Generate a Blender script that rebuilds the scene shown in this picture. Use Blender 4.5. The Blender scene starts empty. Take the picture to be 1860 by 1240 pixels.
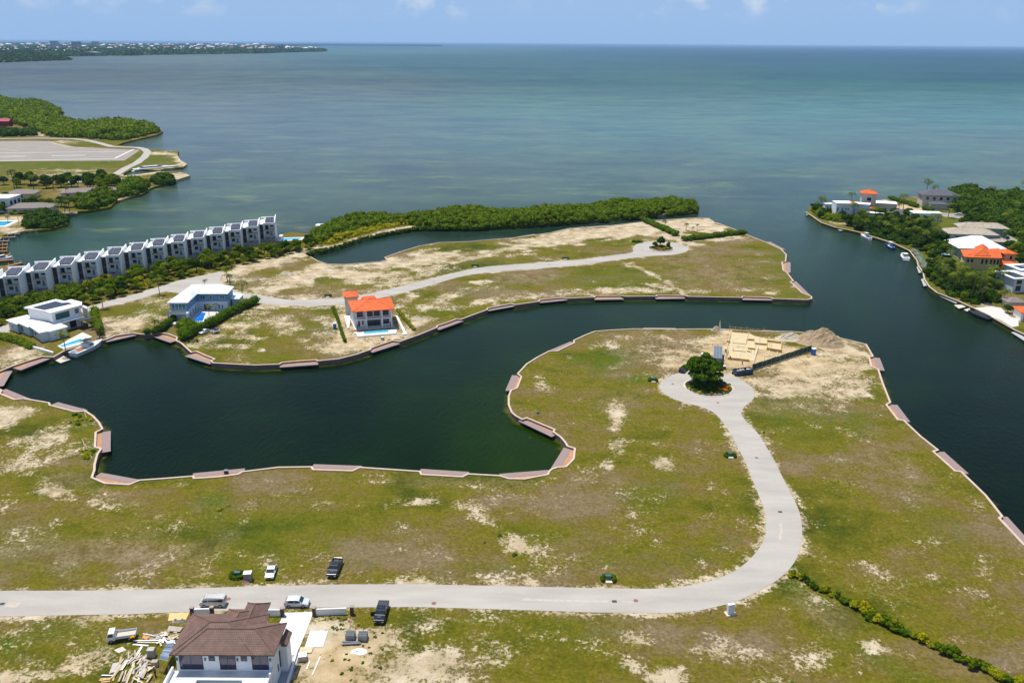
import bpy, bmesh, math, random
import numpy as np
from mathutils import Vector, Matrix
from mathutils.geometry import delaunay_2d_cdt, tessellate_polygon
rng = random.Random(7); nr = np.random.RandomState(11)
SC = bpy.context.scene; COL = SC.collection
R_ = math.radians
# ---------------------------------------------------------------- camera
F = 1530.0; CX, CY = 930.0, 620.0; HC = 101.5
pitch = math.atan((620 - 79.3) / F); roll = R_(.385)
fw = np.array([0, math.cos(pitch), -math.sin(pitch)]); ri = np.array([1., 0, 0]); up = np.array([0, math.sin(pitch), math.cos(pitch)])
RR = ri * math.cos(roll) + up * math.sin(roll); UU = up * math.cos(roll) - ri * math.sin(roll)
cam = bpy.data.cameras.new('camera'); camo = bpy.data.objects.new('camera', cam); COL.objects.link(camo)
cam.sensor_width = 36; cam.lens = 36 * F / 1860; cam.clip_start = 1; cam.clip_end = 200000
camo.matrix_world = Matrix(((RR[0], UU[0], -fw[0], 0), (RR[1], UU[1], -fw[1], 0), (RR[2], UU[2], -fw[2], HC), (0, 0, 0, 1)))
SC.camera = camo
# ---------------------------------------------------------------- world, sun, exposure
w = bpy.data.worlds.new('World'); SC.world = w; w.use_nodes = True
nt = w.node_tree; nt.nodes.clear()
SUND = Vector((-.24, .20, 1)).normalized()
sel = math.asin(SUND.z); saz = math.atan2(SUND.x, SUND.y)
def N(nt, t, **kw):
    n = nt.nodes.new(t)
    for k, v in kw.items():
        if k.startswith('_'): setattr(n, k[1:], v)
        else: n.inputs[k.replace('__', ' ')].default_value = v
    return n
def L(nt, a, b): nt.links.new(a, b)
sky = N(nt, 'ShaderNodeTexSky', _sky_type='NISHITA', _sun_disc=False, _sun_elevation=sel, _sun_rotation=saz, _altitude=100, _air_density=1.2, _dust_density=0.25, _ozone_density=3.0)
tc = N(nt, 'ShaderNodeTexCoord'); mp = N(nt, 'ShaderNodeMapping'); mp.inputs['Scale'].default_value = (1, 1, 1.5)
L(nt, tc.outputs['Generated'], mp.inputs['Vector'])
nz = N(nt, 'ShaderNodeTexNoise', Scale=26, Detail=6, Roughness=.55); L(nt, mp.outputs[0], nz.inputs['Vector'])
cr = N(nt, 'ShaderNodeValToRGB'); cr.color_ramp.elements[0].position = .52; cr.color_ramp.elements[1].position = .78
L(nt, nz.outputs[0], cr.inputs[0])
nz2 = N(nt, 'ShaderNodeTexNoise', Scale=7, Detail=3); L(nt, mp.outputs[0], nz2.inputs['Vector'])
cr2 = N(nt, 'ShaderNodeValToRGB'); cr2.color_ramp.elements[0].position = .40; cr2.color_ramp.elements[1].position = .58
L(nt, nz2.outputs[0], cr2.inputs[0])
sx = N(nt, 'ShaderNodeSeparateXYZ'); L(nt, tc.outputs['Generated'], sx.inputs[0])
el = N(nt, 'ShaderNodeMapRange', _clamp=True); el.inputs['From Min'].default_value = .02; el.inputs['From Max'].default_value = .05
L(nt, sx.outputs['Z'], el.inputs['Value'])
m1 = N(nt, 'ShaderNodeMath', _operation='MULTIPLY'); L(nt, cr.outputs[0], m1.inputs[0]); L(nt, cr2.outputs[0], m1.inputs[1])
m2 = N(nt, 'ShaderNodeMath', _operation='MULTIPLY'); L(nt, m1.outputs[0], m2.inputs[0]); L(nt, el.outputs[0], m2.inputs[1])
m3 = N(nt, 'ShaderNodeMath', _operation='MULTIPLY'); L(nt, m2.outputs[0], m3.inputs[0]); m3.inputs[1].default_value = .9
tint = N(nt, 'ShaderNodeMix', _data_type='RGBA', _blend_type='MULTIPLY'); tint.inputs[0].default_value = 1
L(nt, sky.outputs[0], tint.inputs[6]); tint.inputs[7].default_value = (.95, .92, .92, 1)
mx = N(nt, 'ShaderNodeMix', _data_type='RGBA'); L(nt, m3.outputs[0], mx.inputs[0])
# clear tropical blue low over the sea
lowr = N(nt, 'ShaderNodeValToRGB'); e_ = lowr.color_ramp.elements; e_[0].position = 0; e_[0].color = (.31, .52, .86, 1); e_[1].position = .30; e_[1].color = (.12, .26, .60, 1); e2 = e_.new(.055); e2.color = (.34, .54, .87, 1)
L(nt, sx.outputs['Z'], lowr.inputs[0])
lsc = N(nt, 'ShaderNodeMix', _data_type='RGBA', _blend_type='MULTIPLY'); lsc.inputs[0].default_value = 1; L(nt, lowr.outputs[0], lsc.inputs[6]); lsc.inputs[7].default_value = (8.6, 8.2, 7.85, 1)
lf = N(nt, 'ShaderNodeMapRange'); lf.inputs['From Min'].default_value = .08; lf.inputs['From Max'].default_value = .35; L(nt, sx.outputs['Z'], lf.inputs['Value'])
lb = N(nt, 'ShaderNodeMix', _data_type='RGBA'); L(nt, lf.outputs[0], lb.inputs[0]); L(nt, lsc.outputs[2], lb.inputs[6]); L(nt, tint.outputs[2], lb.inputs[7])
L(nt, lb.outputs[2], mx.inputs[6]); mx.inputs[7].default_value = (6.6, 6.9, 7.4, 1)
bg = N(nt, 'ShaderNodeBackground', Strength=.11); L(nt, mx.outputs[2], bg.inputs[0])
wo = N(nt, 'ShaderNodeOutputWorld'); L(nt, bg.outputs[0], wo.inputs[0])
sd = bpy.data.lights.new('sun', 'SUN'); sd.energy = 4.75; sd.angle = R_(.5); sd.color = (1, .965, .90)
so = bpy.data.objects.new('sun', sd); COL.objects.link(so); so.rotation_euler = SUND.to_track_quat('Z', 'Y').to_euler()
SC.view_settings.view_transform = 'Standard'; SC.view_settings.look = 'None'; SC.view_settings.exposure = .1; SC.view_settings.gamma = 1
# ---------------------------------------------------------------- helpers
LZ = 1.5
def P(x, y, z=LZ):
    d = fw * F + RR * (x - CX) - UU * (y - CY)
    t = (z - HC) / d[2]
    return Vector((d[0] * t, d[1] * t, z))
def P2(x, y, z=LZ): v = P(x, y, z); return (v.x, v.y)
def topx(V):
    V = np.asarray(V, float) - np.array([0, 0, HC]); zc = V @ fw
    return CX + F * (V @ RR) / zc, CY - F * (V @ UU) / zc
def lin(c): return tuple(((v / 255) / 12.92 if v / 255 <= .04045 else ((v / 255 + .055) / 1.055) ** 2.4) for v in c)
MATS = {}
def mat(name, col, rough=.8, var=.12, scale=2.0, metal=0, spec=.3, bump=0, coord='Object', col2=None):
    if name in MATS: return MATS[name]
    m = bpy.data.materials.new(name); m.use_nodes = True; nt = m.node_tree; b = nt.nodes['Principled BSDF']
    b.inputs['Roughness'].default_value = rough; b.inputs['Metallic'].default_value = metal; b.inputs['Specular IOR Level'].default_value = spec
    tc = N(nt, 'ShaderNodeTexCoord'); nz = N(nt, 'ShaderNodeTexNoise', Scale=scale, Detail=5, Roughness=.65); L(nt, tc.outputs[coord], nz.inputs['Vector'])
    r = N(nt, 'ShaderNodeValToRGB'); r.color_ramp.elements[0].position = .3; r.color_ramp.elements[1].position = .72
    c2 = col2 or tuple(c * (1 + var) for c in col)
    r.color_ramp.elements[0].color = (*[c * (1 - var) for c in col], 1); r.color_ramp.elements[1].color = (*[min(1, c) for c in c2], 1)
    L(nt, nz.outputs[0], r.inputs[0]); L(nt, r.outputs[0], b.inputs['Base Color'])
    if bump:
        bp = N(nt, 'ShaderNodeBump', Strength=bump, Distance=.05); L(nt, nz.outputs[0], bp.inputs['Height']); L(nt, bp.outputs[0], b.inputs['Normal'])
    MATS[name] = m; return m
def link(name, me, parent=None):
    o = bpy.data.objects.new(name, me); COL.objects.link(o)
    if parent: o.parent = parent
    return o
def tag(o, label=None, cat=None, group=None, kind=None):
    if label: o['label'] = label
    if cat: o['category'] = cat
    if group: o['group'] = group
    if kind: o['kind'] = kind
    return o
def thing(name, label, cat, loc=(0, 0, 0), rz=0, group=None):
    o = bpy.data.objects.new(name, None); COL.objects.link(o); o.location = loc; o.rotation_euler = (0, 0, rz); o.empty_display_size = .5
    return tag(o, label, cat, group)
def copy_tree(o, parent=None):
    c = o.copy(); COL.objects.link(c); c.parent = parent
    for ch in o.children: copy_tree(ch, c)
    return c
def clone(o, loc, rz=0, s=1, label=None, group=None):
    c = copy_tree(o); c.location = loc; c.rotation_euler = (0, 0, rz); c.scale = (s, s, s) if not isinstance(s, tuple) else s
    if label: c['label'] = label
    if group: c['group'] = group
    return c
class MB:
    def __init__(s): s.v = []; s.f = []
    def add(s, vs, fs):
        n = len(s.v); s.v += [tuple(v) for v in vs]; s.f += [tuple(i + n for i in f) for f in fs]; return s
    def box(s, x0, x1, y0, y1, z0, z1):
        return s.add([(x0, y0, z0), (x1, y0, z0), (x1, y1, z0), (x0, y1, z0), (x0, y0, z1), (x1, y0, z1), (x1, y1, z1), (x0, y1, z1)],
                     [(0, 3, 2, 1), (4, 5, 6, 7), (0, 1, 5, 4), (1, 2, 6, 5), (2, 3, 7, 6), (3, 0, 4, 7)])
    def obox(s, c, sx, sy, sz, rz=0, rx=0, ry=0):
        M = Matrix.Rotation(rz, 3, 'Z') @ Matrix.Rotation(ry, 3, 'Y') @ Matrix.Rotation(rx, 3, 'X')
        vs = [Vector(c) + M @ Vector((a * sx / 2, b * sy / 2, d * sz / 2)) for d in (-1, 1) for a, b in ((-1, -1), (1, -1), (1, 1), (-1, 1))]
        return s.add(vs, [(0, 3, 2, 1), (4, 5, 6, 7), (0, 1, 5, 4), (1, 2, 6, 5), (2, 3, 7, 6), (3, 0, 4, 7)])
    def prism(s, pts, z0, z1, z1s=None):
        n = len(pts)
        a = sum(pts[i][0] * pts[(i + 1) % n][1] - pts[(i + 1) % n][0] * pts[i][1] for i in range(n))
        if a < 0: pts = pts[::-1]; z1s = z1s[::-1] if z1s else None
        vs = [(p[0], p[1], z0) for p in pts] + [(p[0], p[1], z1s[i] if z1s else z1) for i, p in enumerate(pts)]
        fs = [(i, (i + 1) % n, n + (i + 1) % n, n + i) for i in range(n)]
        tri = tessellate_polygon([[Vector((p[0], p[1], 0)) for p in pts]])
        for t in tri:
            t = list(t); A, B, C = (Vector(pts[k][:2]) for k in t)
            if (B - A).cross(C - A) < 0: t = t[::-1]
            fs.append(tuple(n + k for k in t)); fs.append(tuple(t[::-1]))
        return s.add(vs, fs)
    def xprism(s, prof, x0, x1):   # profile in (y,z) extruded along x
        n = len(prof); vs = [(x0, y, z) for y, z in prof] + [(x1, y, z) for y, z in prof]
        return s.add(vs, [(i, (i + 1) % n, n + (i + 1) % n, n + i) for i in range(n)] + [tuple(range(n))[::-1], tuple(range(n, 2 * n))])
    def yprism(s, prof, y0, y1):
        n = len(prof); vs = [(x, y0, z) for x, z in prof] + [(x, y1, z) for x, z in prof]
        return s.add(vs, [(i, (i + 1) % n, n + (i + 1) % n, n + i)[::-1] for i in range(n)] + [tuple(range(n)), tuple(range(n, 2 * n))[::-1]])
    def tube(s, a, b, r0, r1=None, n=8):
        r1 = r0 if r1 is None else r1; a = Vector(a); b = Vector(b); d = (b - a).normalized()
        u = d.orthogonal().normalized(); v = d.cross(u)
        vs = [a + (u * math.cos(t) + v * math.sin(t)) * r0 for t in [2 * math.pi * i / n for i in range(n)]] + [b + (u * math.cos(t) + v * math.sin(t)) * r1 for t in [2 * math.pi * i / n for i in range(n)]]
        return s.add(vs, [(i, (i + 1) % n, n + (i + 1) % n, n + i) for i in range(n)] + [tuple(range(n))[::-1], tuple(range(n, 2 * n))])
    def hip(s, x0, x1, y0, y1, z, h, over=.5, th=.18):
        # hipped roof with a fascia
        x0 -= over; x1 += over; y0 -= over; y1 += over; W = x1 - x0; D = y1 - y0
        s.box(x0, x1, y0, y1, z, z + th)
        zt = z + th + .003
        if W >= D: a, b = (x0 + D / 2, (y0 + y1) / 2), (x1 - D / 2, (y0 + y1) / 2)
        else: a, b = ((x0 + x1) / 2, y0 + W / 2), ((x0 + x1) / 2, y1 - W / 2)
        vs = [(x0, y0, zt), (x1, y0, zt), (x1, y1, zt), (x0, y1, zt), (*a, zt + h), (*b, zt + h)]
        if W >= D: fs = [(0, 1, 5, 4), (1, 2, 5), (2, 3, 4, 5), (3, 0, 4)]
        else: fs = [(0, 1, 4), (1, 2, 5, 4), (2, 3, 5), (3, 0, 4, 5)]
        return s.add(vs, fs)
    def mesh(s, name):
        me = bpy.data.meshes.new(name); me.from_pydata(s.v, [], s.f); me.validate(); me.update(); return me
    def build(s, name, m, parent=None, bevel=0, smooth=False):
        me = s.mesh(name)
        for mm in (m if isinstance(m, (list, tuple)) else [m]): me.materials.append(mm)
        if smooth: me.polygons.foreach_set('use_smooth', [True] * len(me.polygons))
        o = link(name, me, parent)
        if bevel:
            b = o.modifiers.new('bevel', 'BEVEL'); b.width = bevel; b.segments = 2; b.limit_method = 'ANGLE'
        return o
def polyline_px(pts, z=LZ): return [P2(x, y, z) for x, y in pts]
def dist_poly(X, Y, pts):   # numpy distance from points to a polyline
    best = np.full(X.shape, 1e9)
    for (ax, ay), (bx, by) in zip(pts[:-1], pts[1:]):
        dx, dy = bx - ax, by - ay; l2 = dx * dx + dy * dy + 1e-9
        t = np.clip(((X - ax) * dx + (Y - ay) * dy) / l2, 0, 1)
        best = np.minimum(best, np.hypot(X - ax - t * dx, Y - ay - t * dy))
    return best
def inside(X, Y, poly):
    c = np.zeros(X.shape, bool); n = len(poly)
    for i in range(n):
        x0, y0 = poly[i]; x1, y1 = poly[(i + 1) % n]
        k = ((y0 > Y) != (y1 > Y)) & (X < (x1 - x0) * (Y - y0) / (y1 - y0 + 1e-12) + x0)
        c ^= k
    return c
def setattrf(me, name, arr):
    a = me.attributes.new(name, 'FLOAT', 'POINT'); a.data.foreach_set('value', np.asarray(arr, np.float32))
# ================================================================ the setting: outlines traced on the ground plane
CANAL_S = [(-14,703),(3,709),(0,715.4),(26.6,726.3),(43.5,724.4),(89.5,732.3),(90.7,736.5),(138,748.6),(155,746.9),(169.4,756.5),(180,768),(186.3,779.5),(174.2,785.6),(173,812.2),(184,815.8),(177,826),(172,845),(171.8,854.5),(167,867.8),(191,878.2),(234.7,880.7),(254,872.7),(300,869.5),(350.8,865.4),(353,869.5),(396.8,866.6),(433,861.8),(440,857.4),(504.5,849.4),(565.8,848.4),(569,853.5),(640,855.8),(653,849.4),(762.6,856.8),(765.8,862.3),(840,866.5),(849.7,861.3),(907.7,864.5),(923.9,869.7),(953,870.3),(995,862.3),(998,855.8),(1003.4,852),(1011.6,849.3),(1028,848),(1041.8,834.2),(1044,815),(1030.8,810.9),(1026,803),(1018,794),(1004.8,784.8),(1007.5,780.7),(984.2,771),(956.8,759.6),(948.5,762.3),(937,756),(929.4,749.2),(923.9,735.5),(924,720),(928,709.4),(939,705.3),(947,684.8),(940.3,679.3),(956.8,661.5),(975,650),(997.9,638),(1011.6,638),(1043,623),(1041.8,619),(1062,609.5),(1080,602.5),(1110,600),(1154,597.8),(1220,598.4),(1304,598),(1381,602),(1437.8,603),(1454,604),(1515.6,612),(1573,625.8),(1585.6,647.7),(1578.7,649),(1582.8,665.6),(1595,671),(1603.4,697),(1617,731.4),(1610,735.5),(1630.8,763),(1641.8,764.3),(1672,793),(1703.5,817.8),(1695,820.5),(1735,856),(1746,857.5),(1790,900),(1820,938),(1815,942),(1860,990),(1920,1040),(2150,1250)]
CANAL_N = [(-14,703),(-12,676),(0,674.8),(21,666),(47,657),(77,648),(97,649),(118,637),(165,624),(193.5,616.8),(210,610),(242,605.5),(261,608),(274,608),(291,605),(305.5,607),(321.6,613),(320,619),(329.7,624),(347.4,640.3),(357,638.7),(373,646),(390,652.4),(383,656.5),(387.7,659.7),(426.5,662),(463.5,663.7),(507,662),(512,659),(537.7,656.5),(574,654),(577.4,656),(614.5,652.4),(646.8,644.4),(672.6,635.5),(674,632.6),(690.3,626.6),(713,619),(725.8,621),(759.7,608.9),(793.5,595.2),(794.4,592),(814.5,585.5),(829,579.8),(837,580.6),(861.7,571.4),(885,563),(885.4,560.3),(928.4,552),(936,554.2),(979,548),(980,545),(1020.9,540.9),(1030.5,542.4),(1080,540.2),(1081,538),(1130.5,537.6),(1136,539),(1192.5,538.3),(1193,536.7),(1244,537.3),(1250,539),(1347,541),(1349,539),(1401,541),(1404,543),(1465.6,545),(1474,543),(1474,539),(1457,532.4),(1435.5,512),(1441,511),(1429,494.7),(1422.6,491.5),(1420.4,476.5),(1427,475.4),(1428,462.5),(1418.3,452.8),(1390.3,440),(1353.8,426),(1332,416),(1298,404.4),(1287,396.9),(1267.7,395.8),(1186,401),(1103.7,411),(1066,415.7),(1058.7,412.9),(1035,415.7),(1002,422.8),(971,427.5),(938,432),(892.7,435.7),(851.8,439.4),(798,441),(761.5,447.5),(729.2,457.2),(699,468),(703.4,472.3),(690.5,476),(626,480.9),(593.8,480.2),(576.6,474.4),(563.7,466.9)]
BANK = [(553,460.4),(578.7,456),(611,448.6),(658.3,432.5),(701.3,423.9),(755,414.5),(819.6,413.5),(860,414),(978,407.4),(1096.6,399),(1214.9,388.5),(1268,384),(1270,373)]
FARSH = [(1205,371),(1110,377),(1000,388),(900,391),(835,388),(770,397),(700,400),(640,402),(605,417),(560,424)]
COAST_W = [(-60,555),(-60,470),(5,470),(40,455),(0,440),(-30,425)]   # head of the lagoon by the docks
# build outlines in world metres
def wpts(l, z=LZ): return [P2(x, y, z) for x, y in l]
south = wpts(CANAL_S)
north = wpts(CANAL_N) + wpts(BANK) + wpts(FARSH)
# behind the terraced houses the shore runs parallel to them
rowA = P(91.5, 534); rowB = P(502, 439.5); rd = (rowB - rowA).normalized()
sh1 = rowB + rd * 6 + Vector((-2, 20, 0)); sh0 = rowA - rd * 24 + Vector((-2, 20, 0))
north += [(sh1.x, sh1.y), (sh0.x, sh0.y)]
main_poly = [(-420, 60)] + [(-420, sh0.y + 10)] + list(reversed(north)) + south[1:] + [(420, 60)]
airport = wpts([(-260,160),(0,174),(30,183),(75,185),(100,192),(113,204),(108,215),(130,222),(160,224),(230,221),(262,224),(288,233),(296,239),(285,245),(250,253),(225,259),(212,264),(240,266),(275,272),(300,273.5),(325,274),(322,282),(328,291),(340,298),(332,304),(300,306),(290,309),(240,307),(225,315),(224,319),(250,317),(290,311),(318,312),(336,314),(345,319),(322,326),(318,331),(280,339),(265,346),(262,351),(225,361),(212,365),(200,376),(160,383),(128,385),(95,389),(120,401),(122,407),(90,416),(46,419),(5,428),(-2,440),(-2,470),(-2,482),(30,486)]) + [(sh0.x - 1, sh0.y + 9), (-421, sh0.y + 9), (-1200, 900)]
VIL = [(1463.7,385.5),(1473.9,392),(1492,404.7),(1519,413.7),(1541.6,418),(1562,422.7),(1593.5,433),(1627,444),(1652,455.5),(1665.7,473.5),(1668,482.5),(1677,496),(1679,507),(1688,521),(1702,532),(1742.5,548),(1767,559),(1792,570.6),(1824,588.6),(1844,600),(1860,607),(1990,690)]
village = wpts(VIL) + wpts([(2150,690),(2150,352),(1860,357),(1790,357),(1730,350),(1690,352),(1655,358),(1616,362),(1600,362),(1540,366),(1500,372),(1475,373)])
def cdt_sheet(name, poly, step, m, z=LZ, skirt=-1.2):
    X = [p[0] for p in poly]; Y = [p[1] for p in poly]
    bb = min(X), max(X), min(Y), max(Y)
    pts = []
    if isinstance(step, (int, float)): gx, gy = np.meshgrid(np.arange(bb[0] + step / 2, bb[1], step), np.arange(bb[2] + step / 2, bb[3], step))
    else: gx, gy = step
    gx = gx.ravel(); gy = gy.ravel()
    k = inside(gx, gy, poly); gx, gy = gx[k], gy[k]
    # densify outline
    out = []
    for i in range(len(poly)):
        a = Vector(poly[i]); b = Vector(poly[(i + 1) % len(poly)]); n = max(1, int((b - a).length / 4)) if (b - a).length < 150 else 6
        out += [tuple(a.lerp(b, t / n)) for t in range(n)]
    dd = dist_poly(gx, gy, out + [out[0]]); k = dd > .8; gx, gy = gx[k], gy[k]
    jit = nr.uniform(-.25, .25, (2, len(gx)))
    allp = [Vector(p) for p in out] + [Vector((float(a), float(b))) for a, b in zip(gx + jit[0], gy + jit[1])]
    n = len(out)
    vv, ee, ff, *_ = delaunay_2d_cdt(allp, [], [list(range(n))], 1, 1e-5)
    vs = [(p.x, p.y, z) for p in vv]
    fs = []
    for f in ff:
        a, b, c = (vv[k] for k in f[:3])
        fs.append(tuple(f) if (b - a).cross(c - a) > 0 else tuple(f[::-1]))
    # skirt down into the water
    nv = len(vs)
    vs += [(p[0], p[1], z) for p in out] + [(p[0], p[1], skirt) for p in out]
    area = sum(out[i][0] * out[(i + 1) % n][1] - out[(i + 1) % n][0] * out[i][1] for i in range(n))
    for i in range(n):
        j = (i + 1) % n; q = (nv + i, nv + n + i, nv + n + j, nv + j)
        fs.append(q if area > 0 else q[::-1])
    me = bpy.data.meshes.new(name); me.from_pydata(vs, [], fs); me.update(); me.materials.append(m)
    o = link(name, me); tag(o, kind='structure')
    return o, np.array(vs)
# ---------------------------------------------------------------- ground material
def ground_mat():
    m = bpy.data.materials.new('scrub_ground'); m.use_nodes = True; nt = m.node_tree; b = nt.nodes['Principled BSDF']
    b.inputs['Roughness'].default_value = .95; b.inputs['Specular IOR Level'].default_value = .1
    g = N(nt, 'ShaderNodeNewGeometry').outputs['Position']
    def noise(s, d=6, r=.6, vec=None, sc=None):
        n = N(nt, 'ShaderNodeTexNoise', Scale=s, Detail=d, Roughness=r)
        if sc:
            mp = N(nt, 'ShaderNodeMapping'); mp.inputs['Scale'].default_value = sc; L(nt, g, mp.inputs[0]); L(nt, mp.outputs[0], n.inputs['Vector'])
        else: L(nt, g, n.inputs['Vector'])
        return n.outputs[0]
    def attr(n): a = N(nt, 'ShaderNodeAttribute'); a.attribute_name = n; return a.outputs['Fac']
    def math_(op, a, b, c=None, clamp=False):
        n = N(nt, 'ShaderNodeMath', _operation=op, _use_clamp=clamp)
        for i, v in enumerate((a, b, c)):
            if v is None: continue
            if isinstance(v, (int, float)): n.inputs[i].default_value = v
            else: L(nt, v, n.inputs[i])
        return n.outputs[0]
    def ramp(v, stops):
        r = N(nt, 'ShaderNodeValToRGB'); e = r.color_ramp.elements
        while len(e) < len(stops): e.new(.5)
        for k, (p, c) in enumerate(stops): e[k].position = p; e[k].color = (*c, 1)
        L(nt, v, r.inputs[0]); return r.outputs[0]
    def mix(f, a, b_, mode='MIX'):
        n = N(nt, 'ShaderNodeMix', _data_type='RGBA', _blend_type=mode)
        if isinstance(f, (int, float)): n.inputs[0].default_value = f
        else: L(nt, f, n.inputs[0])
        for i, v in ((6, a), (7, b_)):
            if isinstance(v, tuple): n.inputs[i].default_value = (*v, 1)
            else: L(nt, v, n.inputs[i])
        return n.outputs[2]
    def step(v, a, b_):
        n = N(nt, 'ShaderNodeMapRange', _interpolation_type='SMOOTHSTEP'); L(nt, v, n.inputs['Value']); n.inputs['From Min'].default_value = a; n.inputs['From Max'].default_value = b_
        return n.outputs[0]
    patch = noise(.035, 5, .6, sc=(.7, 1.3, 1)); mid = noise(.22, 6, .65); fine = noise(1.6, 8, .72); mid2 = noise(.09, 6, .62)
    grit = noise(5.5, 4, .7)
    grass = ramp(math_('ADD', math_('MULTIPLY', math_('SUBTRACT', patch, .08), .85), math_('MULTIPLY', mid, .3)),
                 [(.32, (.046, .060, .003)), (.41, (.090, .092, .005)), (.48, (.132, .116, .008)), (.54, (.146, .110, .024)), (.63, (.18, .135, .068))])
    dark = ramp(fine, [(.33, (.60, .61, .58)), (.5, (.98, .98, .98)), (.66, (1.38, 1.34, 1.5))])
    grass = mix(1, grass, dark, 'MULTIPLY')
    grass = mix(math_('MULTIPLY', attr('green'), step(mid, .30, .55)), grass, mix(1, (.072, .105, .004), dark, 'MULTIPLY'))
    brown = ramp(mid, [(.35, (.115, .075, .036)), (.6, (.27, .20, .12))])
    grass = mix(math_('MULTIPLY', attr('brown'), step(fine, .25, .6)), grass, mix(1, brown, dark, 'MULTIPLY'))
    sandc = ramp(mid, [(.3, (.32, .24, .135)), (.5, (.48, .385, .25)), (.7, (.64, .55, .41))])
    sandc = mix(attr('ochre'), sandc, ramp(mid, [(.3, (.38, .265, .13)), (.7, (.60, .46, .27))]))
    sandc = mix(1, sandc, ramp(grit, [(.3, (.80, .79, .77)), (.65, (1.08, 1.08, 1.08))]), 'MULTIPLY')
    s0 = math_('MULTIPLY', math_('SUBTRACT', fine, .5), 2.3)
    s1 = math_('MULTIPLY', math_('SUBTRACT', mid2, .5), 1.9)
    s2 = math_('ADD', math_('MULTIPLY', math_('SUBTRACT', mid, .5), 1.1), math_('MULTIPLY', math_('SUBTRACT', noise(.6, 6, .7), .5), 1.5))
    sv = math_('ADD', math_('ADD', attr('sand'), s0), math_('ADD', s1, s2))
    sf = step(sv, .40, .80)
    # thin pale wisps of dead grass between
    wf = math_('MULTIPLY', step(math_('ADD', math_('ADD', s0, s1), math_('MULTIPLY', attr('sand'), .8)), .18, .85), .55)
    grass = mix(wf, grass, (.32, .265, .155))
    col = mix(sf, grass, sandc)
    L(nt, col, b.inputs['Base Color'])
    bp = N(nt, 'ShaderNodeBump', Strength=.7, Distance=.35); L(nt, fine, bp.inputs['Height']); L(nt, bp.outputs[0], b.inputs['Normal'])
    return m
GM = ground_mat()
ROAD_UP = [(-140,1076),(0,1072.5),(198,1072),(321,1068.8),(460,1064.4),(633.5,1060.6),(762.6,1060.6),(924,1063.9),(1040,1066.5),(1092.7,1067.8),(1201.6,1068.6),(1245,1064),(1282,1057),(1315,1046),(1342.7,1031),(1363,1014),(1379,994.8),(1388,979),(1392,962.6),(1391,942),(1387,922),(1371,882),(1354.8,841.6),(1334.7,801),(1314.5,769),(1298.4,750.9),(1274,738.8),(1242,730.7),(1224,724.5),(1209.6,716.9),(1202,710.6),(1198.5,704),(1200,697),(1207,688.7),(1219,682),(1236.8,676),(1262,672),(1290,673),(1317,679.6),(1339.7,686),(1357.4,696.8),(1368,707.4),(1370.6,718),(1365.7,727.5),(1353.9,737),(1348,745.3),(1346.8,752.4),(1352.7,761.8),(1365.7,776),(1380,791),(1403,829.5),(1427.4,878),(1447.6,918),(1454,938),(1456.9,958.5),(1457,978),(1453.6,994.8),(1447,1013),(1435.5,1031),(1418,1048),(1395,1063.4),(1342.7,1089.6),(1282,1105.7),(1245,1110.5),(1201.6,1113),(1080.6,1111.8),(968.7,1108),(780,1102.4),(722.6,1102),(570,1103),(512,1105),(304,1112),(222.6,1115.3),(0,1118.8),(-150,1121)]
ROAD_N = [(1149.5,452.3),(1150.5,448.6),(1153.5,445.5),(1161,442),(1176.4,439.6),(1203,439),(1224,440.6),(1238,443.7),(1247.7,449),(1250.5,453),(1246.3,457.3),(1234.4,460.8),(1217,463.3),(1189,464.7),(1161,467),(1143.5,469.2),(1120,472),(1063,480.8),(978,487.9),(919,491.8),(884,495.2),(850,500),(819.6,507),(776.6,519.9),(733.5,531.6),(701.3,539),(660,547.5),(620,553),(570,555.5),(528,554.5),(479.7,551.6),(460,548),(439.4,540),(400,538),(350,536),(300,529),(242,546),(177.4,560.5),(90,580),(16,600),(0,604),(-80,624),(-80,612),(0,594),(60,580),(153,559),(193.5,547.7),(242,534.8),(300,518),(320,510.8),(360.6,502),(403.4,493),(404,498.7),(399.4,510),(410,519),(425,526.5),(439.4,530.8),(479.7,537.5),(512,542.7),(540,545),(600,542.5),(658,536),(690.5,529.2),(755,513.3),(808.8,499),(851.8,489.5),(884,484.5),(919,481.5),(978.3,477.2),(1063.5,470.6),(1120,463),(1140,460.3),(1149,457.5),(1150.5,455)]
ROAD_V = [(1679,387),(1700,385.5),(1733,388),(1756,394),(1790,406),(1820,421),(1842,433),(1862,445),(1900,470),(1900,484),(1860,456),(1840,444),(1815,431),(1786,414),(1754,401),(1730,395),(1700,392),(1680,392)]
def mask_set(o, vs, blobs, roads):
    """blobs: (attribute, cx, cy, rx, ry, angle, strength) in survey pixels; baked once onto the ground's own vertices"""
    me = o.data; px, py = topx(vs); out = {k: np.zeros(len(vs)) for k in ('sand', 'green', 'brown', 'ochre')}
    wob = .25 * np.sin(vs[:, 0] * .31 + 1.7 * np.sin(vs[:, 1] * .23)) + .2 * np.sin(vs[:, 1] * .5 + 1.3 * np.sin(vs[:, 0] * .41 + 1))
    for a, cx, cy, rx, ry, an, s in blobs:
        t = R_(an); dx = px - cx; dy = py - cy
        u = (dx * math.cos(t) + dy * math.sin(t)) / rx; v = (-dx * math.sin(t) + dy * math.cos(t)) / ry
        r = np.hypot(u, v) * (1 + .9 * wob); f = np.clip((1.75 - r) / 1.35, 0, 1); f = f * f * (3 - 2 * f)
        out[a] = np.maximum(out[a], f * s) if s > 0 else out[a] + f * s
    for pts, wd, s in roads:
        dd = dist_poly(vs[:, 0], vs[:, 1], pts); f = np.clip(1.25 - dd / wd + .5 * wob, 0, 1); out['sand'] = np.maximum(out['sand'], f * s)
    for k, v in out.items(): setattrf(me, k, v)
BL = []
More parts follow.
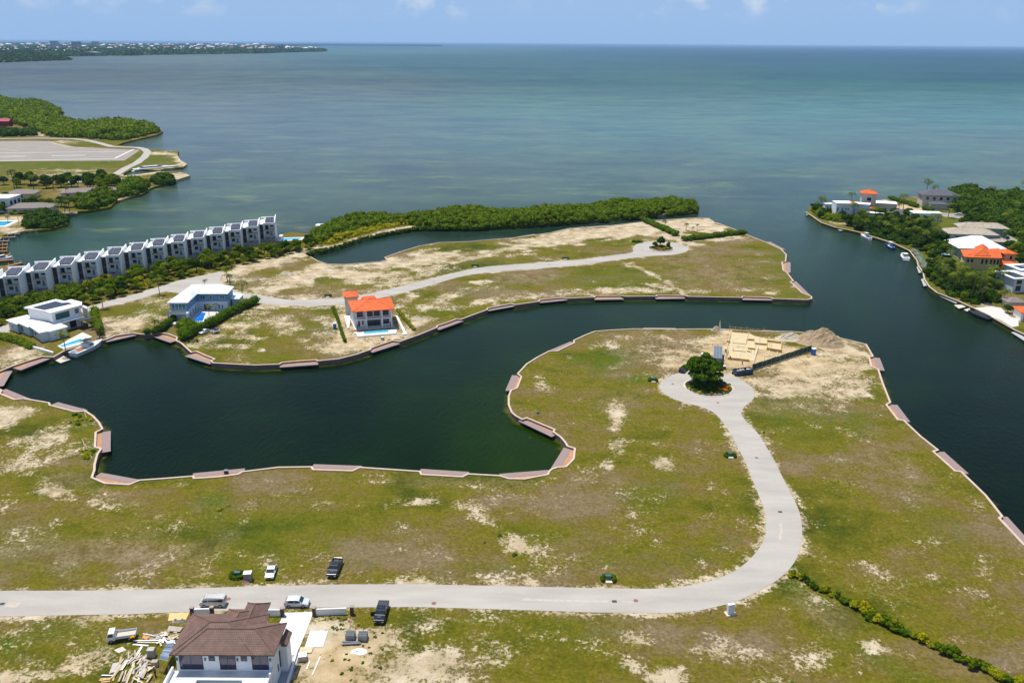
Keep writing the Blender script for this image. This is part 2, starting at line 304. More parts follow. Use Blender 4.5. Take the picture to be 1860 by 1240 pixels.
def S(*a): BL.append(('sand', *a))
def G_(*a): BL.append(('green', *a))
def B_(*a): BL.append(('brown', *a))
def O_(*a): BL.append(('ochre', *a))
# south-west lot
for a in [(20,750,38,18,0,.8),(80,800,70,22,-15,.55),(30,840,50,18,-25,.55),(115,820,60,16,-25,.5),(70,870,35,14,10,.6),(115,900,35,14,20,.75),(165,912,50,9,10,.6),(15,920,30,14,0,.3),(400,925,60,18,0,.22),(770,912,30,8,-3,.75),(590,914,40,5,0,.6),(862,920,22,10,10,.75),(873,943,30,9,10,.75),(940,995,30,14,20,.85),(730,962,22,9,0,.45),(710,998,30,10,-5,.4),(980,1010,60,30,20,.25),(830,911,9,5,0,.6),(928,930,16,5,0,.5),(60,985,60,20,0,.2),(330,1010,90,14,0,.3),(260,1040,70,10,0,.35),(490,1030,38,18,0,.5),(700,1048,160,10,0,.42),(900,1050,120,10,0,.42),
 (1120,760,14,22,-5,.7),(1125,805,16,14,0,.6),(1100,845,25,14,-40,.55),(1070,860,30,12,0,.5),(1205,838,24,10,0,.62),(1195,805,9,5,0,.35),(1290,887,12,6,0,.7),(1285,935,22,9,0,.4),(1150,905,60,20,10,.25),(1000,875,30,8,-10,.45),(1180,990,20,8,0,.25),(1270,840,20,6,0,.35),(985,700,18,10,20,.6),(1078,630,14,6,-15,.6),(1112,626,16,7,0,.5),(1140,613,16,5,0,.55),(1037,648,6,4,0,.6),(1180,632,35,10,10,.55),(1210,615,40,8,0,.4),
 (1228,655,50,18,5,.65),(1280,625,40,16,0,.55),(1480,665,110,28,0,.85),(1440,700,70,22,10,.75),(1540,700,50,25,0,.75),(1520,640,60,20,0,.9),(1575,715,14,8,20,.9),(1400,700,40,10,0,.45),(1350,640,90,34,0,1.0),(1420,645,60,20,0,.9),
 (1360,1000,30,8,0,.2),(1690,985,30,10,0,.55),(1700,1045,22,9,0,.5),(1800,1100,30,14,60,.35),(1790,1035,18,7,40,.5),(1600,1040,30,10,20,.4),(1560,965,20,8,0,.25),(1480,770,14,6,0,.5),(1380,765,16,14,0,.3),(1520,740,30,8,20,.4),(1540,785,30,9,30,.3),(1660,900,30,10,30,.3),(1760,890,25,10,40,.3),(1500,1100,40,12,20,.4),(1590,1175,34,8,10,.8),(1430,1105,14,6,0,.6),(1480,1140,40,14,15,.35),(1660,1192,22,7,20,.55),(1480,1200,40,20,10,.5),(1400,1230,30,10,0,.5),(1340,1180,60,18,20,.35),(1440,1165,26,5,45,.55),
 (1160,1165,22,12,20,.7),(1150,1210,45,20,20,.75),(1200,1225,45,18,0,.85),(1270,1178,20,7,0,.6),(1310,1185,14,9,0,.6),(990,1160,50,18,0,.35),(850,1180,60,20,0,.35),(1080,1170,30,10,0,.4),
 (620,1200,95,60,0,1.0),(720,1205,80,36,0,.9),(790,1215,60,30,0,.8),(600,1140,60,20,0,.7),(760,1140,70,18,-5,.5),(830,1125,70,10,0,.55),(880,1200,60,30,0,.38),
 (30,1150,50,22,0,.3),(110,1215,120,18,-10,.62),(60,1195,50,12,0,.5),(170,1195,40,14,-20,.55),(170,1130,60,16,0,.35),(260,1150,60,16,0,.3),(280,1120,40,8,0,.5),(100,1165,40,9,0,.35),(20,1230,60,16,0,.6)]: S(*a)
for a in [(300,905,230,40,0,-.12),(700,1010,150,22,0,-.15)]: S(*a)
for a in [(1098,655,45,18,0,1),(1165,688,28,8,0,.9),(1530,760,60,16,0,.7),(1150,1010,90,20,0,.3),(400,918,30,18,0,.8),(150,762,22,14,30,.9),(160,822,16,16,0,.9),(1450,760,60,40,20,.45),(1700,960,60,30,30,.35),(1290,1000,60,16,-15,.4),(1000,970,60,20,10,.4),(1180,900,60,30,0,.5),(20,1165,40,14,0,.8),(100,1145,60,16,0,.6),(870,1120,40,8,0,.7),(1040,1140,80,20,0,.45),(900,1035,100,10,0,.3),(640,1090,1,1,0,.1),(1620,1210,100,16,30,.5),(1440,1070,50,14,30,.6),(60,1000,120,40,0,.35),(500,960,180,50,0,.3)]: G_(*a)
for a in [(1240,640,90,30,0,.95),(1420,690,90,30,0,.8),(1520,700,60,20,0,.4),(1200,625,60,20,0,.8),(1470,735,90,14,0,.6),(1170,620,50,16,0,.6),(200,1000,170,22,0,.6),(230,905,60,10,15,.5),(120,870,40,14,0,.5),(860,1085,1,1,0,.1),(1500,1120,50,16,20,.5),(250,770,40,10,0,.1),(1050,990,50,16,10,.2),(820,1210,70,20,0,.6),(700,1225,60,12,0,.5),(900,880,200,8,2,.35),(1600,830,60,26,45,.35),(1650,860,50,18,45,.4),(1120,730,50,20,0,.3)]: B_(*a)
for a in [(1360,645,110,36,0,.9),(1480,665,110,30,0,.35),(620,1210,60,40,0,.9),(330,1120,34,8,0,1),(250,640,1,1,0,.1),(60,1210,90,14,0,.5),(1240,655,40,18,0,.5)]: O_(*a)
# north island
for a in [(560,497,80,12,-25,1.0),(500,515,60,10,-20,.75),(480,480,90,8,-15,.95),(640,500,60,12,8,.9),(690,478,80,9,-4,.9),(780,470,45,14,-5,1.0),(700,500,60,12,0,.62),(760,495,60,10,-10,.55),(590,525,60,10,5,.4),(540,540,90,6,0,.6),(720,512,50,8,-15,.7),(850,470,60,4,-8,.6),(900,455,60,5,-5,.6),(960,447,60,5,-6,.8),(950,460,30,5,-15,.55),(1000,437,70,9,-3,1.0),(1090,424,90,10,-2,1.1),(1150,415,60,12,5,1.1),(1210,425,40,10,10,1.0),(1250,408,60,12,0,1.15),(1290,414,40,8,20,1.1),(1230,441,60,4,2,.7),(1300,434,60,4,-4,.75),(1340,432,26,4,0,.6),(990,470,30,3,0,.5),(900,490,50,3,-6,.35),
 (870,512,16,4,-5,.8),(1090,540,0.1,0.1,0,0),(820,535,60,7,-12,.5),(870,550,50,5,-12,.75),(940,540,50,6,-8,.7),(1000,535,40,5,-3,.65),(1060,531,40,5,0,.55),(1130,527,60,6,0,.72),(1200,520,26,5,10,.65),(1150,485,14,2,15,.6),(1175,493,26,2.4,32,.9),(1210,512,30,2.6,36,.9),(1238,530,16,2.6,40,.85),(1400,533,12,3,10,.9),(1290,527,50,5,0,.3),(1370,525,50,4,0,.4),(1390,500,12,8,60,.3),(1440,520,10,3,0,.5),(1340,420,20,2,0,.3),(770,560,18,9,10,.8),(740,545,25,9,-30,.6),(760,585,20,8,-20,.75),(745,590,20,14,0,.6),(790,555,30,8,0,.5),(640,620,60,16,-8,.95),(690,612,50,10,-10,.95),(660,590,90,26,0,.6),(625,590,14,50,0,.85),(735,600,18,30,0,.6),(500,553,50,6,0,.75),(560,558,40,4,0,.7),(455,566,50,8,-5,.55),(480,580,60,9,0,.55),(440,590,50,9,-5,.65),(430,610,50,9,-5,.6),(380,620,40,7,-10,.55),(420,627,40,5,0,.5),(570,612,30,9,0,.55),(580,632,25,8,0,.45),(500,600,40,8,0,.4),(400,570,40,9,0,.2),(474,637,9,3,0,.8),(390,610,30,8,-20,.6),(230,590,45,9,-8,.9),(215,605,40,8,0,.6),(260,575,40,8,-10,.5),(300,545,30,10,0,.5),(30,645,50,12,-10,.85),(10,655,30,14,0,.8),(200,585,20,8,0,.5),(260,548,20,5,0,.35),(440,508,40,8,0,.45),(470,530,50,5,0,.4),(540,520,30,5,0,.3)]: S(*a)
for a in [(1090,508,80,14,0,.6),(1150,500,60,10,5,.6),(850,530,60,10,-12,.4),(1420,475,20,30,0,.6),(1060,445,80,5,0,.2),(900,475,60,9,0,.2),(530,555,40,1,0,.1),(600,580,26,26,0,.6),(580,600,60,14,0,.3),(780,575,60,9,-20,.4),(270,560,40,16,-10,.4),(0,665,40,4,-10,.9),(60,650,40,5,-15,.8),(290,605,16,6,0,.9),(490,645,60,8,0,.35),(560,505,60,6,0,.2),(1450,535,30,5,0,.6)]: G_(*a)
for a in [(950,505,60,12,-3,.7),(1290,500,90,20,0,.5),(1240,470,60,8,0,.5),(820,525,30,9,0,.3),(1330,490,50,20,0,.4),(450,520,60,8,0,.3),(520,580,50,12,0,.4),(580,530,60,14,0,.4),(870,475,40,3,0,.3)]: B_(*a)
for a in [(640,497,30,3,-10,.4),(640,620,60,16,0,.5),(430,600,60,20,0,.3),(230,592,45,9,0,.4)]: O_(*a)
gx = []; gy = []
for y in np.arange(95, 620, 1.9):
    st = 1.9 if y < 360 else 2.8
    xs = np.arange(-300, 300, st); gx.append(xs); gy.append(np.full(len(xs), y))
gxy = (np.concatenate(gx), np.concatenate(gy))
ground, gv = cdt_sheet('ground', main_poly, gxy, GM)
ru = wpts(ROAD_UP); rn = wpts(ROAD_N)
mask_set(ground, gv, BL, [(ru, 1.5, .72), (rn, 1.6, .68), (wpts([(548,464),(575,456),(611,446),(645,435),(680,426),(715,417.5),(745,411.5),(762,409.5)]), 2.6, 1.1), (wpts([(1125,472),(1143,480),(1165,487),(1185,497),(1205,509),(1225,523),(1240,533),(1248,539)]), .9, .85), (wpts([(250,886),(350,878),(500,872),(640,873),(780,880),(905,884)]), .7, .36), (wpts([(1190,676),(1150,680),(1136,690),(1148,704),(1190,708)]), .5, .5), (wpts([(1095,725),(1080,745),(1066,770),(1060,795)]), .5, .38), (wpts([(1385,640),(1450,668),(1520,690),(1560,700)]), 1.4, .6), (wpts([(1395,1165),(1440,1195),(1475,1228)]), .5, .5), (wpts([(425,960),(450,925),(462,912),(455,940),(425,948),(370,945)]), .35, .42)])
# airport side and village
BL2 = [('sand',120,258,18,2.5,0,.9),('sand',140,310,80,3,0,.5),('sand',100,318,80,2.6,0,.5),('sand',290,279,18,3,0,1.2),('sand',332,290,12,12,0,1.3),('sand',270,313,40,3.5,-8,1.3),('sand',335,322,25,8,-5,1.2),('sand',215,330,30,4,0,.8),('sand',75,245,9,4,0,1.0),('sand',20,222,12,6,0,.9),('sand',25,400,30,8,0,1.1),('sand',225,362,10,4,0,.8),('green',90,300,140,12,0,.8),('green',280,290,40,10,0,.8),('green',60,395,40,4,0,.9),('sand',150,345,60,3,0,.4),('green',100,260,120,3,0,.6),('sand',15,420,30,9,0,.9),('ochre',25,400,30,8,0,.5)]
BL3 = [('sand',1650,378,32,7,12,1.2),('ochre',1650,378,32,7,12,.8),('sand',1520,404,20,3,10,.7),('sand',1560,405,12,3,0,.7),('sand',1745,565,60,5,25,.3),('sand',1800,562,26,8,15,1.2),('green',1540,400,50,14,10,.6),('green',1720,470,100,60,0,.9),('green',1780,420,100,50,0,.9),('sand',1610,363,20,2,5,.3),('brown',1640,370,30,4,10,.6)]
ap, av = cdt_sheet('airport_ground', airport, 9, GM)
mask_set(ap, av, BL2, [])
vg, vv_ = cdt_sheet('village_ground', village, 5, GM)
mask_set(vg, vv_, BL3, [])
# ---------------------------------------------------------------- roads
def asphalt(name, c, v=.08):
    m = bpy.data.materials.new(name); m.use_nodes = True; nt = m.node_tree; b = nt.nodes['Principled BSDF']; b.inputs['Roughness'].default_value = .9; b.inputs['Specular IOR Level'].default_value = .2
    g = N(nt, 'ShaderNodeNewGeometry'); n1 = N(nt, 'ShaderNodeTexNoise', Scale=.12, Detail=6, Roughness=.6); n2 = N(nt, 'ShaderNodeTexNoise', Scale=3, Detail=4, Roughness=.7)
    mpp = N(nt, 'ShaderNodeMapping'); mpp.inputs['Scale'].default_value = (.5, 2.0, 1); L(nt, g.outputs['Position'], mpp.inputs[0]); L(nt, mpp.outputs[0], n1.inputs['Vector']); L(nt, g.outputs['Position'], n2.inputs['Vector'])
    ad = N(nt, 'ShaderNodeMath', _operation='MULTIPLY_ADD'); L(nt, n2.outputs[0], ad.inputs[0]); ad.inputs[1].default_value = .35; L(nt, n1.outputs[0], ad.inputs[2])
    r = N(nt, 'ShaderNodeValToRGB'); e = r.color_ramp.elements; e[0].position = .5; e[1].position = .85
    e[0].color = (*[x * (1 - v) for x in c], 1); e[1].color = (*[x * (1 + v) for x in c], 1); L(nt, ad.outputs[0], r.inputs[0]); L(nt, r.outputs[0], b.inputs['Base Color'])
    return m
RM = asphalt('pale_asphalt', (.40, .368, .325), .11); RM2 = asphalt('grey_asphalt', (.30, .275, .25)); PV = asphalt('runway_concrete', (.30, .265, .23), .12)
def flat(name, pts, z, m, kind='structure', th=.0):
    me = bpy.data.meshes.new(name)
    pts = list(pts); tri = tessellate_polygon([[Vector((p[0], p[1], 0)) for p in pts]])
    fs = []
    for t in tri:
        A, B, C = (Vector(pts[k]) for k in t); fs.append(tuple(t) if (B - A).cross(C - A) > 0 else tuple(t[::-1]))
    me.from_pydata([(p[0], p[1], z) for p in pts], [], fs); me.update(); me.materials.append(m)
    return tag(link(name, me), kind=kind)
def smooth_pts(pts, n=3, closed=True):
    out = []; N_ = len(pts)
    for i in range(N_ if closed else N_ - 1):
        p0, p1, p2, p3 = (Vector(pts[(i + k) % N_] if closed else pts[min(max(i + k, 0), N_ - 1)]) for k in (-1, 0, 1, 2))
        if (p2 - p1).length > 12: out.append(tuple(p1)); continue
        for k in range(n):
            t = k / n; out.append(tuple(.5 * ((2 * p1) + (p2 - p0) * t + (2 * p0 - 5 * p1 + 4 * p2 - p3) * t * t + (3 * p1 - p0 - 3 * p2 + p3) * t ** 3)))
    if not closed: out.append(tuple(pts[-1]))
    return out
flat('road', smooth_pts(ru), LZ + .03, RM); flat('road', smooth_pts(rn), LZ + .03, RM2 if 0 else RM)
flat('road', wpts(ROAD_V), LZ + .05, RM2)
flat('runway', wpts([(-300,262),(-200,257),(0,256.5),(90,256.3),(135.5,267),(203,270.5),(255,272.7),(226,292),(0,293.7),(-300,296)]), LZ + .1, PV)
WL = mat('road_paint', (.75, .75, .72), .7, .1)
def ribbon(pts, w_):
    pts = [Vector(p) for p in pts]; a = []; b = []
    for i, p in enumerate(pts):
        d = (pts[min(i + 1, len(pts) - 1)] - pts[max(i - 1, 0)]).normalized(); n = Vector((-d.y, d.x)) * w_ / 2; a.append(tuple(p + n)); b.append(tuple(p - n))
    return a + b[::-1]
flat('path', ribbon(smooth_pts(wpts([(-200,252),(0,252.4),(70,251.3),(135,252.4),(160,255.5),(180.6,260.3),(203,266.6),(225,267.5),(248.4,268.2),(262,271),(268.7,277),(262,286),(248.4,296.5),(230,305),(214.5,314.5),(203,321),(198.7,327)]), 3, False), 7), LZ + .16, RM)
for a, b_, w_ in [((0,292.5),(207,288.8),1.6),((0,278.5),(230,275.5),1.4),((208,288.4),(243,271.5),1.6),((94,283.3),(156,282.3),2.2),((0,284.8),(47,284.2),2)]:
    flat('road_marking', ribbon([P2(*a), P2(*b_)], w_), LZ + .19, WL)
YL = mat('yellow_paint', (.7, .5, .2), .7, .1)
for a, b_, w_ in [((0,271),(32,274),1.2),((92,259.5),(126,268),1.2),((30,257.6),(40,257.4),1.4)]:
    flat('road_marking', ribbon([P2(*a), P2(*b_)], w_), LZ + .19, YL)
PTC = mat('pale_road_patch', (.47, .42, .355), .95, .12, 1.2)
for pts, w_ in (([(950,1088),(1010,1090.5),(1060,1091.5),(1105,1092)], .7), ([(1128,1092.5),(1150,1093.5)], .5), ([(12,1097),(34,1098.5)], 1.5)): flat('road_patch', ribbon(wpts(pts), w_), LZ + .034, PTC)
flat('road_patch', ribbon(smooth_pts(wpts([(1418,950),(1419,965),(1416,980)]), 3, False), .6), LZ + .034, PTC)
# ---------------------------------------------------------------- water: one sheet to the horizon, vertices dense near, sparse far
def water():
    ys = list(np.arange(1500, 420, -30)) + list(np.arange(420, 140, -7)) + list(np.arange(140, 90, -2.5)) + [88.5, 87, 85.8, 84.6, 83.5, 82.4, 81.5, 80.9, 80.5, 80.2]
    xs = list(np.arange(-700, 2600, 25))
    vs = []; fs = []
    cols = []
    for y in ys:
        for x in xs:
            yy = y + (x - 930) * .00672
            vs.append(P(x, yy, 0)); cols.append((x, y))
    W = len(xs)
    for j in range(len(ys) - 1):
        for i in range(W - 1): a = j * W + i; fs.append((a, a + 1, a + W + 1, a + W))
    me = bpy.data.meshes.new('water'); me.from_pydata([tuple(v) for v in vs], [], fs); me.update()
    c = np.array(cols); x, y = c[:, 0], c[:, 1]
    # control colours (linear albedo), inverse-distance blended: (x, y, r, g, b, radius)
    ctl = [(300,760,.0028,.014,.013),(600,740,.0028,.014,.014),(850,830,.008,.034,.004),(760,835,.004,.019,.010),(700,850,.004,.020,.010),(960,800,.012,.042,.004),(930,835,.012,.040,.004),(100,700,.004,.018,.018),(800,640,.006,.024,.028),(1000,580,.008,.030,.034),(1300,570,.009,.034,.038),(1500,600,.007,.028,.032),(1650,640,.005,.022,.025),(1750,750,.003,.014,.017),(1840,860,.003,.012,.014),(1560,480,.012,.040,.042),(1620,520,.008,.030,.032),(1400,400,.030,.072,.08),(1350,370,.040,.085,.090),(800,450,.012,.036,.036),(1000,420,.012,.038,.036),(650,465,.014,.040,.042),(1200,395,.012,.038,.036),(1440,440,.020,.055,.060),
        (100,440,.020,.065,.058),(200,410,.030,.080,.068),(60,450,.018,.060,.052),(350,380,.048,.092,.072),(450,350,.050,.090,.078),(300,350,.040,.082,.080),(600,350,.058,.10,.090),(800,330,.058,.10,.090),(1000,330,.062,.115,.105),(1200,330,.058,.11,.10),(1600,330,.060,.11,.095),(1850,330,.062,.115,.098),(1450,350,.036,.082,.085),
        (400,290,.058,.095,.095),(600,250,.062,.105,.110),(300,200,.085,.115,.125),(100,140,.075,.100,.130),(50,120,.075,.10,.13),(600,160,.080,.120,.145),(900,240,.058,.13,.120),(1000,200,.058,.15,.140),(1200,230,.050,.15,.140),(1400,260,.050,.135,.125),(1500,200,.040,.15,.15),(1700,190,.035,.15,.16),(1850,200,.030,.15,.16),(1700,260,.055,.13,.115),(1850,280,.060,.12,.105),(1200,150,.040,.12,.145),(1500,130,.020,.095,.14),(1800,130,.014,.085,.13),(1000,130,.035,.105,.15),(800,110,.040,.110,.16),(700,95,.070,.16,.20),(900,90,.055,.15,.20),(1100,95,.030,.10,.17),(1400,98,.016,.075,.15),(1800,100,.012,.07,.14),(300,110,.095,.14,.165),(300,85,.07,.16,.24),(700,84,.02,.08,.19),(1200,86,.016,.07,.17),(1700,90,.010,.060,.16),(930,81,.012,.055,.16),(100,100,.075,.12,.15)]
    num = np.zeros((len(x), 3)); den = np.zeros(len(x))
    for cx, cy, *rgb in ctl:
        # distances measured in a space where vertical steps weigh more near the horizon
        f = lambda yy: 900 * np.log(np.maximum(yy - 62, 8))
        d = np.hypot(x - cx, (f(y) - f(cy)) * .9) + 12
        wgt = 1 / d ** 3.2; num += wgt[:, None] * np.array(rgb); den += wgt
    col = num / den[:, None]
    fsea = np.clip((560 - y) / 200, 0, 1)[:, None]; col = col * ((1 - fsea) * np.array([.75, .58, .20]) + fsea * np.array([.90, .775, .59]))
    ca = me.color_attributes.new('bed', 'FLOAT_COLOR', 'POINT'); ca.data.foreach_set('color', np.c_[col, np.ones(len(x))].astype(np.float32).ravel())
    canal = np.zeros(len(x))
    V = np.array([tuple(v) for v in vs])
    sea = np.clip((V[:, 1] - 330) / 80, 0, 1) * (((y < 470) & (x < 560)) | (y < 365))
    setattrf(me, 'sea', sea); setattrf(me, 'far', np.clip((V[:, 1] - 900) / 1500, 0, 1))
    for p in me.polygons: p.use_smooth = True
    m = bpy.data.materials.new('sea_water'); m.use_nodes = True; nt = m.node_tree; b = nt.nodes['Principled BSDF']
    b.inputs['IOR'].default_value = 1.33; b.inputs['Specular IOR Level'].default_value = .08
    g = N(nt, 'ShaderNodeNewGeometry').outputs['Position']
    at = N(nt, 'ShaderNodeAttribute'); at.attribute_name = 'bed'; se = N(nt, 'ShaderNodeAttribute'); se.attribute_name = 'sea'; fa = N(nt, 'ShaderNodeAttribute'); fa.attribute_name = 'far'
    def noise(s, sc, d=5, r=.6, off=0):
        mp = N(nt, 'ShaderNodeMapping'); mp.inputs['Scale'].default_value = sc; mp.inputs['Location'].default_value = (off, off, 0); L(nt, g, mp.inputs[0])
        n = N(nt, 'ShaderNodeTexNoise', Scale=s, Detail=d, Roughness=r); L(nt, mp.outputs[0], n.inputs['Vector']); return n.outputs[0]
    def ramp(v, stops):
        r = N(nt, 'ShaderNodeValToRGB'); e = r.color_ramp.elements
        while len(e) < len(stops): e.new(.5)
        for k, (p, c) in enumerate(stops): e[k].position = p; e[k].color = (*c, 1)
        L(nt, v, r.inputs[0]); return r.outputs[0]
    def mix(f, a, c, mode='MIX'):
        n = N(nt, 'ShaderNodeMix', _data_type='RGBA', _blend_type=mode)
        if isinstance(f, (int, float)): n.inputs[0].default_value = f
        else: L(nt, f, n.inputs[0])
        for i, v in ((6, a), (7, c)):
            if isinstance(v, tuple): n.inputs[i].default_value = (*v, 1)
            else: L(nt, v, n.inputs[i])
        return n.outputs[2]
    def mul(a, c):
        n = N(nt, 'ShaderNodeMath', _operation='MULTIPLY'); L(nt, a, n.inputs[0])
        if isinstance(c, (int, float)): n.inputs[1].default_value = c
        else: L(nt, c, n.inputs[1])
        return n.outputs[0]
    # sea-grass beds and sand flats, long and low, in world metres
    bed = ramp(noise(.016, (.55, 1, 1), 6, .62), [(.36, (.62, .70, .82)), (.5, (1, 1, 1)), (.62, (1.26, 1.22, 1.08))])
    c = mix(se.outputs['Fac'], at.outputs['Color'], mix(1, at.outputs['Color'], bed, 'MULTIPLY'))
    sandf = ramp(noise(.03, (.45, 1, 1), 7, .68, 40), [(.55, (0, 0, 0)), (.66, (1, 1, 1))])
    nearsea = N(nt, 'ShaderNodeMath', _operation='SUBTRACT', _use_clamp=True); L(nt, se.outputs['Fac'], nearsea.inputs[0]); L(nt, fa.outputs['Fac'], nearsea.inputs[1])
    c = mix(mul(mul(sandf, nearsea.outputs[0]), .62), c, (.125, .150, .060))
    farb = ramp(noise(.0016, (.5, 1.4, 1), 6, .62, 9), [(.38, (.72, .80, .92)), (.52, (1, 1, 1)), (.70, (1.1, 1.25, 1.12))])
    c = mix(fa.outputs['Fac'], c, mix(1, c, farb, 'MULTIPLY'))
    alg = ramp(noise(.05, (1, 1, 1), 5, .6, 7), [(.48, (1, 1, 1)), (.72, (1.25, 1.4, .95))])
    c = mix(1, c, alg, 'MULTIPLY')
    L(nt, c, b.inputs['Base Color'])
    # ripples
    bp = N(nt, 'ShaderNodeBump', Strength=.6, Distance=.32)
    mp = N(nt, 'ShaderNodeMapping'); mp.inputs['Rotation'].default_value = (0, 0, R_(35)); mp.inputs['Scale'].default_value = (1, .35, 1); L(nt, g, mp.inputs[0])
    rn_ = N(nt, 'ShaderNodeTexNoise', Scale=1.1, Detail=4, Roughness=.6); L(nt, mp.outputs[0], rn_.inputs['Vector'])
    L(nt, rn_.outputs[0], bp.inputs['Height']); L(nt, bp.outputs[0], b.inputs['Normal'])
    rr = N(nt, 'ShaderNodeMapRange'); L(nt, fa.outputs['Fac'], rr.inputs['Value']); rr.inputs['To Min'].default_value = .12; rr.inputs['To Max'].default_value = .35
    L(nt, rr.outputs[0], b.inputs['Roughness'])
    me.materials.append(m); return tag(link('water', me), kind='structure')
water()
# ---------------------------------------------------------------- seawalls: block face and pale coping, following the shore
def block_mat(name, c1, c2, mortar, w_=.6, h=.2):
    m = bpy.data.materials.new(name); m.use_nodes = True; nt = m.node_tree; b = nt.nodes['Principled BSDF']; b.inputs['Roughness'].default_value = .9
    br = N(nt, 'ShaderNodeTexBrick'); br.inputs['Color1'].default_value = (*c1, 1); br.inputs['Color2'].default_value = (*c2, 1); br.inputs['Mortar'].default_value = (*mortar, 1)
    br.inputs['Scale'].default_value = 1; br.inputs['Brick Width'].default_value = w_; br.inputs['Row Height'].default_value = h; br.inputs['Mortar Size'].default_value = .02
    uv = N(nt, 'ShaderNodeTexCoord'); L(nt, uv.outputs['UV'], br.inputs['Vector']); 
    nz = N(nt, 'ShaderNodeTexNoise', Scale=.4, Detail=4); L(nt, uv.outputs['Object'], nz.inputs['Vector'])
    r = N(nt, 'ShaderNodeValToRGB'); r.color_ramp.elements[0].color = (.6, .6, .6, 1); r.color_ramp.elements[1].color = (1.2, 1.2, 1.2, 1); L(nt, nz.outputs[0], r.inputs[0])
    mx = N(nt, 'ShaderNodeMix', _data_type='RGBA', _blend_type='MULTIPLY'); mx.inputs[0].default_value = 1; L(nt, br.outputs[0], mx.inputs[6]); L(nt, r.outputs[0], mx.inputs[7]); L(nt, mx.outputs[2], b.inputs['Base Color'])
    return m
WB = block_mat('wall_block', (.30, .20, .16), (.22, .15, .12), (.10, .07, .06))
CAP = mat('coping_stone', (.56, .43, .34), .8, .15, 1.5)
def offset_line(pts, d):
    pts = [Vector(p) for p in pts]; out = []
    for i, p in enumerate(pts):
        a = (p - pts[i - 1]).normalized() if i else None; b = (pts[i + 1] - p).normalized() if i < len(pts) - 1 else None
        if a is None: a = b
        if b is None: b = a
        n1 = Vector((-a.y, a.x)); n2 = Vector((-b.y, b.x)); n = (n1 + n2); n = n.normalized() if n.length > .1 else n1
        k = 1 / max(.55, n.dot(n1)); out.append(p + n * d * k)
    return out
def seawall(pts, label, side):
    t = thing('seawall', label, 'seawall', (0, 0, 0), 0, 'stone seawalls along the water')
    o = offset_line(pts, side * .16); i_ = offset_line(pts, -side * .30)
    me = bpy.data.meshes.new('wall_face'); vs = []; fs = []; uv = []; s = 0
    for k, p in enumerate(o):
        if k: s += (Vector(pts[k]) - Vector(pts[k - 1])).length
        vs += [(p.x, p.y, -1.2), (p.x, p.y, LZ + .02)]; uv.append(s)
    for k in range(len(o) - 1): fs.append((2 * k, 2 * k + 2, 2 * k + 3, 2 * k + 1) if side < 0 else (2 * k, 2 * k + 1, 2 * k + 3, 2 * k + 2))
    me.from_pydata(vs, [], fs); ul = me.uv_layers.new()
    for lp in me.loops: v = me.vertices[lp.vertex_index]; ul.data[lp.index].uv = (uv[lp.vertex_index // 2], v.co.z)
    me.materials.append(WB); link('wall_face', me, t)
    o = offset_line(pts, side * .24)
    mb = MB()
    for k in range(len(o) - 1):
        a, b, c, d = o[k], o[k + 1], i_[k + 1], i_[k]
        z0, z1 = LZ + .021, LZ + .24
        mb.add([(a.x, a.y, z0), (b.x, b.y, z0), (c.x, c.y, z0), (d.x, d.y, z0), (a.x, a.y, z1), (b.x, b.y, z1), (c.x, c.y, z1), (d.x, d.y, z1)], [(4, 5, 6, 7), (0, 1, 5, 4), (2, 3, 7, 6)])
    mb.build('coping', CAP, t)
    return t
dense = lambda l: [p for p in smooth_like(l)]
seawall(wpts(CANAL_S), 'long pinkish block seawall around the near canal and the middle peninsula', 1)
seawall(wpts(CANAL_N), 'long pinkish block seawall around the northern island', -1)
WB = block_mat('old_wall_block', (.16, .12, .09), (.12, .09, .07), (.05, .04, .03)); 
seawall(wpts(VIL), 'weathered brown seawall along the villa shore', -1 if 0 else 1)
# shallow weedy ledges at the foot of the walls
sm = bpy.data.materials.new('weedy_shallows'); sm.use_nodes = True; nt = sm.node_tree; b = nt.nodes['Principled BSDF']; b.inputs['Base Color'].default_value = (.10, .11, .006, 1); b.inputs['Roughness'].default_value = .5; b.inputs['Specular IOR Level'].default_value = .1
g = N(nt, 'ShaderNodeNewGeometry'); n1 = N(nt, 'ShaderNodeTexNoise', Scale=.22, Detail=6, Roughness=.7); L(nt, g.outputs['Position'], n1.inputs['Vector']); a_ = N(nt, 'ShaderNodeAttribute'); a_.attribute_name = 'near'
ad = N(nt, 'ShaderNodeMath', _operation='MULTIPLY_ADD'); L(nt, a_.outputs['Fac'], ad.inputs[0]); ad.inputs[1].default_value = .42; L(nt, n1.outputs[0], ad.inputs[2])
mr = N(nt, 'ShaderNodeMapRange', _clamp=True); mr.inputs['From Min'].default_value = .70; mr.inputs['From Max'].default_value = 1.02; mr.inputs['To Max'].default_value = .75; L(nt, ad.outputs[0], mr.inputs['Value']); L(nt, mr.outputs[0], b.inputs['Alpha'])
def shallows(pts, side, w_=3.2):
    rows = [offset_line(pts, side * q) for q in (.17, .17 + w_ * .4, .17 + w_)]; n = len(pts); vs = [(p.x, p.y, .03) for r_ in rows for p in r_]; fs = [(j * n + i, j * n + i + 1, (j + 1) * n + i + 1, (j + 1) * n + i) for j in range(2) for i in range(n - 1)]
    me = bpy.data.meshes.new('shallows'); me.from_pydata(vs, [], fs); setattrf(me, 'near', [1.0] * n + [.6] * n + [0.0] * n); me.materials.append(sm); tag(link('shallows', me), kind='structure')
shallows(wpts(CANAL_S), 1); shallows(wpts(CANAL_N), -1); shallows(wpts(VIL), 1)
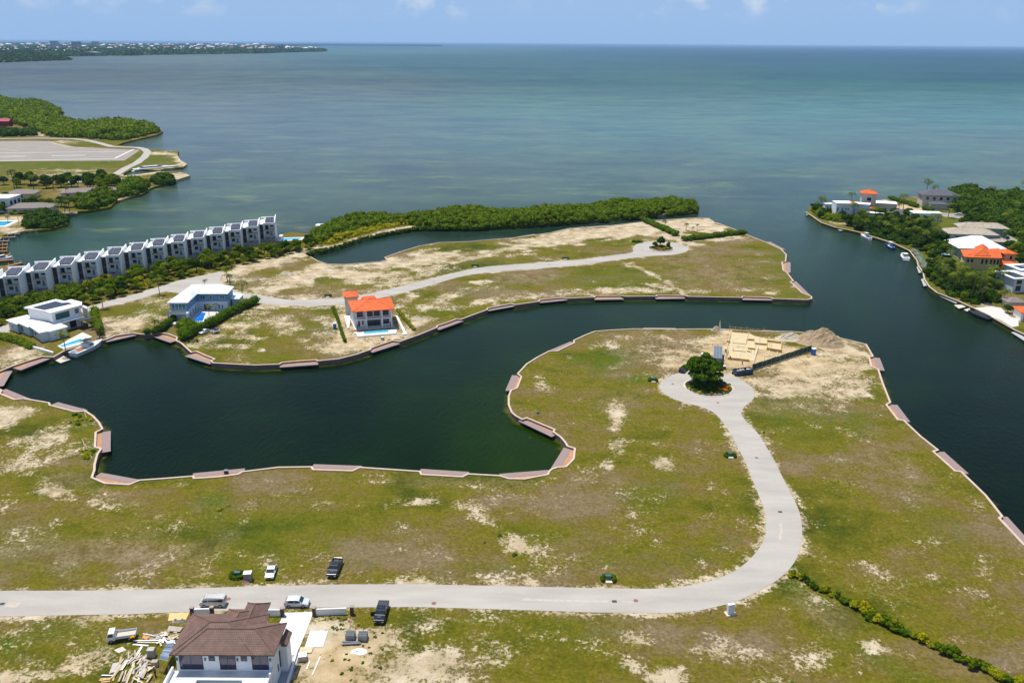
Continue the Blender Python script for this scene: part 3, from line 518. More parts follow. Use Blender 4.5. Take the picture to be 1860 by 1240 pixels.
# ---------------------------------------------------------------- docks
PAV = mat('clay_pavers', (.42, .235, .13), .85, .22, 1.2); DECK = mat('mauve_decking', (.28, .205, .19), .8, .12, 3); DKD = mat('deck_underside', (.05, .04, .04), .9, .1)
GREYD = mat('grey_decking', (.42, .42, .43), .8, .1, 3)
def dock(A, B, label, side=1, w1=2.1, w2=3.0, deckm=None, pav=None, z=1.15, group='paved docks along the seawalls'):
    a = P(*A, z); b = P(*B, z); d = (b - a); ln = d.length; ang = math.atan2(d.y, d.x)
    t = thing('dock', label, 'dock', (a.x, a.y, 0), ang, group)
    s = side
    y0, y1 = sorted((0, s * w1)); MB().box(0, ln, y0, y1, z - .16, z).build('deck', deckm or DECK, t)
    y0, y1 = sorted((s * w1, s * (w1 + .01))); 
    y0, y1 = sorted((s * (w1 + .02), s * (w1 + w2)))
    MB().box(.5, ln - .4, y0, y1, -.8, z - .04).build('paved_terrace', pav or PAV, t)
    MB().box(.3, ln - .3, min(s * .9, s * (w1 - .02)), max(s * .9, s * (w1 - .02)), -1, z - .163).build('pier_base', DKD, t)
    return t
D = [((97,649),(38,672),'against the lawn west of the white cabin cruiser',-1,),
     ((6.5,700.6),(22.6,673),'at the extreme left end of the canal',1),
     ((11,706),(55,724),'beside the sandy corner at the left edge',-1),
     ((105,730),(159,744),'below the first bend of the left shore',-1),
     ((201,782),(201,819),'facing east on the left shore',-1),
     ((184,858),(256,871),'at the lower left corner of the canal',-1),
     ((351,859),(445,850),'on the near shore with a dark box on it',-1),
     ((570,842.5),(657.5,845.5),'on the near shore above the black pickup',-1),
     ((764.5,851),(852.5,856.5),'on the near shore left of the canal corner',-1),
     ((907,860),(995,853),'at the near corner of the canal',-1),
     ((1000,851),(1024,812.5),'facing west at the canal corner',-1),
     ((1002,793),(941,764),'below the small blue sign',-1),
     ((918,709),(930,681),'on the west tip of the middle peninsula',-1),
     ((997,636.5),(1036,620),'on the north-west curve of the middle peninsula',-1),
     ((1168,595),(1227,595.5),'north of the middle peninsula scrub',-1),
     ((1384,599.5),(1438,602),'behind the building site',-1),
     ((1598,650),(1607,673),'facing east beyond the sand heap',-1),
     ((1630,735),(1653.5,766),'second on the east wall below the sand heap',-1),
     ((1715,820),(1760,860),'third on the east wall',-1),
     ((1830,938),(1877,990),'cut by the right edge of the frame',-1),
     ((260,606),(194,621),'at the sandy lot right of the white cabin cruiser',-1),
     ((309,622),(274,610),'below the pale blue house with blue fenders',-1),
     ((381,661),(335.5,646.5),'below the trailers beside the hedge',-1),
     ((578,662),(508,667),'south of the orange roofed house lot on the left',-1),
     ((727,624),(677,640),'in front of the orange roofed house',-1),
     ((842,583),(798,599),'east of the orange roofed house',-1),
     ((936,556),(886,565),'first on the long curved north shore',-1),
     ((1031,545),(981,550),'second on the long curved north shore',-1),
     ((1133,543.5),(1080.5,544.5),'third on the long curved north shore',-1),
     ((1245,542),(1192,543),'fourth on the long curved north shore',-1),
     ((1403,545.5),(1349,544.5),'near the pointed east tip of the island',-1),
     ((1446,511),(1473,537),'on the pointed east tip of the island',-1),
     ((1436,476.5),(1436,495.5),'facing east north of the pointed tip',-1),
     ((1399,439),(1427,453.5),'on the north-east corner of the island',-1),
     ((1303,404),(1333,415.5),'by the hedge at the north-east end of the island',-1),
     ((935,431),(970,425),'on the back channel opposite the mangroves',-1),
     ((1004,421),(1036,414),'middle one on the back channel',-1),
     ((1062,412),(1105,409),'right hand one on the back channel',-1),
     ((761,446.5),(798,440.5),'at the narrow end of the back channel',-1),
     ((703,465.5),(729,456),'at the head of the back channel',-1)]
for a, b_, lb, sd_ in D: dock(a, b_, 'clay paved dock with mauve deck ' + lb, sd_)
# ================================================================ vegetation
def leaf_mat(name, c, tr=.25):
    m = bpy.data.materials.new(name); m.use_nodes = True; nt = m.node_tree; b = nt.nodes['Principled BSDF']; b.inputs['Roughness'].default_value = .6; b.inputs['Specular IOR Level'].default_value = .06
    a = N(nt, 'ShaderNodeAttribute'); a.attribute_name = 'tint'; oi = N(nt, 'ShaderNodeObjectInfo')
    ad = N(nt, 'ShaderNodeMath', _operation='MULTIPLY_ADD'); L(nt, oi.outputs['Random'], ad.inputs[0]); ad.inputs[1].default_value = .35; L(nt, a.outputs['Fac'], ad.inputs[2])
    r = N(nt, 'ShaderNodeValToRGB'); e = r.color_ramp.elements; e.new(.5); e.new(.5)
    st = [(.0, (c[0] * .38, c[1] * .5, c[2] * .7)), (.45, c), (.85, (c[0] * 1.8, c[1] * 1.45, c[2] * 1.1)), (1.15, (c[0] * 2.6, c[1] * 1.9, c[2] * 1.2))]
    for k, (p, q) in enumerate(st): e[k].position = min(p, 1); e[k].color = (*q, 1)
    L(nt, ad.outputs[0], r.inputs[0]); L(nt, r.outputs[0], b.inputs['Base Color'])
    t = N(nt, 'ShaderNodeBsdfTranslucent'); L(nt, r.outputs[0], t.inputs[0]); mx = N(nt, 'ShaderNodeMixShader', Fac=tr)
    L(nt, b.outputs[0], mx.inputs[1]); L(nt, t.outputs[0], mx.inputs[2]); L(nt, mx.outputs[0], nt.nodes['Material Output'].inputs[0]); return m
LM = leaf_mat('olive_leaves', (.105, .172, .004)); LMD = leaf_mat('deep_green_leaves', (.042, .092, .004)); LMY = leaf_mat('yellow_green_leaves', (.27, .29, .008)); LMB = leaf_mat('hedge_leaves', (.070, .140, .004)); LMG = leaf_mat('silver_leaves', (.22, .30, .24))
LPALM = leaf_mat('palm_leaves', (.082, .130, .012), .2); FLO = leaf_mat('orange_flowers', (.55, .18, .01)); FLY = leaf_mat('yellow_flowers', (.55, .38, .01))
BARK = mat('grey_bark', (.16, .125, .09), .9, .2, 3)
def leaves(centers, radii, per, size, seed=0, up_only=True, core=.78, zmin=None, jit=.35):
    """leaf-sized quads through the outer shell of a set of ellipsoids, around an added rough core, darkened to block light inside"""
    r = np.random.RandomState(seed); C_ = np.asarray(centers, float); Rr = np.asarray(radii, float); nb = len(C_)
    idx = np.repeat(np.arange(nb), per); n = len(idx)
    d = r.normal(size=(n, 3)); d /= np.linalg.norm(d, axis=1)[:, None]
    if up_only: d[:, 2] = np.where(d[:, 2] < -.25, -d[:, 2], d[:, 2])
    rad = 1 - jit * r.rand(n) ** 1.6 + .12 * r.rand(n)
    p = C_[idx] + d * Rr[idx] * rad[:, None]
    nrm = d + r.normal(scale=.55, size=(n, 3)); nrm /= np.linalg.norm(nrm, axis=1)[:, None]
    t = np.cross(nrm, r.normal(size=(n, 3))); t /= np.linalg.norm(t, axis=1)[:, None]; b = np.cross(nrm, t)
    s = size * (.6 + .8 * r.rand(n))[:, None]
    q = np.stack([p - t * s - b * s * .6, p + t * s - b * s * .6, p + t * s * .7 + b * s * .7, p - t * s * .7 + b * s * .7], 1)
    if zmin is not None: q[..., 2] = np.maximum(q[..., 2], zmin)
    V = q.reshape(-1, 3); Fq = np.arange(n * 4).reshape(-1, 4)
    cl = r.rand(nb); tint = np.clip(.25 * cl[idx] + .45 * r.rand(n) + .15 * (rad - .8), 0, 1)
    tv = np.repeat(tint, 4)
    # hearts: added solid cores, tinted dark, to keep light from passing through
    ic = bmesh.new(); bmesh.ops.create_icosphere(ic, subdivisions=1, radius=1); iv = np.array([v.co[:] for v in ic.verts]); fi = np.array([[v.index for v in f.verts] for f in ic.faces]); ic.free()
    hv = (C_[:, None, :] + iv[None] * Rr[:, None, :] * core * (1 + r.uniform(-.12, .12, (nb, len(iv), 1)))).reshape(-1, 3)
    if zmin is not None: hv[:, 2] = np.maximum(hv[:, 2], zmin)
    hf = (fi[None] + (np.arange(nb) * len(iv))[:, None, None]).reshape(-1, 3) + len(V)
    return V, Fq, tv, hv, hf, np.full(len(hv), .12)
def leaf_mesh(name, L_, m):
    V, Fq, tv, hv, hf, ht = L_
    me = bpy.data.meshes.new(name); nv = len(V) + len(hv); nl = Fq.size + hf.size; nf = len(Fq) + len(hf)
    me.vertices.add(nv); me.vertices.foreach_set('co', np.concatenate([V, hv]).astype(np.float32).ravel())
    me.loops.add(nl); me.loops.foreach_set('vertex_index', np.concatenate([Fq.ravel(), hf.ravel()]).astype(np.int32))
    me.polygons.add(nf); me.polygons.foreach_set('loop_start', np.concatenate([np.arange(len(Fq)) * 4, Fq.size + np.arange(len(hf)) * 3]).astype(np.int32))
    me.update(calc_edges=True); setattrf(me, 'tint', np.concatenate([tv, ht])); me.materials.append(m); return me
def crown_blobs(r, R, H, n, flat_=.6):
    cs = []; rs = []
    for _ in range(n):
        a = r.uniform(0, 2 * math.pi); d = R * .62 * math.sqrt(r.uniform(0, 1)); k = r.uniform(.28, .5) * R
        z = H * (1 - .35 * (d / (R * .62)) ** 2) - k * flat_ - r.uniform(0, .35) * H * .5
        cs.append((d * math.cos(a), d * math.sin(a), max(z, k * .5))); rs.append((k, k * r.uniform(.85, 1.15), k * flat_ * r.uniform(.9, 1.2)))
    return cs, rs
HID = []
def make_tree(name, label, cat, R, H, n, per, size, m, seed, th=None, group=None, flat_=.65, multi=False, dens=.78, blobs=None):
    r = random.Random(seed); t = thing(name, label, cat, (0, 0, -500), 0, group)
    cs, rs = blobs or crown_blobs(r, R, H, n, flat_)
    link('crown', leaf_mesh('crown', leaves(cs, rs, per, size, seed, zmin=.1, core=dens), m), t)
    mb = MB(); th = th or H * .6
    a = Vector((0, 0, -.1)); b = Vector((r.uniform(-.2, .2), r.uniform(-.2, .2), th * .5)); mb.tube(a, b, .05 * R + .05, .035 * R + .03, 7)
    for k in range(4):
        an = k * 1.6 + r.random(); e = Vector((math.cos(an) * R * .4, math.sin(an) * R * .4, th * .95)); mb.tube(b - Vector((0, 0, .1)), e, .03 * R + .03, .012 * R + .02, 6)
    mb.build('trunk', BARK, t); HID.append(t); return t
def make_palm(label, H, seed, nf=12, fl=3.3, m=None, group=None, lean=.8, tr=.15):
    r = random.Random(seed); t = thing('palm_tree', label, 'palm tree', (0, 0, -500), 0, group)
    mb = MB(); pts = []; an = r.uniform(0, 6.28)
    for k in range(7):
        s = k / 6; pts.append(Vector((math.cos(an) * lean * s * s, math.sin(an) * lean * s * s, H * s - .1)))
    n = 8; vs = []; fs = []
    for k, p in enumerate(pts):
        rad = tr * (1.35 - .55 * k / 6)
        vs += [(p.x + rad * math.cos(2 * math.pi * j / n), p.y + rad * math.sin(2 * math.pi * j / n), p.z) for j in range(n)]
    for k in range(6):
        for j in range(n): fs.append((k * n + j, k * n + (j + 1) % n, (k + 1) * n + (j + 1) % n, (k + 1) * n + j))
    mb.add(vs, fs); mb.build('trunk', BARK, t, smooth=True)
    top = pts[-1]; vs = []; fs = []; tint = []
    for f in range(nf):
        a = 2 * math.pi * f / nf * 1.618 * 2 + r.uniform(-.2, .2); el_ = r.uniform(-.1, 1.15); ln = fl * r.uniform(.85, 1.1)
        p = top.copy(); el2 = el_; dirh = Vector((math.cos(a), math.sin(a), 0)); side = Vector((-dirh.y, dirh.x, 0)); K = 9; tt = r.random() * .7; prev = None
        for k in range(K + 1):
            s = k / K; wdt = fl * .20 * math.sin(math.pi * min(1, .12 + s * .92)) + .03
            if k % 1 == 0:
                for sg in (-1, 1):
                    # leaflet
                    a0 = p; d_ = dirh * math.cos(el2) + Vector((0, 0, math.sin(el2)))
                    tip = p + side * sg * wdt + d_ * wdt * .55 + Vector((0, 0, -wdt * .45))
                    nb = len(vs); h = d_ * (ln / K * .42)
                    vs += [a0 - h * .8, a0 + h * .8, tip + h * .25, tip - h * .1]; fs.append((nb, nb + 1, nb + 2, nb + 3)); tint += [tt + r.uniform(-.1, .2)] * 4
            d_ = dirh * math.cos(el2) + Vector((0, 0, math.sin(el2))); p = p + d_ * (ln / K); el2 -= (.25 + .1 * r.random())
    me = bpy.data.meshes.new('crown'); me.from_pydata([tuple(v) for v in vs], [], fs); me.update(); setattrf(me, 'tint', tint); me.materials.append(m or LPALM); link('crown', me, t)
    HID.append(t); return t
BT = [make_tree('broadleaf_tree', 'x', 'tree', 3.0, 5.6, 16, 120, .24, LM, 10 + i) for i in range(4)]
BTD = [make_tree('broadleaf_tree', 'x', 'tree', 3.4, 6.2, 18, 110, .27, LMD, 30 + i) for i in range(4)]
BTY = [make_tree('broadleaf_tree', 'x', 'tree', 2.4, 4.2, 12, 100, .22, LMY, 50 + i) for i in range(2)]
SH = [make_tree('shrub', 'x', 'shrub', 1.0, 1.3, 7, 90, .13, m, 70 + i) for i, m in enumerate((LMB, LM, LMY))]
PA = [make_palm('x', h, 90 + i, fl=f, lean=l) for i, (h, f, l) in enumerate(((8.5, 4.3, .9), (7, 4.0, 1.6), (10, 4.3, .5), (5, 3.2, .4)))]
FAN = make_palm('x', 7.5, 120, nf=26, fl=1.7, m=LMD, lean=.1, tr=.2)
cnt = {}
def place(proto, loc, s, label, group, rz=None, zs=1):
    c = clone(proto, loc, rng.uniform(0, 6.28) if rz is None else rz, (s, s, s * zs), label, group); return c
def clampw(x, y, z=LZ): v = P(x, y, z); return v
# ---- belt of trees between the terraced houses and the lane
belt = [(590,446),(553,457),(522,463),(478,473),(433,482),(404,489.5),(360.6,500.5),(320,508.5),(280,520),(238.7,535.5),(193.5,545.5),(153,557),(100,571),(50,583),(0,592),(-30,600)]
bw = [Vector((*P2(*p), LZ)) for p in belt]; ntree = 0
for k in range(len(bw) - 1):
    a, b = bw[k], bw[k + 1]; d = (b - a); n = Vector((d.y, -d.x, 0)).normalized() if True else None
    if n.y < 0: n = -n
    wid = 11 + 13 * min(1, k / 7)
    steps = max(1, int(d.length / 4.6))
    for i in range(steps):
        row = 0; off = 1.4
        while off < wid:
            p = a + d * ((i + rng.uniform(.1, .9)) / steps) + n * (off + rng.uniform(-.8, .8))
            pr = rng.choice(BT + BT + BTD[:2] + BTY[:1]) if off > 3 else rng.choice(BT + BTY)
            s = rng.uniform(.85, 1.15) * (1 if off > 3 else .75)
            place(pr, p, s, 'bushy olive green tree in the belt between the lane and the white terraced houses', 'trees in the belt beside the lane'); ntree += 1
            off += rng.uniform(4.2, 5.6)
# ---- mangrove thickets: masses nobody could count
def thicket(name, label, poly, sp, r0, h0, per, size, m, seed, margin=1.0, cat='mangrove thicket', hvar=.3, flatz=.8, zb=1.0):
    X = [p[0] for p in poly]; Y = [p[1] for p in poly]; r = np.random.RandomState(seed)
    gx_, gy_ = np.meshgrid(np.arange(min(X), max(X), sp), np.arange(min(Y), max(Y), sp)); gx_ = gx_.ravel() + r.uniform(-.5, .5, gx_.size) * sp; gy_ = gy_.ravel() + r.uniform(-.5, .5, gy_.size) * sp
    k = inside(gx_, gy_, poly); gx_, gy_ = gx_[k], gy_[k]
    dd = dist_poly(gx_, gy_, list(poly) + [poly[0]]); edge = np.clip(dd / (r0 * 2.0), 0, 1)
    h = h0 * (.5 + .5 * edge) * (1 + hvar * (np.sin(gx_ * .11 + 1.3 * np.sin(gy_ * .07)) * .5 + 1.3 * r.uniform(-.5, .5, len(gx_))))
    rad = r0 * r.uniform(.55, 1.4, len(gx_)) * (.75 + .25 * edge)
    cs = np.c_[gx_, gy_, np.maximum(h - rad * .75 * flatz / .8, rad * flatz * .5)]; rs = np.c_[rad, rad, rad * flatz]
    # lower skirt of foliage at the rim
    k2 = dd < r0 * 1.3; cs2 = cs[k2].copy(); cs2[:, 2] *= .35; cs = np.r_[cs, cs2]; rs = np.r_[rs, rs[k2]]
    cs[:, 2] += zb
    o = link(name, leaf_mesh(name, leaves(cs, rs, per, size, seed, zmin=.05, core=.86), m)); tag(o, label, cat, kind='stuff'); return o
pen = wpts([(600,410),(640,398),(700,396),(770,393),(835,384),(900,387),(1000,384),(1110,373),(1205,367),(1266,373),(1264,384),(1214,389),(1096.6,400),(978,408.5),(860,415),(800,415),(740,408),(690,412),(640,422),(610,434),(595,440),(575,444),(560,430)])
thicket('mangrove_thicket', 'long dense green mangrove thicket on the spit behind the back channel', pen, 3.0, 2.6, 5.2, 70, .36, LM, 3)
thicket('mangrove_thicket', 'broad green mangrove headland beyond the runway with a rounded point', wpts([(-200,172),(0,180),(30,187),(75,188),(96,195),(110,206),(104,216),(130,226),(160,228),(230,225),(262,228),(288,236),(290,240),(250,250),(225,256),(200,254),(175,253),(150,250),(85,249),(82,243),(60,238),(40,228),(-10,224),(-200,222)]), 8, 6.5, 9, 46, 1.0, LM, 4)
thicket('mangrove_thicket', 'low green scrub between the apron and the perimeter path', wpts([(-200,236),(0,238),(60,241),(66,247),(0,249),(-200,249)]), 7, 5, 6, 40, .8, LMD, 5)
thicket('mangrove_thicket', 'rounded mangrove clump at the water by the pool terrace', wpts([(48,400),(60,392),(90,392),(118,398),(120,405),(90,414),(50,417)]), 3.2, 3.2, 6, 60, .42, LMD, 6)
thicket('mangrove_thicket', 'mangroves on the shore below the long grey roof', wpts([(140,380),(150,366),(190,352),(207,350),(214,360),(200,372),(165,381)]), 3.6, 3.6, 7, 60, .5, LM, 7)
thicket('mangrove_thicket', 'mangroves on the shore between the grey roof and the sandy inlet', wpts([(212,346),(222,336),(255,332),(272,338),(262,350),(230,358),(214,358)]), 3.6, 3.8, 7.5, 60, .5, LM, 8)
thicket('mangrove_thicket', 'mangrove clump on the point below the sandy spit', wpts([(276,330),(285,324),(310,322),(318,327),(312,333),(285,336)]), 3.8, 3.6, 6.5, 60, .5, LMD, 9)
thicket('reed_bank', 'bright reedy bank along the narrow head of the back channel', wpts([(555,459.5),(572,455),(611,447.5),(658.3,431.2),(701.3,422.5),(755,413),(820,411.5),(860,412.5),(860,415),(819.6,415),(755,416),(701,425.5),(658,434.5),(611,450.5),(579,458),(560,462)]), 1.5, 1.0, 1.5, 26, .22, LMB, 10, cat='reeds')
thicket('shrub_bank', 'yellow green shrubs between the mangroves and the back channel path', wpts([(588,446),(600,434),(640,422),(690,410),(740,404),(800,406),(780,410),(740,408.5),(700,415),(655,426),(620,438)]), 2.3, 1.7, 3.0, 50, .25, LMY, 11, cat='shrubs')
# airport side trees and village trees
def scatter(poly_px, n, protos, smin, smax, label, group, seed, mind=2.5):
    r = random.Random(seed); poly = wpts(poly_px); X = [p[0] for p in poly]; Y = [p[1] for p in poly]; pts = []; tries = 0
    while len(pts) < n and tries < n * 60:
        tries += 1; x = r.uniform(min(X), max(X)); y = r.uniform(min(Y), max(Y))
        if not bool(inside(np.array([x]), np.array([y]), poly)[0]): continue
        if any((x - a) ** 2 + (y - b) ** 2 < mind * mind for a, b in pts): continue
        pts.append((x, y)); place(r.choice(protos), (x, y, LZ), r.uniform(smin, smax), label, group, r.uniform(0, 6.28))
gA = 'trees around the long grey roofs'
scatter([(-20,336),(100,333),(190,331),(210,333),(225,340),(210,348),(100,342),(0,342)], 24, BT + BTD, 1.1, 1.7, 'leafy green tree between the runway lawn and the long grey roofs', gA, 1, 6)
scatter([(-10,372),(110,370),(150,362),(210,358),(150,378),(90,380),(20,384),(0,392)], 22, BTD + BT, .9, 1.35, 'leafy green tree between the long grey roof and the lagoon lawn', 'trees around the lagoon lawn', 2, 5)
for x, y, s in [(27,347,1.5),(62,348,1.3),(98,345,1.0),(165,341,1.2),(170,342,1.1),(178,343,1.25),(108,390,1.15),(118,388,1.2),(100,385,1.1),(127,386,1.0),(10,372,.9),(122,362,.9),(15,405,.8),(34,404,.7)]:
    place(FAN if x == 98 else rng.choice(PA), clampw(x, y), s * .95, 'tall palm near the lagoon at the left', 'palms around the lagoon')
GV = 'trees in the villa gardens'
vil_l = 'leafy garden tree among the canal villas'
NOHOUSE = []
for poly, n, sd_, a, b in [
    ([(1474,383),(1490,384),(1540,392),(1545,402),(1500,400),(1478,392)], 10, 11, .6, .9),
    ([(1535,400),(1570,392),(1650,392),(1700,396),(1690,410),(1660,412),(1640,428),(1655,445),(1600,432),(1560,420),(1535,412)], 36, 12, .85, 1.2),
    ([(1655,415),(1690,412),(1715,428),(1712,450),(1730,465),(1735,476),(1700,476),(1675,468),(1660,452)], 22, 13, .85, 1.25),
    ([(1690,493),(1745,500),(1850,505),(1850,512),(1810,530),(1820,552),(1770,552),(1730,538),(1700,520),(1684,505)], 40, 14, .6, 1.0),
    ([(1680,470),(1720,472),(1730,490),(1700,492),(1684,484)], 7, 19, .5, .9),
    ([(1820,440),(1870,452),(1900,500),(1860,505),(1845,482),(1832,458)], 16, 15, .9, 1.3),
    ([(1848,555),(1900,565),(1920,600),(1880,600),(1850,580),(1815,570),(1812,560)], 6, 20, .5, .9),
    ([(1752,402),(1790,416),(1818,430),(1800,436),(1780,420),(1740,408)], 10, 17, .6, 1.)]:
    scatter(poly, n, BTD + BTD + BT, a, b, vil_l, GV, sd_, 2.6)
thicket('garden_undergrowth', 'dense shrubbery under the palms of the point villas', wpts([(1535,400),(1570,394),(1640,394),(1655,400),(1640,404),(1660,412),(1650,425),(1655,445),(1640,444),(1600,432),(1560,420),(1545,412)]), 2.6, 2.0, 3.4, 60, .34, LMD, 21, cat='undergrowth')
thicket('garden_undergrowth', 'dense shrubbery below the yellow villa', wpts([(1692,495),(1745,502),(1835,507),(1840,515),(1805,530),(1820,548),(1790,553),(1760,552),(1730,538),(1705,522),(1690,510)]), 2.6, 2.0, 3.4, 60, .34, LMD, 22, cat='undergrowth')
thicket('garden_undergrowth', 'rounded shrubs in front of the cubic villa on the point', wpts([(1474,383),(1482,379),(1494,381),(1500,392),(1530,394),(1546,397),(1548,404),(1520,403),(1496,399),(1480,391)]), 2.2, 1.9, 3.2, 60, .3, LM, 23, cat='undergrowth')
thicket('woodland', 'dense dark green woodland along the far side of the village lane', wpts([(1722,353),(1760,350),(1800,356),(1870,364),(1960,380),(1960,455),(1895,462),(1862,441),(1835,426),(1795,404),(1762,391),(1735,384),(1722,370)]), 3.6, 3.6, 7.5, 60, .5, LMD, 12, cat='woodland')
for x, y, s in [(1483,381,.95),(1490,382,1.0),(1494,384,.85),(1550,399,1.05),(1546,372,1.0),(1559,376,.9),(1632,384,1.1),(1640,383,1.15),(1681,358,1.2),(1695,362,1.0),(1570,412,1.0),(1578,420,.9),(1600,418,1.1),(1622,425,.95),(1645,428,1),(1655,440,1.1),(1668,430,1.0),(1690,422,1.1),(1700,430,1),(1700,447,1.05),(1722,395,1.1),(1730,384,1.1),(1790,383,1.2),(1812,380,1.2),(1835,395,1.3),(1822,440,1.3),(1825,425,1.3),(1850,440,1.2),(1700,508,1.0),(1708,516,1.1),(1722,522,1.2),(1740,530,1.1),(1755,535,1.15),(1765,545,1.2),(1780,550,1.1),(1745,515,1.1),(1800,540,1.1),(1770,520,1.2),(1820,555,1.0),(1712,495,.9),(1722,486,.9),(1690,478,.9),(1800,523,1.2),(1815,360,1.1),(1840,358,1.0),(1858,356,1.1)]:
    place(rng.choice(PA), clampw(x, y), s * rng.uniform(.88, 1.08), 'tall feathery palm standing among the canal villas', 'palms in the villa gardens')
for poly, n, sd_ in (([(1545,406),(1590,404),(1640,404),(1665,412),(1655,438),(1600,431),(1560,420)], 18, 61), ([(1655,415),(1700,414),(1722,470),(1690,474),(1665,460)], 14, 62), ([(1692,500),(1745,512),(1820,516),(1830,524),(1815,552),(1760,551),(1725,535),(1700,520)], 18, 63), ([(1735,350),(1860,360),(1860,430),(1800,400),(1740,380)], 18, 64)):
    scatter(poly, n, PA, .75, 1.05, 'tall feathery palm standing among the canal villas', 'palms in the villa gardens', sd_, 4)
# ---- palms by the houses on the island
for x, y, s, lb in [(120,640,.85,'young coconut palm by the pool of the flat roofed white house'),(181,613,.9,'palm nearest the lawn gap right of the flat roofed white house'),(168,598,.7,'short palm beside the flat roofed white house'),(187,559,.9,'palm on the lane verge right of the flat roofed white house'),(290,535,.8,'palm on the lane verge left of the pale blue house'),(418,518,1.0,'tall palm behind the pale blue house'),(413,512,.9,'palm behind the pale blue house with a bushy companion'),(441,545,.9,'bent palm beside the white lean-to of the pale blue house'),(372,520,.6,'small palm rising behind the roof of the pale blue house'),(281,606,.7,'palm at the sandy edge left of the pale blue house'),(380,575,.5,'small dark palm beside the blue pool'),(393,572,.5,'small dark palm right of the blue pool'),(1246,418,.8,'slim palm on the sand behind the far roundabout'),(1258,420,.5,'small grey palm on the sand north of the long hedge'),(1266,419,.5,'small palm behind the north hedge')]:
    place(rng.choice(PA[:2] + PA[3:]), clampw(x, y), s, lb, None)
place(PA[3], clampw(1208,414), .9, 'yellowing palm on the sand by the far hedge', None)
# ---- hedges: one mesh each
def hedge(pts_px, w_, h, label, m=LMB, seed=0, per=34, size=.17, sp=None, z=LZ, name='hedge'):
    pts = [Vector((*P2(*p, z), 0)) for p in pts_px] if not hasattr(pts_px[0], 'xy') else pts_px; r = random.Random(seed); cs = []; rs = []; sp = sp or w_ * .45
    for a, b in zip(pts[:-1], pts[1:]):
        d = b - a; n = Vector((-d.y, d.x, 0)).normalized(); k = max(1, int(d.length / sp))
        for i in range(k + 1):
            for lay in ((h - w_ * .42, 1.0), (h * .38, 1.05)):
                p = a + d * (i / k) + n * r.uniform(-.15, .15) * w_; cs.append((p.x, p.y, z + max(lay[0], .3) + r.uniform(-.12, .12) * h)); q = w_ * .5 * lay[1]
                rs.append((q * r.uniform(.85, 1.15), q * r.uniform(.85, 1.15), max(.35, min(q, h * .4)) * r.uniform(.9, 1.2)))
    o = link(name, leaf_mesh(name, leaves(cs, rs, per, size, seed, zmin=z + .02, core=.86), m)); tag(o, label, 'hedge' if name == 'hedge' else name.replace('_', ' ')); return o
hedge([(465,552),(440,562),(410,577),(385,592),(360,604),(335,618)], 3.6, 3.4, 'tall dense green hedge right of the pale blue house down to the canal', seed=1, per=60, size=.22)
hedge([(338,615),(332,600),(340,594),(352,598)], 4.2, 3.8, 'bushy yellow green thicket at the canal end of the tall hedge', m=LM, seed=2, per=90, size=.24, name='bush')
hedge([(306,590),(295,600),(282,607),(268,608)], 3.0, 2.6, 'green hedge left of the pale blue house', seed=3, per=60, size=.2)
hedge([(322,575),(306,592)], 2.2, 2.2, 'hedge tucked under the left side of the pale blue house', seed=33, per=60, size=.2)
hedge([(-40,612),(0,612),(30,620),(58,632)], 3.2, 2.0, 'clipped hedge in front of the flat roofed white house', m=LM, seed=4, per=60, size=.2)
hedge([(172,570),(176,590),(184,608)], 2.8, 3.0, 'leafy screen along the right side of the flat roofed white house', m=LM, seed=5, per=60, size=.22)
hedge([(605,562),(613,580),(619,600),(627,622)], 1.1, 1.4, 'thin line of young shrubs left of the orange roofed house', m=LM, seed=6, per=30, size=.13)
hedge([(722,564),(732,577),(745,592),(752,600)], 1.3, 1.2, 'thin line of yellow green shrubs right of the orange roofed house', m=LMY, seed=7, per=26, size=.13)
hedge([(1168,401),(1190,411),(1205,418),(1227,428)], 4.5, 3.2, 'dark green hedge running from the back channel to the far roundabout', seed=8, per=50, size=.28)
hedge([(1243,437),(1270,434.5),(1300,430.5),(1325,427.5),(1350,425)], 4.6, 3.2, 'dark green hedge pointing to the north-east shore', m=LMB, seed=9, per=50, size=.28)
hedge([(1151,440),(1164,440.5)], 2.4, 1.5, 'low rounded hedge by the far roundabout', seed=10, per=40, size=.2)
hedge([(1618,362),(1640,369),(1665,377)], 4, 3, 'clipped hedge between the sandy lot and the grey roofed villa', seed=12, per=40, size=.3)
hedge([(1679,381),(1693,385)], 3.6, 3, 'clipped hedge beside the lane below the grey roofed villa', seed=13, per=40, size=.3)
hedge([(1680,496),(1700,499),(1740,501)], 2.6, 2.2, 'dark clipped hedge below the orange roofed villa pool', m=LMD, seed=14, per=40, size=.25)
hedge([(1474,374),(1492,376)], 2, 1.8, 'dark clipped hedge by the blue loungers on the villa point', m=LMD, seed=15, per=30, size=.25)
hedge([(1660,458),(1668,466),(1676,480),(1682,490)], 3, 2.2, 'silvery shrubs beside the largest motor yacht', m=LMG, seed=16, per=50, size=.25)
hedge([(22,390),(60,388),(88,386)], 2.5, 2, 'clipped hedge in front of the long grey roof by the lagoon', seed=17, per=30, size=.3)
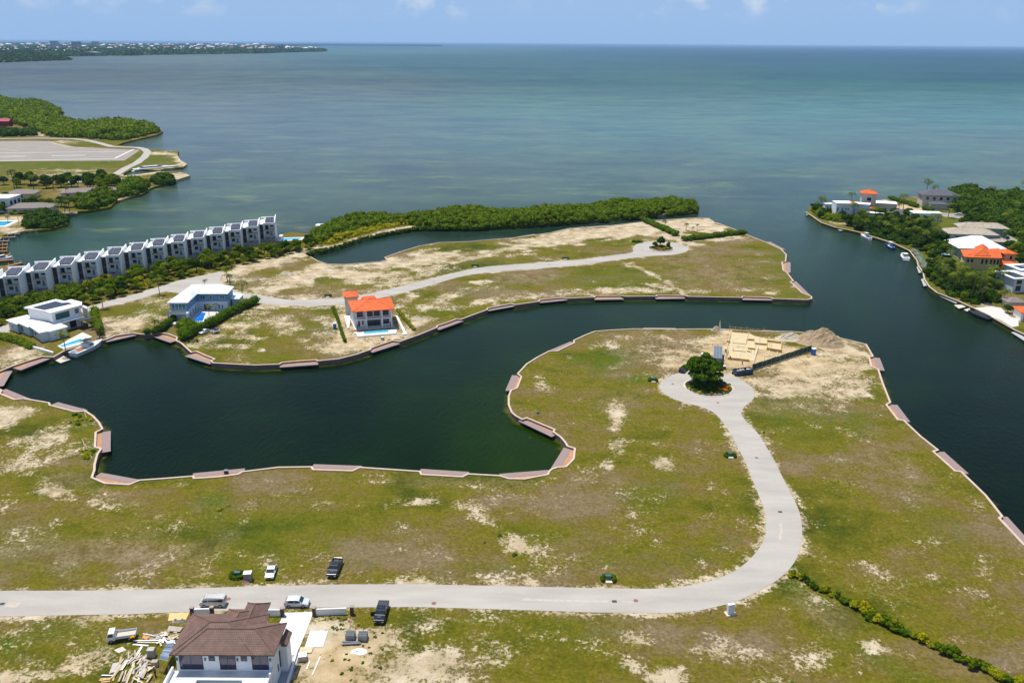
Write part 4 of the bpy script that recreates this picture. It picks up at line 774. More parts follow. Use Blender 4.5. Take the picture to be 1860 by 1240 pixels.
# straggling thicket at lower right
hl = [(1436,1046),(1460,1054),(1478,1066),(1500,1076),(1522,1085),(1545,1098),(1570,1112),(1595,1126),(1625,1143),(1660,1160),(1700,1178),(1740,1197),(1780,1212),(1830,1236),(1870,1255)]
for k, (x, y) in enumerate(hl):
    v = P(x, y)
    if k == 1: place(PA[3], v, .42, 'small palm at the road end of the shrub line', None)
    if k in (2, 4): place(PA[3], v, .33, ('tiny palm third along the shrub line', 'tiny browned palm fifth along the shrub line')[k // 4], None)
for k in range(60):
    t = (k / 60) ** 1.0 * (len(hl) - 1); i = int(t); f = t - i; a = hl[i]; b = hl[min(i + 1, len(hl) - 1)]; x = a[0] + (b[0] - a[0]) * f + rng.uniform(-4, 4); y = a[1] + (b[1] - a[1]) * f + rng.uniform(-4, 4)
    s = rng.uniform(.7, 1.35) * (.75 if k < 20 else 1.1)
    place(rng.choice(SH), P(x, y), s, 'shrub in the straggling green line running to the lower right corner', 'shrubs in the straggling line', zs=rng.uniform(.8, 1.2))
# small hedge rings and weeds
for x, y, s, lb in [(1000,0,0,'')]: pass
# ---- roundabout planting
ROCK = mat('pale_rock', (.46, .40, .33), .9, .25, 1.2, bump=.5); SOIL = mat('dark_soil', (.07, .05, .035), .95, .2); KERB = mat('pale_kerb', (.62, .53, .42), .8, .08)
def planter(cx, cy, rad, label, seed):
    c = P(cx, cy); t = thing('planted_island', label, 'roundabout island', c, 0)
    n = 40; mb = MB(); vs = []; fs = []
    for k in range(n):
        a = 2 * math.pi * k / n
        for r_, z in ((rad + .75, .04), (rad + .75, .16), (rad + .3, .16), (rad + .3, .04)): vs.append((r_ * math.cos(a), r_ * math.sin(a), z))
    for k in range(n):
        j = (k + 1) % n
        for q in range(4): fs.append((k * 4 + q, j * 4 + q, j * 4 + (q + 1) % 4, k * 4 + (q + 1) % 4))
    MB().add(vs, fs).build('kerb', KERB, t)
    r = random.Random(seed)
    n = 26; vs = []; fs = []
    for k in range(n):
        a = 2 * math.pi * k / n; w1 = rad + r.uniform(-.08, .08)
        for r_, z in ((w1 - .35, .02), (w1 - .35, .62 + r.uniform(-.05, .06)), (w1, .6 + r.uniform(-.05, .05)), (w1 + .06, .02)): vs.append((r_ * math.cos(a), r_ * math.sin(a), z))
    for k in range(n):
        j = (k + 1) % n
        for q in range(4): fs.append((k * 4 + q, j * 4 + q, j * 4 + (q + 1) % 4, k * 4 + (q + 1) % 4))
    MB().add(vs, fs).build('stone_ring', ROCK, t)
    vs = [(0, 0, .75)] + [((rad - .36) * math.cos(2 * math.pi * k / 32), (rad - .36) * math.sin(2 * math.pi * k / 32), .5) for k in range(32)]
    MB().add(vs, [(0, 1 + k, 1 + (k + 1) % 32) for k in range(32)]).build('soil_bed', SOIL, t)
    cs = []; rs = []
    for k in range(60):
        a = r.uniform(0, 6.28); d = rad * .92 * math.sqrt(r.random()); q = r.uniform(.5, 1.0); cs.append((d * math.cos(a), d * math.sin(a), .75)); rs.append((q, q, q * .6))
    link('undergrowth', leaf_mesh('undergrowth', leaves(cs, rs, 70, .16, seed, zmin=.4), LMB), t)
    return c, t
c, isl = planter(1286.5, 703, 6.9, 'round planted island of the near roundabout, ringed with pale stones', 1)
def flowers(loc, label, m, n=14, R=1.3, seed=0):
    r = random.Random(seed); cs = [(r.uniform(-R, R), r.uniform(-R * .6, R * .6), .45) for _ in range(n)]; o = link('flowering_shrub', leaf_mesh('flowering_shrub', leaves(cs, [(.4, .4, .35)] * n, 40, .1, seed, zmin=.02, core=.6), m)); o.location = loc; tag(o, label, 'flowering shrub'); return o
flowers(c + Vector((3.4, -4.3, .6)), 'patch of bright orange flowers at the front right of the near island', FLO, 16, 1.3, 1)
flowers(c + Vector((4.8, -2.6, .6)), 'small orange flowers at the right of the near island', FLO, 7, .8, 2)
r = random.Random(5)
for k in range(13):
    a = -2.9 + k * .25; place(rng.choice(SH), c + Vector((6.6 * math.cos(a), 6.6 * math.sin(a), .1)), r.uniform(.5, .85), 'round shrub against the stone ring of the near roundabout island', 'shrubs on the stone ring of the near island')
fr9 = random.Random(99); fcs = []; frs = []
for lay, (zz, rad_, cnt_, k_) in enumerate(((3.2, 5.6, 13, 1.6), (4.4, 6.2, 16, 1.8), (5.8, 5.4, 14, 1.8), (7.0, 4.0, 10, 1.7), (7.8, 2.4, 7, 1.4))):
    for q in range(cnt_):
        a = 2 * math.pi * (q + fr9.uniform(-.35, .35)) / cnt_; dd_ = rad_ * fr9.uniform(.45, 1.12); k = k_ * fr9.uniform(.65, 1.15); fcs.append((dd_ * math.cos(a) - .25 * lay, dd_ * math.sin(a), zz + fr9.uniform(-.7, .7))); frs.append((k, k, k * .55))
fig = make_tree('fig_tree', 'large spreading dark green tree on the near roundabout island', 'tree', 5, 9.6, 60, 300, .23, LMB, 501, blobs=(fcs, frs), dens=.62); HID.pop(); fig.location = c + Vector((-1.0, 1.4, .9)); fig.scale = (.9, .9, .95)
fig2 = make_tree('fig_tree', 'lighter green upright tree growing at the back of the near roundabout island', 'tree', 2.8, 10.6, 20, 200, .19, LM, 502, flat_=.7); HID.pop(); fig2.location = c + Vector((-1.0, 1.8, .5))
c2, isl2 = planter(1201, 452, 6.0, 'round planted island of the far roundabout with red and yellow flowers', 2)
t3 = make_tree('broadleaf_tree', 'upright tree at the centre of the far roundabout island', 'tree', 2.3, 7.2, 16, 130, .24, LMD, 503, flat_=.9); HID.pop(); t3.location = c2 + Vector((-.3, 0, .5))
for x, y, lb in [(-3.2, .6, 'small dark tree on the left of the far roundabout island'), (3.3, -.2, 'small dark tree on the right of the far roundabout island')]: place(SH[0], c2 + Vector((x, y, .5)), 1.5, lb, None, zs=1.8)
flowers(c2 + Vector((-1.7, -2.2, .6)), 'red flowers on the left of the far roundabout island', FLO, 14, 1.4, 3); flowers(c2 + Vector((2.2, -2.6, .6)), 'yellow flowers on the right of the far roundabout island', FLY, 12, 1.4, 4); flowers(c2 + Vector((-.4, -4.2, .5)), 'yellow flowers at the front of the far roundabout island', FLY, 12, 1.6, 5)
# ================================================================ buildings
WHT = mat('white_render', (.82, .82, .81), .75, .05, .8); WHT2 = mat('cool_white_render', (.60, .66, .70), .75, .05, .8); OFFW = mat('cream_render', (.62, .57, .48), .8, .07, .8)
GLS = mat('dark_glass', (.025, .04, .05), .08, .3, .8, spec=.6); TEAL = mat('teal_glass', (.04, .14, .16), .08, .25, .8, spec=.6); FRM = mat('dark_frame', (.05, .05, .055), .5, .1); FRW = mat('white_frame', (.72, .72, .72), .5, .05)
PVM = None
def grid_mat(name, c, line, sx_, sy_, lw=.06, rough=.35, rot=0, spec=.5):
    m = bpy.data.materials.new(name); m.use_nodes = True; nt = m.node_tree; b = nt.nodes['Principled BSDF']; b.inputs['Roughness'].default_value = rough; b.inputs['Specular IOR Level'].default_value = spec
    tc = N(nt, 'ShaderNodeTexCoord'); mp = N(nt, 'ShaderNodeMapping'); mp.inputs['Rotation'].default_value = (0, 0, rot); L(nt, tc.outputs['Object'], mp.inputs[0])
    br = N(nt, 'ShaderNodeTexBrick', _offset=0.0); br.inputs['Scale'].default_value = 1; br.inputs['Brick Width'].default_value = sx_; br.inputs['Row Height'].default_value = sy_; br.inputs['Mortar Size'].default_value = lw / 2
    br.inputs['Color1'].default_value = (*c, 1); br.inputs['Color2'].default_value = (*[x * 1.25 for x in c], 1); br.inputs['Mortar'].default_value = (*line, 1); L(nt, mp.outputs[0], br.inputs['Vector'])
    L(nt, br.outputs[0], b.inputs['Base Color']); return m
SOL = grid_mat('solar_cells', (.030, .034, .055), (.22, .22, .25), 1.1, 40, .09); SOL2 = grid_mat('solar_cells_small', (.018, .022, .035), (.06, .07, .09), 1.0, 1.7, .05)
def tile_mat(name, c, d, pitch_=.33, rot=0):
    m = bpy.data.materials.new(name); m.use_nodes = True; nt = m.node_tree; b = nt.nodes['Principled BSDF']; b.inputs['Roughness'].default_value = .75
    tc = N(nt, 'ShaderNodeTexCoord'); mp = N(nt, 'ShaderNodeMapping'); mp.inputs['Rotation'].default_value = (0, 0, rot); L(nt, tc.outputs['Object'], mp.inputs[0])
    br = N(nt, 'ShaderNodeTexBrick'); br.inputs['Scale'].default_value = 1; br.inputs['Brick Width'].default_value = pitch_ * .9; br.inputs['Row Height'].default_value = pitch_; br.inputs['Mortar Size'].default_value = .035; br.inputs['Mortar Smooth'].default_value = .6
    br.inputs['Color1'].default_value = (*c, 1); br.inputs['Color2'].default_value = (*[x * .78 for x in c], 1); br.inputs['Mortar'].default_value = (*d, 1); L(nt, mp.outputs[0], br.inputs['Vector'])
    nz = N(nt, 'ShaderNodeTexNoise', Scale=.7, Detail=4); L(nt, tc.outputs['Object'], nz.inputs['Vector']); r = N(nt, 'ShaderNodeValToRGB'); r.color_ramp.elements[0].color = (.75, .75, .75, 1); r.color_ramp.elements[0].position = .3; r.color_ramp.elements[1].color = (1.15, 1.15, 1.15, 1); r.color_ramp.elements[1].position = .7; L(nt, nz.outputs[0], r.inputs[0])
    mx = N(nt, 'ShaderNodeMix', _data_type='RGBA', _blend_type='MULTIPLY'); mx.inputs[0].default_value = 1; L(nt, br.outputs[0], mx.inputs[6]); L(nt, r.outputs[0], mx.inputs[7]); L(nt, mx.outputs[2], b.inputs['Base Color']); return m
ORT = tile_mat('orange_roof_tiles', (.80, .135, .014), (.50, .08, .012), .6); BRT = tile_mat('brown_roof_tiles', (.205, .115, .085), (.07, .04, .03), .36)
POOL = mat('pool_water', (.05, .42, .62), .05, .1, 1.2, spec=.5); POOLD = mat('deep_blue_pool', (.01, .16, .55), .05, .1, 1.2, spec=.5)
class House:
    def __init__(s, name, label, cat, loc, group=None, rz=0):
        s.o = Vector(loc); s.t = thing(name, label, cat, loc, rz, group)
    def L(s, p): return (p[0] - s.o.x, p[1] - s.o.y)
    def prism(s, name, pts, z0, z1, m, parent=None, z1s=None):
        return MB().prism([s.L(p) for p in pts], z0 - s.o.z, z1 - s.o.z, [z - s.o.z for z in z1s] if z1s else None).build(name, m, parent or s.t)
    def inset(s, pts, d):
        # move every edge inwards by d
        n = len(pts); a = sum(pts[i][0] * pts[(i + 1) % n][1] - pts[(i + 1) % n][0] * pts[i][1] for i in range(n)); sg = 1 if a > 0 else -1; out = []
        for i in range(n):
            p = Vector(pts[i]); u = (p - Vector(pts[i - 1])).normalized(); v = (Vector(pts[(i + 1) % n]) - p).normalized()
            n1 = Vector((-u.y, u.x)) * sg; n2 = Vector((-v.y, v.x)) * sg; k = (n1 + n2); dn = 1 + n1.dot(n2)
            out.append(tuple(p + k * d / max(.3, dn)))
        return out
    def win(s, A, B, u0, u1, z0, z1, m=None, fr=None, name='window', mull=0, th=.06, fw_=.09):
        """opening on the wall from A to B (outside is on the right going A to B); u in metres along it, z above the base"""
        A = Vector(A); B = Vector(B); d = (B - A).normalized(); n = Vector((d.y, -d.x)); ang = math.atan2(d.y, d.x)
        p = A + d * u0; f = MB(); W_ = u1 - u0
        def bx(mb, a, b, y0, y1, c, e):
            mb.box(a, b, y0, y1, c, e)
        bx(f, 0, W_, -th, .05, z0, z0 + fw_); bx(f, 0, W_, -th, .05, z1 - fw_, z1); bx(f, 0, fw_, -th + .001, .049, z0 + fw_, z1 - fw_); bx(f, W_ - fw_, W_, -th + .001, .049, z0 + fw_, z1 - fw_)
        for k in range(mull): x = W_ * (k + 1) / (mull + 1); bx(f, x - .04, x + .04, -th + .01, .04, z0 + fw_, z1 - fw_)
        fo = f.build(name, fr or FRM, s.t); fo.location = (p.x - s.o.x, p.y - s.o.y, 0); fo.rotation_euler = (0, 0, ang)
        g = MB().box(fw_ * .5, W_ - fw_ * .5, -th * .5, -.004, z0 + .04, z1 - .04).build('pane', m or GLS, fo); return fo
    def box_on(s, name, A, B, u0, u1, y0, y1, z0, z1, m, parent=None):
        A = Vector(A); B = Vector(B); d = (B - A).normalized(); ang = math.atan2(d.y, d.x); p = A + d * u0
        o = MB().box(0, u1 - u0, y0, y1, z0, z1).build(name, m, parent or s.t); o.location = (p.x - s.o.x, p.y - s.o.y, 0); o.rotation_euler = (0, 0, ang); return o
    def hip(s, name, q, z, h, m, over=0, th=.2, parent=None, sub='', ridge=None):
        """hipped roof over the quad q (front-left, front-right, back-right, back-left)"""
        q = s.inset(q, -over) if over else q; a, b, c, d = (Vector(s.L(p)) for p in q); z -= s.o.z; mb = MB()
        mb.prism([tuple(a), tuple(b), tuple(c), tuple(d)], z, z + th)
        W_ = ((b - a).length + (c - d).length) / 2; D_ = ((d - a).length + (c - b).length) / 2; zt = z + th + .004
        if W_ >= D_:
            l, r_ = (a + d) / 2, (b + c) / 2; k = min(.5, D_ / 2 / W_) if ridge is None else ridge; e, f = l.lerp(r_, k), r_.lerp(l, k)
            fs = [(0, 1, 5, 4), (1, 2, 5), (2, 3, 4, 5), (3, 0, 4)]
        else:
            l, r_ = (a + b) / 2, (c + d) / 2; k = min(.5, W_ / 2 / D_); e, f = l.lerp(r_, k), r_.lerp(l, k)
            fs = [(0, 1, 4), (1, 2, 5, 4), (2, 3, 5), (3, 0, 4, 5)]
        mb.add([(*a, zt), (*b, zt), (*c, zt), (*d, zt), (*e, zt + h), (*f, zt + h)], fs)
        E3, F3 = Vector((*e, zt + h)), Vector((*f, zt + h)); ends = ((a, E3), (d, E3), (b, F3), (c, F3)) if W_ >= D_ else ((a, E3), (b, E3), (c, F3), (d, F3))
        if m in (BRT, ORT, TANR if 'TANR' in globals() else BRT):
            for p, q_ in ends: mb.tube(Vector((*p, zt)), q_, .11, n=6)
            if (E3 - F3).length > .2: mb.tube(E3, F3, .12, n=6)
        return mb.build(name, m, parent or s.t)
def rail(parent, x0, x1, y, z, m, h=1.0, name='railing'):
    mb = MB(); mb.box(x0, x1, y - .03, y + .03, z + h - .06, z + h); mb.box(x0, x1, y - .02, y + .02, z + .08, z + .12); n = max(2, int((x1 - x0) / .35))
    for k in range(n + 1): x = x0 + (x1 - x0) * k / n; mb.box(max(x0, x - .015), min(x1, x + .015), y - .015, y + .015, z + .1, z + h - .05)
    return mb.build(name, m, parent)
# ---- terraced houses in echelon
LOUV = grid_mat('grey_louvres', (.10, .10, .105), (.035, .035, .04), 40, .22, .10, .7); BLUED = mat('blue_door', (.16, .25, .36), .5, .1); SLAB = mat('sandstone_slab', (.55, .47, .36), .8, .1); GREYB = mat('grey_base', (.27, .28, .30), .8, .1); STEEL = mat('dark_steel', (.05, .055, .06), .5, .1); CONDO = mat('condo_render', (.78, .79, .79), .8, .05, .6); FINM = mat('fin_render', (.88, .88, .88), .75, .05, .6)
def terrace_unit():
    t = thing('terraced_house', 'white three storey terraced house with sloping solar roof', 'house', (0, 0, LZ), R_(12), 'white terraced houses in a staggered row')
    MB().box(-5.98, -.36, 1.3, 12.6, 0, 10.1).build('wall', CONDO, t)
    MB().box(-5.98, -5.55, .02, 1.298, 0, 10.1).build('side_wall', CONDO, t)
    MB().box(-5.54, -.36, .03, 1.297, 9.2, 10.1).build('fascia', CONDO, t)
    MB().box(-7.92, -6.0, -.3, 12.4, .2, 9.7).build('stair_tower', CONDO, t)
    MB().box(-7.8, -6.1, -.4, -.31, .6, 5.0).build('louvre_screen', LOUV, t); MB().box(-7.8, -6.1, -.4, -.31, 5.1, 9.4).build('louvre_screen', LOUV, t)
    MB().xprism([(-.4, 0), (14.5, 0), (14.5, 12.0), (-.4, 10.6)], -.35, 0).build('party_wall', FINM, t)
    MB().box(-7.95, -6.0, -.4, 12.5, 9.703, 9.9).build('roof', WHT, t)
    MB().box(-5.99, -.355, -.1, 12.7, 10.103, 10.3).build('roof', WHT, t)
    MB().xprism([(.6, 10.55), (6.8, 12.0), (6.8, 12.12), (.6, 10.67)], -4.6, -.5).build('solar_panel', SOL, t)
    MB().xprism([(1.2, 10.3), (6.7, 10.3), (6.7, 11.9), (1.2, 10.66)], -4.5, -.6).build('panel_stand', GREYB, t)
    MB().box(-4.85, -4.7, .3, 7.2, 10.3, 12.1).build('parapet', FINM, t); MB().box(-7.9, -.4, 12.3, 12.6, 10.305, 11.3).build('parapet', FINM, t)
    for z in (3.1, 6.4):
        b = MB().box(-5.54, -.37, -.25, 1.295, z, z + .25).build('balcony', SLAB if z > 4 else CONDO, t); rail(b, -5.5, -.4, -.2, z + .25, STEEL)
    def w(x0, x1, z0, z1, m=GLS, name='window'):
        f = MB().box(x0, x1, 1.26, 1.299, z0, z1).build(name, FRM, t); MB().box(x0 + .07, x1 - .07, 1.245, 1.259, z0 + .07, z1 - .07).build('pane', m, f)
    w(-5.1, -3.5, 6.7, 9.0); w(-2.6, -1.0, 8.0, 8.8); w(-4.9, -3.3, 4.2, 5.6); w(-4.9, -3.4, 1.2, 2.0)
    d = MB().box(-2.7, -1.7, 1.255, 1.298, 3.4, 5.6).build('door', BLUED, t); MB().box(-2.6, -2.5, 1.2, 1.254, 4.4, 4.6).build('handle', STEEL, d)
    MB().box(-7.9, -.36, -2.0, -1.0, 0, 2.2).build('garden_wall', GREYB, t)
    return t
step_ = (rowB - rowA) / 11
tu = terrace_unit()
lab = 'white terraced house with sloping solar roof, '
ordn = ['cut by the left edge, lowest of the row', 'second from the left edge', 'third from the left edge', 'behind the solar roofed white villa', 'fifth from the left edge', 'sixth from the left edge', 'seventh from the left edge', 'middle of the row', 'sixth from the pool end', 'fifth from the pool end', 'fourth from the pool end', 'third from the pool end', 'second from the pool end, next to the last', 'last of the row beside the long pool']
for k in range(-2, 12):
    o = tu if k == -2 else copy_tree(tu)
    p = rowA + step_ * k; o.location = (p.x, p.y, LZ); o['label'] = lab + ordn[k + 2]
# ---- flat roofed white house at the left
H1 = House('villa', 'flat roofed white house with solar panels and a turquoise pool by the canal', 'house', P(90, 600))
lo = [P2(*p, 5.3) for p in [(10,581),(30,588.7),(34,587),(50,594),(54,593),(71,604.5),(85,601.5),(89,602),(123.5,592.5),(104,584.5),(95,587),(86,586),(49,571.5)]]
H1.prism('roof', lo, 4.9, 5.3, WHT); li = H1.inset(lo, .55); H1.prism('wall', li, LZ, 4.897, WHT2)
up_ = [P2(*p, 9.5) for p in [(43,558),(81,564.5),(91,568.5),(148.8,553.5),(148.5,548),(128,543.5),(118,546.5),(101,543)]]
H1.prism('roof', up_, 8.9, 9.5, WHT); ui = H1.inset(up_, .8); H1.prism('upper_wall', ui, LZ, 8.897, WHT)
sp = [P2(*p, 9.55) for p in [(58,558.5),(81,563),(131,551.5),(124,549.2),(112,550),(101,547)]]
H1.prism('solar_panel', sp, 9.53, 9.62, SOL2)
A, B = ui[2], ui[3]; ln = (Vector(B) - Vector(A)).length
H1.win(A, B, 1.2, ln * .60, 4.6, 6.9, TEAL, mull=5); H1.win(A, B, ln * .8, ln * .93, 5.1, 6.9, TEAL)
H1.box_on('balcony', A, B, .5, ln - .2, -2.2, -.02, 3.6, 3.85, WHT); H1.win(A, B, ln * .55, ln * .78, .2, 2.9, GLS, mull=1)
H1.box_on('pergola_roof', A, B, ln * .68, ln + 1.8, -4.8, -2.3, 3.2, 3.4, FRM); H1.box_on('pergola_post', A, B, ln + .9, ln + 1.1, -4.6, -4.4, 0, 3.2, FRM); H1.box_on('pergola_post', A, B, ln * .72, ln * .72 + .2, -4.6, -4.4, 0, 3.2, FRM)
H1.prism('side_wing', [P2(*p, 7.5) for p in [(149,556.5),(158,560.5),(158.5,557),(151,554)]], LZ, 7.5, WHT)
A, B = li[0], li[1]; H1.win(A, B, 2, 3, 1.2, 2.2, OFFW)
for i_, (u0, u1) in ((2, (1.0, 2.2)), (4, (.8, 1.7))): A, B = li[i_], li[i_ + 1]; H1.win(A, B, u0, u1, .8, 2.6, TEAL)
A, B = li[4], li[5]; H1.win(A, B, 3.4, 4.8, 1.4, 2.3, GLS)
A, B = li[7], li[8]; l2 = (Vector(B) - Vector(A)).length; H1.win(A, B, l2 * .55, l2 * .78, .3, 2.9, TEAL)
PATIO = mat('pale_paving', (.60, .56, .50), .8, .08, 1)
H1.prism('patio', [P2(*p, 1.65) for p in [(123,617),(150,603),(168,611),(153,617.5),(158,622),(115,634),(106,628)]], LZ - .2, 1.62, PATIO)
def pool(name, label, pts, m, rim=.5, z=1.75):
    h = House('swimming_pool', label, 'swimming pool', (*P2(*pts[0], z), LZ)); w_ = [P2(*p, z) for p in pts]
    h.prism('pool_rim', h.inset(w_, -rim), LZ - .2, z - .03, WHT); h.prism('pool_water', w_, z - .028, z, m); return h
pool('p', 'turquoise lap pool beside the white cabin cruiser', [(108,627.5),(112.5,630),(153,618.5),(146,614.5)], POOL)
H1.prism('terrace_wall', [P2(*p, 2.4) for p in [(55,628),(96,640),(97,638.5),(57,626.8)]], LZ, 2.4, WHT)
# ---- pale blue L-shaped house
BLU = mat('blue_cladding', (.12, .27, .42), .75, .08, 2); BLP = mat('pale_blue_render', (.55, .62, .72), .8, .05); MET = grid_mat('white_metal_roof', (.82, .84, .86), (.60, .63, .67), .5, 60, .05, .35)
H2 = House('villa', 'pale blue L-shaped house with a white metal roof and a bright blue pool', 'house', P(350, 570))
e = [P2(*p, 8.6) for p in [(303,549.5),(341,549.5),(358.5,533),(414,533),(425.5,520),(396,516),(349,516.5)]]
E_ = [Vector(p) for p in e]; rf = H2.inset(e, 0)
def hv(p, z): q = H2.L(p); return (q[0], q[1], z - LZ)
zE = 8.6
r1 = P2(330, 532, 10.6); r2 = P2(352, 518.5, 10.9); r3 = P2(404, 518.5, 10.9)
mb = MB(); mb.prism([H2.L(p) for p in e], zE - .25 - LZ, zE - LZ)
V_ = [hv(e[0], zE + .004), hv(e[1], zE + .004), hv(e[2], zE + .004), hv(e[3], zE + .004), hv(e[4], zE + .004), hv(e[5], zE + .004), hv(e[6], zE + .004), hv(r1, 10.4), hv(r2, 10.7), hv(r3, 10.4)]
mb.add(V_, [(0, 1, 7), (1, 2, 8, 7), (2, 3, 9, 8), (3, 4, 9), (4, 5, 9), (5, 6, 8, 9), (6, 0, 7, 8)]); mb.build('roof', MET, H2.t)
wi = H2.inset(e, .7); H2.prism('upper_wall', wi, 5.2, zE - .253, BLU); H2.prism('lower_wall', H2.inset(e, .72), LZ, 5.197, BLP)
A, B = wi[2], wi[3]; ln = (Vector(B) - Vector(A)).length
for u, w_ in ((.12, 1.9), (.42, 1.0), (.76, 1.9)): H2.win(A, B, ln * u, ln * u + w_, 4.5, 6.2, TEAL if u > .7 else GLS, FRW, mull=1 if w_ > 1.5 else 0)
DB = mat('deep_blue_shutter', (.02, .04, .35), .5, .1)
H2.win(A, B, ln * .20, ln * .42, .2, 2.6, GLS, FRW, mull=1); H2.win(A, B, ln * .68, ln * .74, .8, 2.4, DB, FRW); H2.win(A, B, ln * .78, ln * .84, .8, 2.4, DB, FRW)
A, B = wi[0], wi[1]; ln = (Vector(B) - Vector(A)).length
H2.win(A, B, .5, ln - .5, 3.9, 6.3, TEAL, FRW, mull=3)
A, B = wi[1], wi[2]; ln = (Vector(B) - Vector(A)).length
for u in (.25, .5, .75): H2.win(A, B, ln * u - .5, ln * u + .5, 4.6, 6.1, GLS, FRW); H2.win(A, B, ln * u - .5, ln * u + .5, .6, 2.6, GLS, FRW)
A, B = wi[0], wi[1]
bal = H2.box_on('balcony', A, B, -.3, 7.4, -3.3, -.02, 3.3, 3.6, FRW)
gr = MB(); gr.box(-.3, 7.4, -3.3, -3.26, 3.6, 4.5).build('glass_balustrade', mat('clear_balustrade', (.55, .60, .62), .1, .05), bal)
for u in (-.2, 6.9): H2.box_on('pillar', A, B, u, u + .5, -3.2, -2.7, .1, 3.3, BLP)
H2.box_on('terrace_steps', A, B, -.8, 7.0, -6.4, -3.4, 0, .5, FRW)
an = [P2(*p, 4.8) for p in [(421,543),(433,543),(440,535),(424,533)]]
H2.prism('annex_roof', H2.inset(an, -.4), 4.8, 5.0, MET); H2.prism('annex_wall', an, LZ, 4.797, BLP)
H2.prism('patio', [P2(*p, 1.6) for p in [(338,588),(352,566),(360,563),(420,560),(422,566),(372,582),(350,600),(338,600)]], LZ - .2, 1.6, PATIO)
pool('p', 'bright blue angular pool of the pale blue house', [(350,583),(368,583),(374,568),(364,566.5)], POOLD, .6)
# ---- orange roofed house
H3 = House('villa', 'white two storey house with a vivid orange tiled roof and front pool', 'house', P(680, 598))
z = 8.7; q = [P2(640.5, 567.5, z), P2(717, 561.8, z), P2(710, 540.8, z), P2(630.8, 546.8, z)]
H3.hip('roof', q, z, 2.1, ORT, 0, .2)
wq = H3.inset(q, .9); fl, fr_, br_, bl = (Vector(p) for p in wq)
dpt = (bl - fl).normalized(); f2, f3 = fl + dpt * 2.4, fr_ + dpt * 2.4
H3.prism('wall', [tuple(f2), tuple(f3), tuple(br_), tuple(bl)], LZ + .4, z - .003, WHT)
H3.prism('podium', H3.inset([tuple(fl), tuple(fr_), tuple(br_), tuple(bl)], -.4), LZ - .1, LZ + .397, PATIO)
ln = (fr_ - fl).length
for u in (.25, ln * .29, ln * .71, ln - .55): H3.box_on('column', fl, fr_, u, u + .35, .05, .4, .4, z - LZ - .003, WHT)
bal = H3.box_on('balcony', fl, fr_, 0, ln, 0, 2.38, 3.65, 3.95, WHT)
rl = rail(bal, .6, ln - .6, .2, 3.95, FRW, .95)
for a_, b__, z0, z1, mu in ((.05, .23, 4.15, 6.3, 1), (.33, .50, 4.15, 6.3, 1), (.53, .69, 4.15, 6.3, 1), (.77, .93, 4.15, 6.3, 1), (.09, .14, .5, 2.7, 0), (.20, .24, 1.2, 2.7, 0), (.32, .70, .5, 3.0, 3), (.77, .93, .9, 2.8, 1)): H3.win(f2, f3, ln * a_, ln * b__, z0, z1, GLS, FRM, mull=mu)
for u in (.4, ln - 1.1): H3.box_on('shutter', fl, fr_, u, u + .3, -.25, -.15, .5, 2.4, mat('navy_shutter', (.02, .05, .12), .5))
A, B = tuple(fl), tuple(bl); 
H3.win(bl, fl, 2, 3.1, .9, 2.4, GLS); H3.win(fr_, br_, 2.5, 3.6, .9, 2.4, GLS); H3.win(fr_, br_, 6.5, 7.8, 4.4, 6, GLS)
g = [P2(624, 541.5, 8.7), P2(652.6, 539.6, 8.7), P2(649, 529.3, 8.7), P2(622, 530.9, 8.7)]
H3.hip('garage_roof', g, 8.7, .9, ORT, 0, .2); H3.prism('garage_wall', H3.inset(g, .6), LZ, 8.697, OFFW)
g2 = [P2(656, 545, 8.9), P2(683, 543, 8.9), P2(681, 539, 8.9), P2(656.5, 541.3, 8.9)]; H3.hip('rear_roof', g2, 8.9, .6, ORT, 0, .3); H3.prism('rear_wall', H3.inset(g2, .3), LZ, 8.897, WHT)
H3.prism('side_wing', [P2(*p, 3.2) for p in [(625,568),(636,568),(634,590),(631,590)]], LZ, 2.1, WHT)
H3.prism('pool_terrace', [P2(*p, 2.0) for p in [(647,604),(720,598.5),(720,605),(649,611)]], LZ - .1, 2.05, WHT)
pw = [P2(*p, 2.1) for p in [(659.5,602.2),(705,598.8),(706.3,602.6),(661.5,606)]]
h = House('swimming_pool', 'long bright blue pool in front of the orange roofed house', 'swimming pool', (*pw[0], LZ)); h.prism('pool_water', pw, 2.06, 2.1, POOL); h.prism('pool_rim', h.inset(pw, -.15), 1.6, 2.055, WHT)
H3.box_on('front_steps', fl, fr_, -1.2, .6, -4.8, -3.2, 0, .35, PATIO)
H3.prism('garden_wall', [P2(*p, 2.0) for p in [(716,572),(722,573),(739.5,606),(731,607.3),(731,605.5),(734,604.8),(720,575)]], LZ, 2.0, WHT)
# ---- brown roofed house at the bottom
H4 = House('villa', 'white house under construction with a brown tiled hipped roof at the bottom edge', 'house', (-46, 114, LZ))
z = 8.9
for nm, (x0, x1, y0, y1), h_ in (('roof', (-54.5, -41.2, 110.2, 120.5), 2.35), ('roof', (-53.5, -37.7, 110.21, 118.2), 1.95), ('roof', (-45.9, -41.9, 112, 123.6), 1.2), ('roof', (-48.6, -43.2, 112, 121.8), 1.35)):
    th = {2.35: .22, 1.95: .215, 1.2: .205, 1.35: .21}[h_]
    H4.hip(nm, [(x0, y0), (x1, y0), (x1, y1), (x0, y1)], z, h_, BRT, 0, th)
w4 = [(-53.9, 111.0), (-38.4, 111.0), (-38.4, 117.5), (-42.5, 117.6), (-42.5, 122.9), (-45.4, 122.9), (-45.4, 121.1), (-48.0, 121.1), (-48.0, 119.8), (-53.9, 119.8)]
H4.prism('wall', w4, LZ, z - .003, WHT)
PURP = mat('mirror_glass', (.10, .07, .10), .06, .5, .35, spec=.7, col2=(.02, .03, .10))
